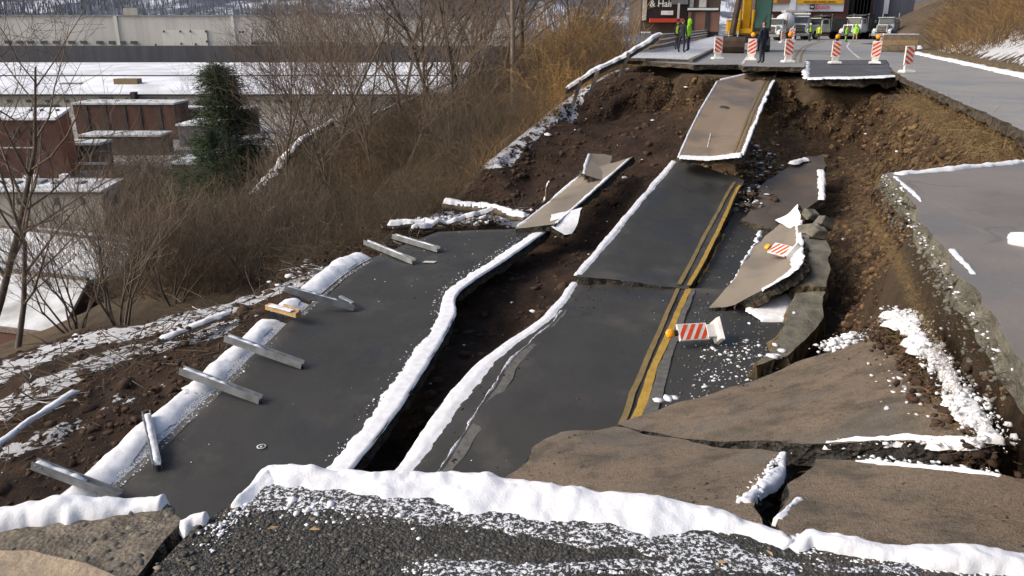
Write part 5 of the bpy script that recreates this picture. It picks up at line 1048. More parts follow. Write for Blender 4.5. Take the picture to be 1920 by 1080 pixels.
# ------------------------------------------------------------------ people
def skin_body(J, E_, name, sub=2):
    me = bpy.data.meshes.new(name); me.from_pydata([p for p, r_ in J], E_, []); o = bpy.data.objects.new(name, me); col.objects.link(o)
    md = o.modifiers.new("s", 'SKIN'); md.use_smooth_shade = True; o.modifiers.new("ss", 'SUBSURF').levels = sub
    for k, (p, r_) in enumerate(J):
        sv_ = me.skin_vertices[0].data[k]; sv_.radius = r_ if isinstance(r_, tuple) else (r_, r_); sv_.use_root = (k == 0)
    dg = bpy.context.evaluated_depsgraph_get(); m2 = bpy.data.meshes.new_from_object(o.evaluated_get(dg)); bpy.data.objects.remove(o); return m2
def person(loc, rz, label, h=1.78, jacket="jacket_navy", legs="trousers_navy", hat=None, hood=False, pose="stand", hair="hair_dark", coat=.86, vest=None, arms=None):
    s_ = h / 1.80; st = .10 if pose == "stand" else .16
    arms = arms or ((.24, -.02), (.24, -.02))
    J = [((0, 0, .95), (.155, .115)), ((0, 0, 1.12), (.15, .11)), ((0, 0, 1.32), (.175, .12)), ((0, 0, 1.45), (.12, .09)), ((0, 0, 1.53), .06), ((0, -.01, 1.60), (.075, .085)), ((0, -.015, 1.70), (.085, .10)), ((0, -.01, 1.78), (.06, .07)),
         ((-.09, 0, .90), .095), ((-st, -.02, .50), .066), ((-st, .03, .10), .048), ((-st - .02, -.12, .04), .042), ((.09, 0, .90), .095), ((st, .02, .50), .066), ((st, .04, .10), .048), ((st + .02, -.11, .04), .042),
         ((-.19, 0, 1.41), .068), ((-.25, .02, 1.14), .054), ((-arms[0][0], arms[0][1] - .06, .90), .043), ((-arms[0][0], arms[0][1] - .09, .82), (.036, .024)), ((.19, 0, 1.41), .068), ((.25, .02, 1.14), .054), ((arms[1][0], arms[1][1] - .06, .90), .043), ((arms[1][0], arms[1][1] - .09, .82), (.036, .024))]
    E_ = [(0, 1), (1, 2), (2, 3), (3, 4), (4, 5), (5, 6), (6, 7), (0, 8), (8, 9), (9, 10), (10, 11), (0, 12), (12, 13), (13, 14), (14, 15), (3, 16), (16, 17), (17, 18), (18, 19), (3, 20), (20, 21), (21, 22), (22, 23)]
    me = skin_body(J, E_, "body", 1)
    bm = bmesh.new(); bm.from_mesh(me)
    # fingers, nose and ears grown onto the same mesh
    def tube(P, R):
        m_ = MB(); m_.tube(P, R, 5); vs = [bm.verts.new(v) for v in m_.v]
        for f in m_.f:
            try: bm.faces.new([vs[i] for i in f])
            except ValueError: pass
    for sx, (ax, ay) in ((-1, arms[0]), (1, arms[1])):
        bx, by = sx * ax, ay - .10
        for k in range(4): tube([(bx, by - .03 + .02 * k, .81), (bx + sx * .004, by - .032 + .02 * k, .765), (bx - sx * .008, by - .032 + .02 * k, .735 + .008 * abs(k - 1))], [.010, .009, .007])
        tube([(bx - sx * .015, by - .03, .83), (bx - sx * .03, by - .055, .79), (bx - sx * .03, by - .06, .765)], [.011, .010, .007])
    tube([(0, -.10, 1.69), (0, -.125, 1.665), (0, -.10, 1.65)], [.008, .016, .012])
    for sx in (-1, 1): tube([(sx * .083, .0, 1.71), (sx * .098, .008, 1.69), (sx * .084, .0, 1.655)], [.012, .016, .01])
    for v in bm.verts: v.co *= s_
    bm.to_mesh(me); bm.free()
    for m_ in (jacket, legs, "skin", hair, "boots"): me.materials.append(M[m_])
    for p in me.polygons:
        c = p.center / s_; p.use_smooth = True
        if c.z > 1.53: p.material_index = 3 if (c.z > 1.73 or c.y > .02) and not (c.z < 1.60) else 2
        elif c.z < .10: p.material_index = 4
        elif abs(c.x) > .212 and .68 < c.z < .875: p.material_index = 2
        elif c.z < coat and abs(c.x) < .2: p.material_index = 1
        else: p.material_index = 0
    root = link("person", me); root.location = loc; root.rotation_euler = (0, 0, rz); tag(root, label, "person")
    if hat: m_ = MB(); m_.lathe([(.135 * s_, 1.73 * s_), (.115 * s_, 1.745 * s_), (.11 * s_, 1.80 * s_), (.075 * s_, 1.86 * s_), (0, 1.88 * s_)], 14); m_.build("hat", hat, root)
    if hood: m_ = MB(); m_.lathe([(.10 * s_, 1.50 * s_), (.135 * s_, 1.58 * s_), (.13 * s_, 1.72 * s_), (.095 * s_, 1.82 * s_), (0, 1.86 * s_)], 14, Matrix.Translation((0, .03, 0))); m_.build("hood", jacket, root)
    if vest: m_ = MB(); m_.lathe([(.20 * s_, .98 * s_), (.205 * s_, 1.2 * s_), (.215 * s_, 1.36 * s_), (.15 * s_, 1.47 * s_)], 14, Matrix.Diagonal((1, .72, 1, 1))); m_.build("vest", vest, root)
    return root
person(pf(1427, 119), math.pi + .5, "person in a navy coat standing at the edge of the far road", 1.95, "jacket_navy", "trousers_navy", coat=.80)
PZ = np.array((0, 0, .13))
person(pf(1277, 103) + PZ, math.pi * .75, "person in a dark jacket standing by the guardrail", 1.98, "jacket_dark", "trousers_navy", coat=.85, pose="stride")
person(pf(1289, 100) + PZ, -2.2, "person in a lime green hooded jacket beside the guardrail", 1.98, "hi_vis", "trousers_navy", hood=True)
person(pf(1268, 97) + PZ, .6, "person in a yellow vest half hidden behind the dark jacket", 1.95, "jacket_dark", "trousers_grey", vest="hi_vis_yellow", hat="hair_dark")
person(pf(1517, 78), .5, "worker in dark clothes at the left of the dump truck crew", 2.0, "jacket_dark", "trousers_grey", hat="helmet_white", vest="hi_vis")
person(pf(1534, 77.5), -.3, "worker in a yellow vest beside the dump truck wheels", 1.9, "hi_vis_yellow", "trousers_grey", hat="hair_dark")
person(pf(1586, 79), .7, "left one of two lime green workers in front of the white truck", 1.85, "hi_vis", "trousers_navy", hat="helmet_white", pose="stride")
person(pf(1602, 78.5), -.6, "right one of two lime green workers in front of the white truck", 1.95, "hi_vis", "raw_wood", hood=True, pose="stride")

# ------------------------------------------------------------------ excavator
ex = empty("excavator", tuple(pf(1397, 96)), -.24); tag(ex, "yellow excavator facing the slide with its boom raised and bucket on the road", "excavator")
ex.scale = (1.12, 1.12, 1.12)
def wheel_disc(mb, c, r, w, n=16, axis='Y', m=0): mb.lathe([(0, -w / 2), (r * .92, -w / 2), (r, -w * .36), (r, w * .36), (r * .92, w / 2), (0, w / 2)], n, Matrix.Translation(c) @ Matrix.Rotation(math.pi / 2, 4, 'Y' if axis == 'X' else 'X'), m)
for sx in (-1, 1):
    m_ = MB(); pr = [(-2.0, .45), (-1.75, .12), (-1.4, .0), (1.4, .0), (1.75, .12), (2.0, .45), (1.75, .80), (1.4, .92), (-1.4, .92), (-1.75, .80)]
    m_.prism(pr, .6, Matrix.Translation((sx * 1.15, 0, 0)) @ Matrix.Rotation(math.pi / 2, 4, 'Z')); tr = m_.build("track", "machine_black", ex, .03)
    for k in range(18):
        y_ = -1.7 + k * .2; m_ = MB(); m_.box((sx * 1.15, y_, .94), (.6, .11, .05)); m_.build("track_shoe", "machine_black", tr) if k % 2 == 0 else None
    for k in range(5): m_ = MB(); wheel_disc(m_, (sx * 1.47, -1.2 + k * .6, .28), .2, .06, 12, 'X'); m_.build("roller", "bucket_steel", tr)
m_ = MB(); m_.box((0, 0, .8), (1.7, 1.8, .5)); m_.build("undercarriage", "machine_black", ex, .03)
m_ = MB(); m_.box((0, .9, 1.55), (2.7, 2.6, .95)); m_.box((-.9, -.55, 1.5), (.85, 1.1, .9)); m_.box((0, -.2, 1.28), (2.6, 1.4, .35)); hs = m_.build("house", "machine_yellow", ex, .06)
m_ = MB(); m_.box((0, 2.3, 1.6), (2.7, .5, 1.1)); m_.build("counterweight", "machine_black", hs, .08)
m_ = MB(); m_.box((-.9, -.6, 2.0), (.9, 1.1, .12)); m_.build("snow", "snow", hs, .03)
cb_ = empty("cab", (0.88, -.35, 1.3)); cb_.parent = ex
m_ = MB()
for sx in (-1, 1):
    for sy in (-1, 1): m_.box((sx * .52, sy * .72, 1.0), (.09, .09, 1.95))
m_.box((0, 0, .04), (1.13, 1.53, .12)); m_.box((0, .2, .35), (1.1, 1.1, .6)); m_.build("frame", "machine_black", cb_, .012)
m_ = MB(); m_.box((0, 0, 2.0), (1.15, 1.55, .12)); m_.build("roof", "barricade_white", cb_, .02)
for (c_, d_) in (((0, -.72, 1.05), (.94, .03, 1.75)), ((-.52, 0, 1.2), (.03, 1.34, 1.4)), ((.52, 0, 1.2), (.03, 1.34, 1.4))): m_ = MB(); m_.box(c_, d_); m_.build("window", "glass_green", cb_)
m_ = MB(); m_.bar((0, -.74, .3), (.25, -.74, 1.0), .03, .03, 0, (0, 1, 0)); m_.build("wiper", "machine_black", cb_)
bo = MB()
for a, b, w, h_ in (((-.12, -.3, 1.4), (-.12, -1.2, 4.6), .55, .7), ((-.12, -1.2, 4.6), (-.12, -3.2, 5.9), .5, .6)): bo.bar(a, b, w, h_, 0, (1, 0, 0)) if False else bo.bar(a, b, w, h_)
boom = bo.build("boom", "machine_yellow", ex, .05)
for sx in (-1, 1): m_ = MB(); m_.tube([(-.12 + sx * .42, -.9, 1.25), (-.12 + sx * .42, -1.2, 2.6)], [.10, .10], 10); cy_ = m_.build("cylinder", "machine_yellow", boom); m_ = MB(); m_.tube([(-.12 + sx * .42, -1.2, 2.6), (-.12 + sx * .40, -1.45, 3.9)], [.055, .055], 10); m_.build("piston", "chrome", cy_)
m_ = MB(); m_.bar((-.42, -3.3, 6.1), (-1.0, -4.6, 1.1), .27, .42); m_.build("stick", "bucket_steel", ex, .04)
bk = empty("bucket", (-.95, -4.9, 0)); bk.scale = (.74, .8, .8); bk.parent = ex; m_ = MB(); prf = [(-.5, 1.25), (-.75, .95), (-.8, .5), (-.55, .12), (-.05, .02), (.45, .1), (.5, .2), (-.1, .25), (-.45, .45), (-.55, .9), (-.35, 1.2)]
m_.prism(prf, 1.9, Matrix.Rotation(math.pi / 2, 4, 'Z')); m_.build("shell", "bucket_steel", bk, .02)
for sx in (-1, 1): m_ = MB(); m_.prism([(-.5, 1.25), (-.75, .95), (-.8, .5), (-.55, .12), (-.05, .02), (.45, .1), (.2, .75), (-.2, 1.2)], .06, Matrix.Translation((sx * .95, 0, 0)) @ Matrix.Rotation(math.pi / 2, 4, 'Z')); m_.build("cheek", "bucket_steel", bk, .01)
for sx in (-1, 1): m_ = MB(); m_.prism([(-.5, .95), (.15, 1.1), (.0, 1.5), (-.4, 1.62)], .09, Matrix.Translation((sx * .36, 0, .05)) @ Matrix.Rotation(math.pi / 2, 4, 'Z')); m_.build("ear", "steel_bright", bk, .01)
m_ = MB(); m_.box((0, .2, 1.18), (1.75, .5, .10)); m_.build("snow", "snow", bk, .03)
for k in range(5): m_ = MB(); m_.box((-.8 + k * .4, .5, .13), (.14, .3, .1), None, 0, (.5, .8)); m_.build("tooth", "steel_bright", bk, .01)

# ------------------------------------------------------------------ trucks
def truck(loc, rz, label, cat="dump truck", bed="dump", cabc="truck_white", sc=1.0, bedc="truck_bed"):
    t = empty("truck", loc, rz); t.scale = (sc,) * 3; tag(t, label, cat, "trucks at the end of the far road")
    m_ = MB(); m_.box((0, 1.2, .85), (.9, 7.4, .28)); m_.build("chassis", "machine_black", t, .02)
    hd_ = MB(); hd_.box((0, -2.3, 1.35), (1.5, 1.5, .95), None, 0, (.9, .96)); hood = hd_.build("hood", cabc, t, .08)
    m_ = MB(); m_.box((0, -3.03, 1.32), (1.05, .10, .80)); m_.build("grille", "machine_black", hood, .02)
    for k in range(4): m_ = MB(); m_.box((0, -3.09, 1.05 + k * .18), (.98, .03, .05)); m_.build("slat", "chrome", hood)
    for sx in (-1, 1):
        m_ = MB(); m_.prism([(-.75, 0), (-.7, .38), (-.35, .62), (.35, .62), (.7, .38), (.75, 0), (.6, 0), (.5, .35), (-.5, .35), (-.6, 0)], .42, Matrix.Translation((sx * .95, -2.3, .75)) @ Matrix.Rotation(math.pi / 2, 4, 'Z')); fd = m_.build("fender", cabc, t, .03)
        m_ = MB(); m_.lathe([(0, .05), (.10, .04), (.13, 0), (.13, -.08)], 12, Matrix.Translation((sx * .92, -3.0, 1.12)) @ Matrix.Rotation(math.pi / 2, 4, 'X')); m_.build("headlight", "headlamp", t)
    m_ = MB(); m_.box((0, -3.15, .62), (2.35, .16, .34)); m_.build("bumper", "chrome", t, .03)
    m_ = MB(); m_.box((0, -.7, 1.75), (2.1, 1.75, 1.75), None, 0, (.92, .82)); cab = m_.build("cab", cabc, t, .09)
    m_ = MB(); m_.box((0, -1.53, 2.25), (1.72, .06, .58), Matrix.Rotation(-.12, 3, 'X')); m_.build("windshield", "glass_dark", cab, .01)
    m_ = MB(); m_.box((0, -1.55, 2.68), (2.0, .35, .12)); m_.build("visor", cabc, cab, .02)
    for sx in (-1, 1):
        m_ = MB(); m_.box((sx * 1.0, -.75, 2.25), (.05, .85, .55), Matrix.Rotation(sx * -.05, 3, 'Y')); m_.build("side_window", "glass_dark", cab, .01)
        m_ = MB(); m_.box((sx * 1.3, -1.5, 2.2), (.22, .08, .42)); m_.build("mirror", "machine_black", cab, .02)
        m_ = MB(); m_.tube([(sx * 1.0, .22, 1.0), (sx * 1.0, .22, 3.2)], [.09, .08], 8); m_.build("exhaust_stack", "chrome", cab)
    for (wy, wx, ww) in ((-2.3, .95, .34), (2.6, .92, .6), (3.9, .92, .6)):
        for sx in (-1, 1):
            w_ = empty("wheel", (sx * wx, wy, .52)); w_.parent = t; m_ = MB(); m_.lathe([(.30, -ww / 2), (.48, -ww / 2), (.52, -ww * .36), (.52, ww * .36), (.48, ww / 2), (.30, ww / 2)], 18, Matrix.Rotation(math.pi / 2, 4, 'Y')); m_.build("tyre", "rubber", w_)
            m_ = MB(); m_.lathe([(0, -ww * .3), (.2, -ww * .3), (.31, -ww * .42), (.31, ww * .42), (.2, ww * .3), (0, ww * .3)], 14, Matrix.Rotation(math.pi / 2, 4, 'Y')); m_.build("rim", "chrome", w_)
    if bed == "dump":
        b_ = empty("bed", (0, 2.6, 1.05)); b_.parent = t; m_ = MB(); m_.box((0, 0, .05), (2.4, 4.6, .12)); m_.build("floor", bedc, b_)
        for sx in (-1, 1): m_ = MB(); m_.box((sx * 1.2, 0, .85), (.09, 4.7, 1.55)); m_.build("side", bedc, b_, .01); 
        for sx in (-1, 1):
            for k in range(6): m_ = MB(); m_.box((sx * 1.275, -2.1 + k * .84, .85), (.08, .10, 1.5)); m_.build("rib", bedc, b_)
        m_ = MB(); m_.box((0, -2.32, .95), (2.3, .09, 1.75)); m_.build("front_wall", bedc, b_, .01); m_ = MB(); m_.box((0, 2.32, .8), (2.3, .09, 1.4)); m_.build("tailgate", bedc, b_, .01)
        m_ = MB(); m_.box((0, -3.0, 1.95), (2.35, 1.3, .09), Matrix.Rotation(.08, 3, 'X')); m_.build("cab_protector", bedc, b_, .01)
    elif bed == "drum":
        m_ = MB(); m_.lathe([(.35, -2.2), (.9, -1.6), (1.2, -.3), (1.15, .6), (.6, 2.0), (.45, 2.3)], 20, Matrix.Translation((0, 2.6, 2.25)) @ Matrix.Rotation(-math.pi / 2 + .22, 4, 'X')); m_.build("drum", "truck_white", t)
        m_ = MB(); m_.box((0, .5, 1.6), (1.6, .3, 1.2)); m_.build("drum_stand", "raw_wood", t, .02); m_ = MB(); m_.lathe([(.15, 0), (.5, .7), (.55, .75)], 12, Matrix.Translation((0, 4.9, 2.7))); m_.build("hopper", "truck_white", t)
    elif bed == "flat":
        m_ = MB(); m_.box((0, 2.6, 1.15), (2.4, 4.8, .2)); m_.build("flatbed", bedc, t, .02); m_ = MB(); m_.box((0, .4, 1.7), (2.2, .15, 1.1)); m_.build("headboard", bedc, t, .02)
    return t
truck(pf(1457, 75.5), -.6, "white concrete mixer truck behind the excavator", "mixer truck", "drum", sc=.98)
truck(pf(1495, 74), -.26, "white truck with chrome grille facing the camera, beside the mixer", "dump truck", "dump", sc=1.1, bedc="truck_white")
truck(pf(1543, 73.5), -1.15, "dump truck seen from its side with a long dark bed", "dump truck", "dump", "truck_cream", sc=1.02)
truck(pf(1608, 73.5), -.85, "white dump truck with black bed behind the lime green workers", "dump truck", "dump", sc=1.05)
truck(pf(1664, 74), -.7, "white truck at the far right under the brushy hill", "truck", "flat", "truck_silver", sc=1.05)
# wooden barrier at the right edge of the far road
wbx = empty("timber_barrier", tuple(pf(1685, 97))); tag(wbx, "low tan timber barrier at the foot of the brushy hill", "barrier")
for k, zz in enumerate((.25, .65, 1.0)): m_ = MB(); m_.box((0, 0, zz), (2.6, .12, .36)); m_.build("plank", "raw_wood" if k == 1 else "concrete_tan", wbx, .01)
for sx in (-1, 1): m_ = MB(); m_.box((sx * 1.15, .12, .5), (.14, .12, 1.1)); m_.build("post", "grey_wood", wbx, .01)
m_ = MB(); m_.box((0, 0, 1.22), (2.6, .16, .08)); m_.build("snow", "snow", wbx, .02)

# ------------------------------------------------------------------ buildings
def text(body, size, mat, parent, loc, rot=(math.pi / 2, 0, 0), bold=0.0, name="lettering"):
    c = bpy.data.curves.new(name, 'FONT'); c.body = body; c.size = size; c.extrude = .01; c.offset = bold; c.align_x = 'CENTER'; c.materials.append(M[mat])
    o = bpy.data.objects.new(name, c); me = bpy.data.meshes.new_from_object(o); bpy.data.objects.remove(o); o = bpy.data.objects.new(name, me); col.objects.link(o); o.parent = parent; o.location = loc; o.rotation_euler = rot; return o
def pbox(name, x0, x1, ytop, ybot, Y, mat, parent, thick=.1, dY=0.0, bev=0):
    """box whose front face covers the pixel rectangle at distance Y"""
    a = py_(x0, ytop, Y); b = py_(x1, ybot, Y); c0 = Vector(parent.location) if parent is not None else Vector((0, 0, 0)); m_ = MB()
    m_.box(((a[0] + b[0]) / 2 - c0.x, Y + thick / 2 + dY - c0.y, (a[2] + b[2]) / 2 - c0.z), (abs(b[0] - a[0]), thick, abs(a[2] - b[2]))); return m_.build(name, mat, parent, bev)
sb = empty("shop_building", tuple(py_(1275, 62, 134))); tag(sb, "brown shop building with a black sign wall at the end of the road", "building")
pbox("wall", 1206, 1347, -60, 66, 134, "wall_brown", sb, 14); pbox("sign_wall", 1216, 1288, -40, 36, 133.6, "board_black", sb, .3); pbox("sign_panel", 1240, 1262, 20, 28, 133.3, "print_white", sb, .12)
pbox("awning", 1219, 1281, 34.5, 42, 132.6, "board_red", sb, .8); pbox("corner_trim", 1208, 1211.5, -40, 38, 133.5, "trim_light", sb, .3)
pbox("grey_screen", 1262, 1290, -50, 8, 133.2, "wall_grey", sb, .15); pbox("sign_post", 1271.5, 1273.5, 6, 36, 133.1, "trim_light", sb, .15)
tp = py_(1240, 12.5, 133.3) - np.array(sb.location); text("& Hair", 1.4, "print_white", sb, tuple(tp + np.array((0, -.03, 0))), bold=.02)
for k, (a, b) in enumerate(((1291, 1297), (1300, 1323.5), (1330, 1347))): pbox("door", a, b, 22, 60, 133.6, "door_brown", sb, .2, 0, .03)
for a, b in ((1297, 1300), (1324, 1329.5)): pbox("pilaster", a, b, 15, 60, 133.5, "trim_dark", sb, .35)
pbox("ledge", 1290, 1347, 15, 19, 133.3, "snow", sb, .6)
for a, b in ((1294, 1300), (1312, 1324)): pbox("window", a, b, -8, 14, 133.7, "trim_light", sb, .15)
bb = empty("billboard_building", tuple(py_(1510, 66, 150))); tag(bb, "dark red building carrying a wide orange and white billboard", "building")
pbox("wall", 1436, 1584, -70, 68, 150, "wall_brick_red", bb, 16); bl = pbox("billboard", 1441, 1581, -40, 21.5, 149.4, "board_white", bb, .3)
pbox("orange_band", 1455, 1581, -20, 7, 149.2, "board_orange", bb, .12); pbox("orange_band", 1441, 1458, -20, 6, 149.15, "board_orange", bb, .12); pbox("picture", 1459, 1482, -20, 5.5, 149.1, "door_brown", bb, .1); pbox("white_strip", 1483.5, 1491, -20, 21, 149.1, "board_white", bb, .1)
pbox("logo", 1519, 1527, 8.5, 17.5, 149.1, "print_dark", bb, .1); pbox("logo_bar", 1520.5, 1525.5, 12, 14, 148.98, "board_white", bb, .06)
tp = py_(1542, 16.2, 149.1) - np.array(bb.location); text("Exxon", 1.0, "print_red", bb, tuple(tp), bold=.02)
for a, b in ((1507, 1520), (1522, 1531), (1534, 1549), (1552, 1566)): pbox("print_line", a, b, 2.2, 4.2, 149.1, "print_brown", bb, .05)
pbox("canopy", 1474, 1512, 19, 23.5, 147, "trim_light", bb, 2.5); pbox("canopy_edge", 1478, 1508, 24, 27, 146.6, "trim_dark", bb, .3)
gb = empty("blue_building", tuple(py_(1625, 66, 158))); tag(gb, "blue grey building with dark vertical louvres behind the trucks", "building")
pbox("wall", 1580, 1705, -70, 72, 158, "wall_bluegrey", gb, 14)
for k in range(6): pbox("louvre", 1601 + k * 6.3, 1604 + k * 6.3, -30, 30, 157.3, "trim_dark", gb, .5); pbox("louvre_rib", 1604.6 + k * 6.3, 1606.2 + k * 6.3, -30, 30, 157.5, "door_brown", gb, .3)
pbox("canopy", 1585, 1640, 27, 31, 155, "trim_dark", gb, 3); pbox("pale_streak", 1662, 1664.5, -20, 26, 157.8, "board_white", gb, .15)

# ------------------------------------------------------------------ valley buildings
VZ = -20.0
def vbox(name, x0, x1, ytop, Y, depth, mat, roofmat, label, cat="building", zb=VZ - 1, roof_th=.35, over=.3, side=None, yback=None):
    """flat roofed building: front top edge at pixel row ytop at distance Y"""
    a = py_(x0, ytop, Y); b = py_(x1, ytop, Y); zt = a[2]; r_ = empty(name, ((a[0] + b[0]) / 2, Y, zb)); w = b[0] - a[0]; h_ = zt - zb
    m_ = MB(); m_.box((0, depth / 2, h_ / 2), (w, depth, h_), None, 0); m_.build("wall", mat, r_)
    if side: m_ = MB(); m_.box((w / 2 + .06, depth / 2, h_ / 2), (.12, depth - .1, h_ - .05)); m_.build("end_wall", side, r_)
    rise = 0.0 if yback is None else py_(x0, yback, Y + depth)[2] - zt
    V = [(sx * (w + over) / 2, yy_, zz_ + h_) for zz_off in (0, roof_th) for sx, yy_, zz_ in ((-1, -over, zz_off), (1, -over, zz_off), (1, depth + over, zz_off + rise), (-1, depth + over, zz_off + rise))]
    m_ = MB(); m_.add(V, [(3, 2, 1, 0), (4, 5, 6, 7), (0, 1, 5, 4), (1, 2, 6, 5), (2, 3, 7, 6), (3, 0, 4, 7)]); m_.build("roof", roofmat, r_)
    if rise > .3:
        for sx in (-1, 1): m_ = MB(); m_.add([(sx * (w / 2 - .01), 0, h_), (sx * (w / 2 - .01), depth, h_), (sx * (w / 2 - .01), depth, h_ + rise)], [(0, 1, 2)]); m_.build("gable", side or mat, r_)
        m_ = MB(); m_.box((0, depth - .05, h_ + rise / 2), (w - .04, .1, rise)); m_.build("back_wall", mat, r_)
    r_["w"] = w; r_["h"] = h_; tag(r_, label, cat); return r_
def vwin(r_, px0, px1, y0, y1, Y, mat="window_dark", name="window", th=.2):
    return pbox(name, px0, px1, y0, y1, Y - .14, mat, r_, th)
mill = vbox("steel_mill", -260, 985, 30, 318, 60, "wall_tan", "roof_grey", "huge long pale mill building across the valley with a dark lower band", over=.6)
pbox("dark_band", -262, 987, 86, 121, 316.5, "wall_slate", mill, 2.0); pbox("light_panel", 303, 390, 56, 85.5, 317.5, "wall_panel", mill, .4)
for x in (75, 98, 127, 150, 180, 203, 222, 244, 472, 488, 505, 530, 552, 573, 598, 618, 640, 662, 690, 712, 738, 30, 50, 8): vwin(mill, x, x + 14, 76 + x * .004, 82 + x * .004, 317.6)
for x, y in ((305, 57), (336, 57), (355, 57), (384, 57), (338, 80), (365, 81), (386, 76), (448, 58), (454, 58), (290, 82)): vwin(mill, x, x + 3.5, y, y + 4, 317.2, "trim_dark", "vent")
for x in (218, 437, 560): pbox("downpipe", x, x + 1.2, 30, 85, 317.4, "wall_panel", mill, .2)
for x0, x1, y0 in ((230, 259, 15), (527, 552, 28)): pbox("roof_hut", x0, x1, y0, 31, 330, "wall_cream", mill, 8)
# low plant in front: three stepped roof tiers rising to the mill
pl = empty("low_plant", (0, 205, VZ - 1)); tag(pl, "low plant with broad snow covered roofs below the mill", "building")
def tier(x0, x1, yf, Yf, yb, Yb, mat):
    a, b, c, d = py_(x0, yf, Yf), py_(x1, yf, Yf), py_(x1, yb, Yb), py_(x0, yb, Yb); o_ = np.array(pl.location); V = [p - o_ for p in (a, b, c, d)]; V += [v - np.array((0, 0, .4)) for v in V]; m_ = MB(); m_.add(V, [(0, 1, 2, 3), (7, 6, 5, 4), (0, 4, 5, 1), (1, 5, 6, 2), (2, 6, 7, 3), (3, 7, 4, 0)]); return m_.build("roof", mat, pl)
tier(-220, 880, 178, 210, 143, 240, "roof_snow"); tier(-220, 880, 141, 241, 117, 300, "roof_snow")
pbox("wall", -220, 880, 178.6, 214, 210.4, "wall_cream", pl, 4); pbox("eave", -220, 880, 176.8, 180.5, 209.6, "trim_dark", pl, .5); pbox("riser", -220, 880, 140.6, 143.4, 240.8, "wall_grey", pl, .8)
for x0, x1, y0, y1 in ((60, 112, 196, 206), (340, 352, 190, 196), (365, 378, 190, 197), (396, 408, 189, 199), (235, 239, 184, 193), (320, 332, 187, 194)): pbox("window", x0, x1, y0, y1, 210.1, "window_dark", pl, .4)
pbox("wall_panel", 262, 312, 179, 192, 210.05, "wall_grey", pl, .5); pbox("wall_panel", 187, 212, 178.8, 196, 210.05, "wall_grey", pl, .5); pbox("roof_hatch", 212, 258, 148, 160, 226, "edge_ochre", pl, 3); pbox("chimney", 243, 254, 173, 193, 208, "trim_dark", pl, 2)
rs_ = vbox("rust_shed", 136, 326, 196, 160, 7, "wall_rust", "roof_snow_patchy", "long rust brown shed below the low plant"); 
for x in (162, 198, 234, 262, 300): pbox("wall_seam", x, x + 1.5, 198, 246, 159.8, "trim_dark", rs_, .25)
rs2 = vbox("brown_shed", 327, 470, 205, 168, 5, "wall_brown", "roof_snow_patchy", "lower brown shed joining the rust shed behind the evergreen")
for x in (352, 380, 410): pbox("wall_seam", x, x + 1.5, 207, 240, 167.8, "trim_dark", rs2, .25)
bk_ = vbox("brick_building", -140, 104, 225, 118, 4, "brick_dark", "roof_snow", "dark brick building with a snowy roof and an orange brick end wall coloured as sunlit", side="brick_orange_lit", yback=206)
for x, y, w_, h_ in ((69, 239, 7, 16), (72, 267, 7, 12), (50, 262, 6, 9), (20, 245, 8, 14), (-20, 245, 8, 14)): wd = vwin(bk_, x, x + w_, y, y + h_, 118, "window_dark")
pbox("ledge", -140, 62, 276, 278, 117.9, "trim_light", bk_, .3)
for x in (54, 74, 104): pbox("roof_vent", x, x + 5, 205, 216, 120.5, "trim_dark", bk_, .6)
g1_ = vbox("garage_row", 60, 185, 272, 125, 4, "wall_brown", "roof_snow_patchy", "low brown garage row right of the brick building"); pbox("opening", 128, 168, 283, 300, 124.8, "trim_dark", g1_, .3)
for x0, x1 in ((126, 200),): pbox("snow_strip", x0, x1, 305, 309, 122, "snow", g1_, .5)
g2_ = vbox("low_annex", 150, 300, 256, 140, 5, "wall_brown", "roof_snow_patchy", "low annex with a snowy roof in front of the rust shed")
g3_ = vbox("small_hut", 332, 415, 236, 150, 9, "wall_grey", "roof_snow", "small snowy roofed hut left of the evergreen tree"); g4_ = vbox("small_hut", 322, 368, 308, 108, 6, "wall_brown", "roof_snow_patchy", "tiny hut roof showing in the brush below the evergreen")
f1_ = vbox("flat_house", -160, 190, 362, 86, 5, "wall_cream", "roof_snow_patchy", "flat roofed pale house with snow left of the thicket", zb=-21, yback=341)
pbox("eave", -160, 191, 360.5, 363.5, 85.6, "trim_dark", f1_, .4); pbox("roof_box", 48, 78, 340, 352, 88.5, "roof_grey", f1_, 1.5)
for x in (30, 100, 150): vwin(f1_, x, x + 9, 372, 384, 86)
for x0, x1, y0 in ((42, 66, 330), (110, 125, 328)): pbox("parked_snow", x0, x1, y0, y0 + 8, 98, "snow", f1_, 1)
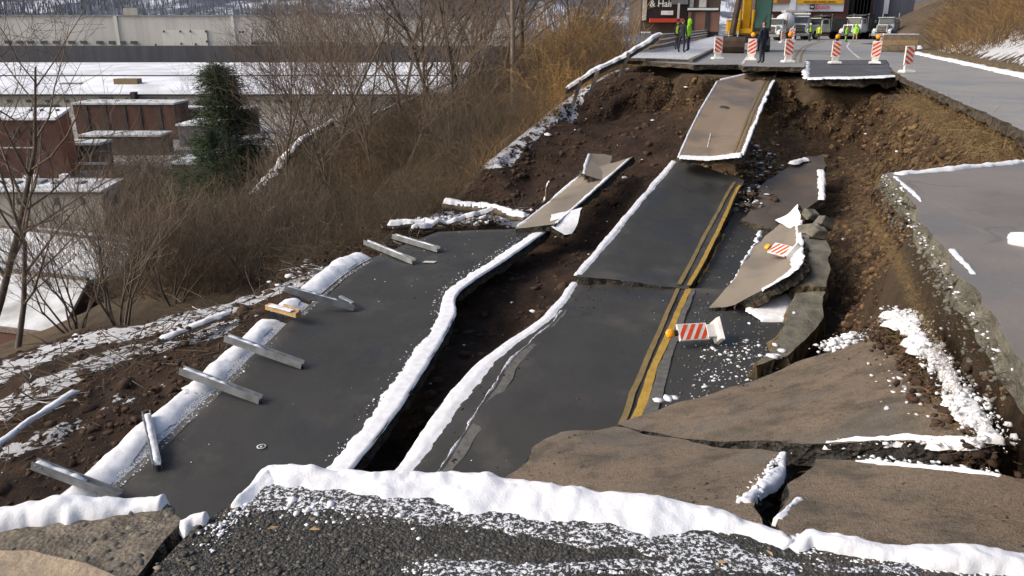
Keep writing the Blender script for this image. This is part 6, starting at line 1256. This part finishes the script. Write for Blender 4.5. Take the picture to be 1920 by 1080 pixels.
# big snowy gable roof nearest
def gable(name, label, corners, ridge_px, mat, roofmat, zb):
    """corners: front eave left/right (px,py,Y); ridge left/right (px,py,Y)"""
    a, b = [py_(*c) for c in corners]; c, d = [py_(*q) for q in ridge_px]; o_ = (a + b) / 2; o_[2] = zb; r_ = empty(name, tuple(o_)); L_ = lambda p: p - o_
    e, f = 2 * c - a, 2 * d - b; e[2], f[2] = a[2], b[2]; th = np.array((0, 0, .25)); m_ = MB()
    for q in ((a, b, d, c), (c, d, f, e)): V = [L_(p) for p in q] + [L_(p) - th for p in q]; m_.add(V, [(0, 1, 2, 3), (7, 6, 5, 4), (0, 4, 5, 1), (1, 5, 6, 2), (2, 6, 7, 3), (3, 7, 4, 0)])
    m_.build("roof", roofmat, r_); m_ = MB(); k = .94; V = []
    for p in (a, b, f, e): q = L_(p) * np.array((k, k, 1)) ; V += [np.array((q[0], q[1], 0)), np.array((q[0], q[1], q[2] - .3))]
    rc_, rd_ = L_(c) - th * 1.6, L_(d) - th * 1.6; V += [rc_, rd_]
    m_.add(V, [(0, 2, 3, 1), (2, 4, 5, 9, 3), (4, 6, 7, 5), (6, 0, 1, 8, 7)]); m_.build("wall", mat, r_); m_ = MB(); m_.bar(L_(c) + th * .2, L_(d) + th * .2, .3, .2); m_.build("ridge_cap", "grey_wood", r_)
    m_ = MB(); m_.bar(L_(a) - th * .3, L_(b) - th * .3, .2, .3); m_.build("eave", "grey_wood", r_)
    tag(r_, label, "house"); return r_
h1_ = gable("snowy_house", "house with a broad snowy roof in the brush at the left, upper one of two", [(-160, 500, 58), (215, 545, 52)], [(-120, 410, 65), (265, 458, 59)], "wall_brown", "roof_snow_patchy", -21)
h2_ = gable("snowy_house", "lower snowy roof in the brush nearest the left side", [(-200, 590, 47), (110, 628, 43)], [(-150, 492, 53), (165, 525, 49)], "wall_brick_red", "roof_snow_patchy", -20)
for k, (x0, x1, y0, y1, Y_) in enumerate(((20, 60, 128, 134, 280), (110, 150, 156, 163, 226), (300, 330, 126, 131, 285), (420, 452, 158, 166, 224), (560, 600, 127, 133, 282), (640, 664, 160, 167, 222), (700, 745, 130, 136, 276), (380, 392, 150, 162, 230))): pbox("roof_unit", x0, x1, y0, y1, Y_, ("wall_grey", "roof_grey", "wall_cream")[k % 3], pl, 3)
for x in range(-60, 800, 36): pbox("window", x, x + 9, 187, 192, 210.2, "window_dark", pl, .3) if not (180 < x < 320) else None
for x in (40, 120, 260, 330, 470, 610, 700): pbox("roof_vent", x, x + 9, 25, 31, 325, "wall_grey", mill, 2.5)
for x in (6, 30, 52, 84): vwin(bk_, x, x + 6, 288, 300, 118); vwin(bk_, x, x + 6, 240, 252, 118) if x in (30, 52) else None
for x in (160, 190, 215, 245, 275): pbox("roof_vent", x, x + 6, 189, 196, 163, "wall_grey", rs_, 1.2)
for x in (20, 95, 140): pbox("roof_unit", x, x + 14, 342, 352, 88.5, "wall_grey", f1_, 1.2)
# utility pole
up = empty("utility_pole", (float(py_(962, 210, 46)[0]), 46, float(hz(0, 46)[0]) - .3)); tag(up, "thin pale utility pole rising from the brush left of the slide", "utility pole")
m_ = MB(); m_.tube([(0, 0, 0), (-.02, 0, 6), (-.08, 0, 12)], [.15, .13, .10], 10); m_.build("shaft", "pole_wood", up); m_ = MB(); m_.box((-.07, -.12, 11), (2.2, .1, .12)); ca_ = m_.build("crossarm", "pole_wood", up, .01)
for sx in (-.9, 0, .9): m_ = MB(); m_.lathe([(.02, 0), (.06, .02), (.06, .1), (.02, .14)], 8, Matrix.Translation((sx - .07, -.12, 11.06))); m_.build("insulator", "print_dark", ca_)
# ------------------------------------------------------------------ vegetation
def grow_tree(seed, H, r0, spread=.55, n_main=9, levels=3, lean=(0, 0), fork=.35, up=.35, twig=5, stems=1):
    rg = random.Random(seed); tr = MB(); cr = MB()
    def limb(mb, p, d, L, r, lev):
        n = 4 if lev < 2 else (3 if lev == 2 else 2); P = [p.copy()]; R = [r]; q = p.copy(); dd = d.copy()
        for i in range(n):
            dd = (dd + Vector((rg.gauss(0, .16), rg.gauss(0, .16), rg.gauss(.06 if lev else .02, .10)))).normalized(); q = q + dd * (L / n); P.append(q.copy()); R.append(max(r * (1 - (i + 1) / n * (.75 if lev else .8)), .006))
        mb.tube(P, R, 6 if lev == 0 else (4 if lev == 1 else 3), 0, True, False)
        if lev >= levels: return
        k = (n_main if lev == 0 else (5 if lev == 1 else twig)); s0 = fork if lev == 0 else .25
        for j in range(k):
            f = s0 + (1 - s0) * (j + rg.random()) / k; x = f * n; i = min(int(x), n - 1); b = P[i].lerp(P[i + 1], x - i); rr = R[i] + (R[i + 1] - R[i]) * (x - i)
            az = rg.random() * 6.283; t = (P[i + 1] - P[i]).normalized(); o_ = t.orthogonal().normalized(); o_ = Matrix.Rotation(az, 3, t) @ o_
            nd = (t * (1 - spread) + o_ * spread + Vector((0, 0, up * .6))).normalized(); limb(cr, b, nd, L * (.62 - .25 * f + rg.random() * .18) * (1 if lev else .8), max(rr * .62, .008), lev + 1)
    for s_ in range(stems):
        a = 6.283 * s_ / max(stems, 1) + rg.random(); t_ = .0 if stems == 1 else .35 + .25 * rg.random()
        limb(tr, Vector((0, 0, -.4)), Vector((lean[0] + t_ * math.cos(a), lean[1] + t_ * math.sin(a), 1)).normalized(), H * (1 if stems == 1 else .7 + .4 * rg.random()), r0, 0)
    return tr, cr
def make_tree(seed, bark="bark", name="bare_tree", **k):
    tr, cr = grow_tree(seed, **k); r_ = empty(name); tr.build("trunk", bark, r_); cr.build("crown", "twig", r_); return r_
KIND = {"sapling": [make_tree(41, H=6, r0=.045, n_main=12, spread=.55, fork=.25, name="bare_sapling"), make_tree(42, H=6, r0=.04, n_main=11, spread=.6, fork=.2, bark="bark_grey", name="bare_sapling"), make_tree(43, H=6, r0=.05, n_main=12, spread=.5, fork=.3, lean=(.2, .1), name="bare_sapling")],
        "tall": [make_tree(11, H=11, r0=.105, n_main=14, spread=.5), make_tree(12, H=12, r0=.12, n_main=15, spread=.55, fork=.3), make_tree(13, H=10, r0=.095, n_main=13, spread=.45, bark="bark_grey"), make_tree(14, H=11, r0=.10, n_main=15, spread=.6, fork=.25)],
        "multi": [make_tree(21, H=5.2, r0=.055, n_main=7, spread=.4, stems=6, twig=3, name="multi_stem_shrub"), make_tree(22, H=4.6, r0=.05, n_main=7, spread=.45, stems=7, twig=3, bark="bark_grey", name="multi_stem_shrub")]}
cnt = {}
def tree(kind, px, Y, h, label, group, rz=None, lean=None, Xo=None):
    protos = KIND[kind]; i = cnt.get(kind, 0); cnt[kind] = i + 1; base = protos[i % len(protos)]; o = base if i < len(protos) else copy_tree(base)
    x = float((px - 960) / FPX * Y * 1.02) if Xo is None else Xo; o.location = (x, Y, float(hz(x, Y)[0]) - .1); nominal = {"tall": 11.0, "multi": 5.0, "sapling": 6.0}[kind]; s_ = h / nominal; o.scale = (s_, s_, s_)
    o.rotation_euler = (0 if lean is None else lean[0], 0 if lean is None else lean[1], random.uniform(0, 6.28) if rz is None else rz); tag(o, label, "shrub" if kind == "multi" else "tree", group); return o
ORD = ["first", "second", "third", "fourth", "fifth", "sixth", "seventh", "eighth", "ninth", "tenth", "eleventh", "twelfth"]
def row(kind, items, text_, group):
    for k, (px, Y, h) in enumerate(sorted(items)): tree(kind, px, Y, h * 1.3, text_ % ORD[k], group)
row("tall", [(560, 56, 11), (600, 48, 10), (520, 62, 11), (650, 66, 12), (690, 52, 9.5), (735, 70, 13), (765, 60, 12), (580, 80, 11), (625, 90, 12), (540, 46, 7), (710, 84, 12)], "%s bare tree from the evergreen, in front of the mill", "bare trees in front of the mill")
row("tall", [(800, 62, 14), (838, 54, 12.5), (860, 75, 15), (885, 58, 13), (905, 70, 14), (925, 52, 12), (945, 66, 13), (820, 85, 14), (872, 95, 14), (848, 44, 8)], "%s bare tree in the dense row ending at the utility pole", "bare trees left of the utility pole")
row("tall", [(985, 60, 12), (1010, 80, 12), (1040, 58, 11), (1065, 85, 12), (1100, 72, 10), (1090, 95, 9)], "%s bare tree right of the utility pole, towards the guardrail", "bare trees right of the utility pole")
row("tall", [(330, 78, 9), (390, 95, 10), (300, 62, 6.5)], "%s bare tree left of the evergreen, in the valley brush", "bare trees left of the evergreen")
row("sapling", [(585, 44, 7), (640, 38, 5.5), (700, 42, 6.5), (760, 40, 6), (820, 46, 7), (890, 44, 6), (610, 50, 8)], "%s slender bare sapling from the left on the brushy slope above the left lane", "saplings on the slope")
# tree at the left side reaching into the picture from outside
lt = make_tree(31, H=13, r0=.19, n_main=13, spread=.62, fork=.3, lean=(.32, 0)); lt.location = (-22.5, 31, float(hz(-22.5, 31)[0])); tag(lt, "big bare tree leaning in from the left side, branches across the mill", "tree")
lt2 = make_tree(32, H=9, r0=.12, n_main=12, spread=.65, fork=.25, lean=(.25, 0), bark="bark_grey"); lt2.location = (-18.5, 27.5, float(hz(-18.5, 27.5)[0])); tag(lt2, "smaller bare tree at the left side, in front of the brick building", "tree")
# shrubs on the snowy bank
for px, Y, h, lb in ((190, 26.5, 5.2, "many stemmed shrub standing in the snow above the soil bank"), (100, 28.5, 4.8, "many stemmed shrub left of the one in the snow"), (300, 30, 4.2, "many stemmed shrub right of the one in the snow"), (455, 31, 4.4, "many stemmed shrub above the snowy ledge with the post"), (560, 33, 3.6, "arching shrub behind the soil mound of the left lane"), (860, 37, 3.4, "arching shrub on the ridge above the snowy logs")):
    tree("multi", px, Y, h, lb, "shrubs along the outer bank")
# evergreen
ev = empty("evergreen_tree"); ex_ = (455 - 960) / FPX * 62 * 1.02; ev.location = (ex_, 60, float(hz(ex_, 60)[0]) - .2); tag(ev, "dark green evergreen tree standing among bare trees at the left", "tree")
m_ = MB(); m_.tube([(0, 0, 0), (.1, 0, 4), (.15, .1, 13)], [.25, .16, .03], 8); m_.build("trunk", "bark", ev)
rg = np.random.default_rng(5); n = 430; hh = rg.uniform(.04, 1, n)**.9; az = rg.uniform(0, 6.283, n); rad = (1 - hh)**.8 * 3.3 * rg.uniform(.3, 1.2, n) * (1 + .5 * np.sin(az * 3 + hh * 11)) + .2
BB = np.c_[rad * np.cos(az), rad * np.sin(az), hh * 13.2]; m = 46; B2 = np.repeat(BB, m, 0) + rg.normal(size=(n * m, 3)) * np.array((.34, .34, .26)); D = np.c_[np.repeat(np.c_[np.cos(az), np.sin(az)], m, 0) + rg.normal(size=(n * m, 2)) * .6, rg.normal(size=n * m) * .45 + .1]; D /= np.linalg.norm(D, axis=1, keepdims=True)
ev.scale = (1.15, 1.15, (py_(455, 128, 60)[2] - ev.location.z) / 13.2)
blades("crown", B2, rg.uniform(.2, .5, n * m), D, .03, "needles", np.zeros(n * m), ev, 1, False, .3, 3, 3)
# thicket over the hillside and on the right hill: nobody could count it
def thicket(name, pts, hgt, cols, seed, stems=7, rad=.010, spread=.6, seg=3, label=None):
    rg = np.random.default_rng(seed); n = len(pts); B = np.repeat(pts, stems, 0) + np.c_[rg.normal(size=(n * stems, 2)) * .16, np.zeros(n * stems)]; H = np.repeat(hgt, stems) * rg.uniform(.45, 1.15, n * stems)
    D = np.c_[rg.normal(size=(n * stems, 2)) * spread, np.ones(n * stems)]; D /= np.linalg.norm(D, axis=1, keepdims=True); dist = np.linalg.norm(B, axis=1)
    o = blades(name, B, H, D, rad * (1 + dist / 70), "thicket", np.clip(np.repeat(cols, stems) + rg.normal(size=n * stems) * .12, 0, 1), None, seg, True, .85, 3, seed)
    # side twigs
    k = 1; i = np.repeat(np.arange(len(B)), k); f = rg.uniform(.35, .9, len(i)); b2 = B[i] + D[i] * (H[i] * f)[:, None]; d2 = D[i] + rg.normal(size=(len(i), 3)) * .6; d2 /= np.linalg.norm(d2, axis=1, keepdims=True)
    o2 = blades(name, b2, H[i] * rg.uniform(.2, .45, len(i)), d2, rad * .7 * (1 + dist[i] / 70), "thicket", np.clip(np.repeat(cols, stems)[i], 0, 1), None, 1, True, .4, 3, seed + 1)
    for q in (o, o2):
        if label: tag(q, label, None, None, "stuff")
    return o
rg = np.random.default_rng(99); N = 10500
px = rg.uniform(-120, 1195, N); Yv = np.exp(rg.uniform(math.log(24), math.log(150), N)); xv = (px - 960) / FPX * Yv * 1.03
slide_in = poly_mask(slide, xv, Yv); ok = (~slide_in) & (xv < x_edge(Yv) - .8) & (Yv > 22) & ((px < 1135) | (Yv < 52))
zz = hz(xv, Yv); ok &= (zz > -19.3) | ((px > 215) & (Yv < 125))
# keep the near snowy ledge open, keep the two house roofs visible
xx, yy_px = px_of(np.c_[xv, Yv, zz]); ok &= ~((xx < 560) & (yy_px > 545 + (560 - xx) * .06)); ok &= ~((xv < -24) & (Yv < 70) & (rg.uniform(size=N) < .6))
xv, Yv, zz, xx, yy_px = xv[ok], Yv[ok], zz[ok], xx[ok], yy_px[ok]
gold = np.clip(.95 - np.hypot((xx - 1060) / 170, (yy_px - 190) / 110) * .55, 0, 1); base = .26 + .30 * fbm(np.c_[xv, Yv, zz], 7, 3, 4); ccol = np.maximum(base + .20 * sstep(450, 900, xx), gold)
thicket("thicket", np.c_[xv, Yv, zz - .05], rg.uniform(.7, 2.0, len(xv)) * (1 + .9 * sstep(32, 70, Yv)), ccol, 7, 7, label="dense brown winter thicket covering the hillside below the road")
# branching undergrowth among the stems
_u = []
for sd_ in (61, 62, 63, 64):
    a_, b_ = grow_tree(sd_, H=3.4, r0=.028, n_main=6, spread=.62, stems=4, levels=2, twig=3, fork=.15, up=.15); a_.add(b_.v, b_.f); _u.append((np.array(a_.v), np.array([f for f in a_.f if len(f) == 4])))
k_ = rg.choice(len(xv), min(1000, len(xv)), False); VV, FF, CC, off_ = [], [], [], 0
for i in k_:
    v_, f_ = _u[int(rg.integers(4))]; an = rg.uniform(0, 6.28); s_ = rg.uniform(.35, .85) * (1 + 1.5 * sstep(32, 70, Yv[i])); R_ = np.array(((math.cos(an), -math.sin(an), 0), (math.sin(an), math.cos(an), 0), (0, 0, 1))); c_ = v_.mean(0) * np.array((1, 1, 0))
    VV.append(v_ @ R_.T * s_ + np.array((xv[i], Yv[i], zz[i]))); FF.append(f_ + off_); off_ += len(v_); CC.append(np.full(len(v_), np.clip(ccol[i] * rg.uniform(.2, 1.1), 0, 1)))
tag(mesh_np("undergrowth", np.concatenate(VV), [np.concatenate(FF)], "thicket", None, True, None, {"col": np.concatenate(CC)}), "tangled bare undergrowth on the hillside", None, None, "stuff")
# right hill
N = 8500; Yv = np.exp(rg.uniform(math.log(16), math.log(140), N)); dd = np.where(Yv < 45, rg.gamma(2.0, 5.0, N) + 1.3, rg.gamma(1.6, 5.5, N) + .4); xv = x_hill(Yv) + dd; zz = hz(xv, Yv); xx, yy_px = px_of(np.c_[xv, Yv, zz + 1.0]); ok = (xx < 2050) & (yy_px > -150); xv, Yv, zz, dd = xv[ok], Yv[ok], zz[ok], dd[ok]
thicket("hill_brush", np.c_[xv, Yv, zz - .05], rg.uniform(.6, 2.4, len(xv)) * np.where(Yv < 45, sstep(.8, 3.2, dd), 1) + .3, .55 + .3 * fbm(np.c_[xv, Yv, zz], 6, 3, 8), 8, 8, spread=.6, label="tawny brush covering the hill on the right")
# points spread over the torn ground itself
_c = P3[quads]; _cen = _c.mean(1); _nv = np.cross(_c[:, 2] - _c[:, 0], _c[:, 3] - _c[:, 1]); _ar = np.linalg.norm(_nv, axis=1) / 2; _stp = 1 - np.abs(_nv[:, 2]) / (2 * _ar + 1e-9)
_inq = IN.ravel()[quads].mean(1) > .5
def on_ground(mask, n):
    k = np.flatnonzero(mask & _inq); w = _ar[k] / _ar[k].sum(); k = rg.choice(k, n, True, w); a, b = rg.uniform(size=n)[:, None], rg.uniform(size=n)[:, None]; q = _c[k]
    return (q[:, 0] * (1 - a) + q[:, 1] * a) * (1 - b) + (q[:, 3] * (1 - a) + q[:, 2] * a) * b, _nv[k] / (2 * _ar[k][:, None])
# dry straw and roots hanging on the cut faces
B, Nn = on_ground((_cen[:, 0] > 5.5) & (_cen[:, 1] > 10) & (_stp > .25) & (_cen[:, 2] > -2.4), 5200); n = len(B)
D = Nn * .5 + np.c_[rg.normal(size=(n, 2)) * .5, rg.normal(size=n) * .5 - .5]; D /= np.linalg.norm(D, axis=1, keepdims=True)
tag(blades("straw", B, rg.uniform(.08, .36, n), D, .006, "straw", rg.uniform(0, 1, n)**1.5, None, 2, True, .7, 3, 4), "dry straw and roots hanging on the cut banks", None, None, "stuff")
# straw fringe along the rims
fr = along([W3(4.3, 9.25, -.42), W3(3.95, 7.94, -.42), W3(3.15, 5.51, -.45), W3(2.6, 3.9, -.45)], 2600, .03, (-.16, .0), rg); D = np.c_[rg.normal(size=(2600, 2)) * .5 + np.array((-.5, -.1)), rg.normal(size=2600) * .6 - .2]; D /= np.linalg.norm(D, axis=1, keepdims=True)
tag(blades("straw", fr - np.array((.05, 0, 0)), rg.uniform(.02, .07, 2600), D, .0016, "straw", rg.uniform(.2, 1, 2600), None, 2, True, .7, 3, 5), None, None, None, "stuff")
fr = along([p + np.array((-.15, 0, .05)) for p in right_rim[1:5]], 2600, .18, (-.4, .1), rg); D = np.c_[rg.normal(size=(2600, 2)) * .5 + np.array((-.6, -.3)), rg.normal(size=2600) * .6 + .1]; D /= np.linalg.norm(D, axis=1, keepdims=True)
tag(blades("straw", fr, rg.uniform(.12, .5, 2600), D, .008, "straw", rg.uniform(.1, 1, 2600), None, 2, True, .7, 3, 6), None, None, None, "stuff")
# clods, crumbs and stones over the slide
near_ = _cen[:, 1] < 10
B, Nn = on_ground(~near_, 9000); oc_ = (B[:, 0] > 7) & (rg.uniform(size=len(B)) < .5); sz = rg.gamma(1.1, .034, len(B)).clip(.01, .26)
lumps("soil_clods", B[~oc_], sz[~oc_], "clod", None, .75, 70); lumps("soil_clods", B[oc_], sz[oc_], "clod_ochre", None, .75, 71)
B, Nn = on_ground((~near_) & (_stp > .15), 26000); oc_ = (B[:, 0] > 6.5) & (rg.uniform(size=len(B)) < .55); sz = rg.gamma(1.2, .019, len(B)).clip(.008, .14)
lumps("soil_crumbs", B[~oc_], sz[~oc_], "clod", None, .9, 171); lumps("soil_crumbs", B[oc_], sz[oc_], "clod_ochre", None, .9, 170)
B, Nn = on_ground(near_ & (_cen[:, 0] > 1.5), 9000); oc_ = rg.uniform(size=len(B)) < .5; sz = rg.gamma(1.2, .010, len(B)).clip(.004, .05)
lumps("soil_crumbs", B[~oc_], sz[~oc_], "clod", None, .9, 173); lumps("soil_crumbs", B[oc_], sz[oc_], "clod_ochre", None, .9, 174)
B, Nn = on_ground(~near_, 170); lumps("snow_bits", B + np.array((0, 0, .02)), rg.gamma(1.5, .03, len(B)).clip(.015, .15), "snow", None, .4, 72, None, True, True, .2)
# dark rubble heap between the tilted and the leaning slab
hp_ = np.concatenate([along([pz(1420, 285, -2.9), pz(1412, 330, -3.4), pz(1400, 385, -3.95)], 420, .35, (-.25, .12), rg)]); lumps("rubble_heap", hp_, rg.gamma(1.8, .035, 420).clip(.02, .16), "rubble", None, .7, 73); lumps("rubble_heap", hp_ + rg.normal(size=hp_.shape) * .2, rg.gamma(1.8, .035, 420).clip(.02, .16), "clod", None, .7, 74)
lumps("snow_bits", hp_[:110] + np.array((0, -.05, .12)), rg.gamma(1.5, .03, 110).clip(.02, .14), "snow", None, .4, 75, None, True, True, .2)
# ------------------------------------------------------------------ far hills
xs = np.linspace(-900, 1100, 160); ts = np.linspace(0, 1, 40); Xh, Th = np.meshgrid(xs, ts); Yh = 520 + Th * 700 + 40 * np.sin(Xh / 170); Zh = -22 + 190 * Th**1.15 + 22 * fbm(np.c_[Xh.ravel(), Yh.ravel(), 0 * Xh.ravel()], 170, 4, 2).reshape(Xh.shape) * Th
idx = np.arange(Xh.size).reshape(Xh.shape); q = np.stack([idx[:-1, :-1], idx[:-1, 1:], idx[1:, 1:], idx[1:, :-1]], -1).reshape(-1, 4)
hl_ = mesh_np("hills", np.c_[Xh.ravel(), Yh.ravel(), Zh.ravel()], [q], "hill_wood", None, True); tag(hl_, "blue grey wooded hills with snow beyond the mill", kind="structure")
N = 26000; xv = rg.uniform(-760, 800, N); tv_ = rg.uniform(0, .32, N); Yv = 520 + tv_ * 700 + 40 * np.sin(xv / 170); zz = -22 + 190 * tv_**1.15; k = fbm(np.c_[xv, Yv, zz], 90, 3, 6) > -.25; B = np.c_[xv, Yv, zz][k]; n = len(B); D = np.c_[rg.normal(size=(n, 2)) * .08, np.ones(n)]; D /= np.linalg.norm(D, axis=1, keepdims=True)
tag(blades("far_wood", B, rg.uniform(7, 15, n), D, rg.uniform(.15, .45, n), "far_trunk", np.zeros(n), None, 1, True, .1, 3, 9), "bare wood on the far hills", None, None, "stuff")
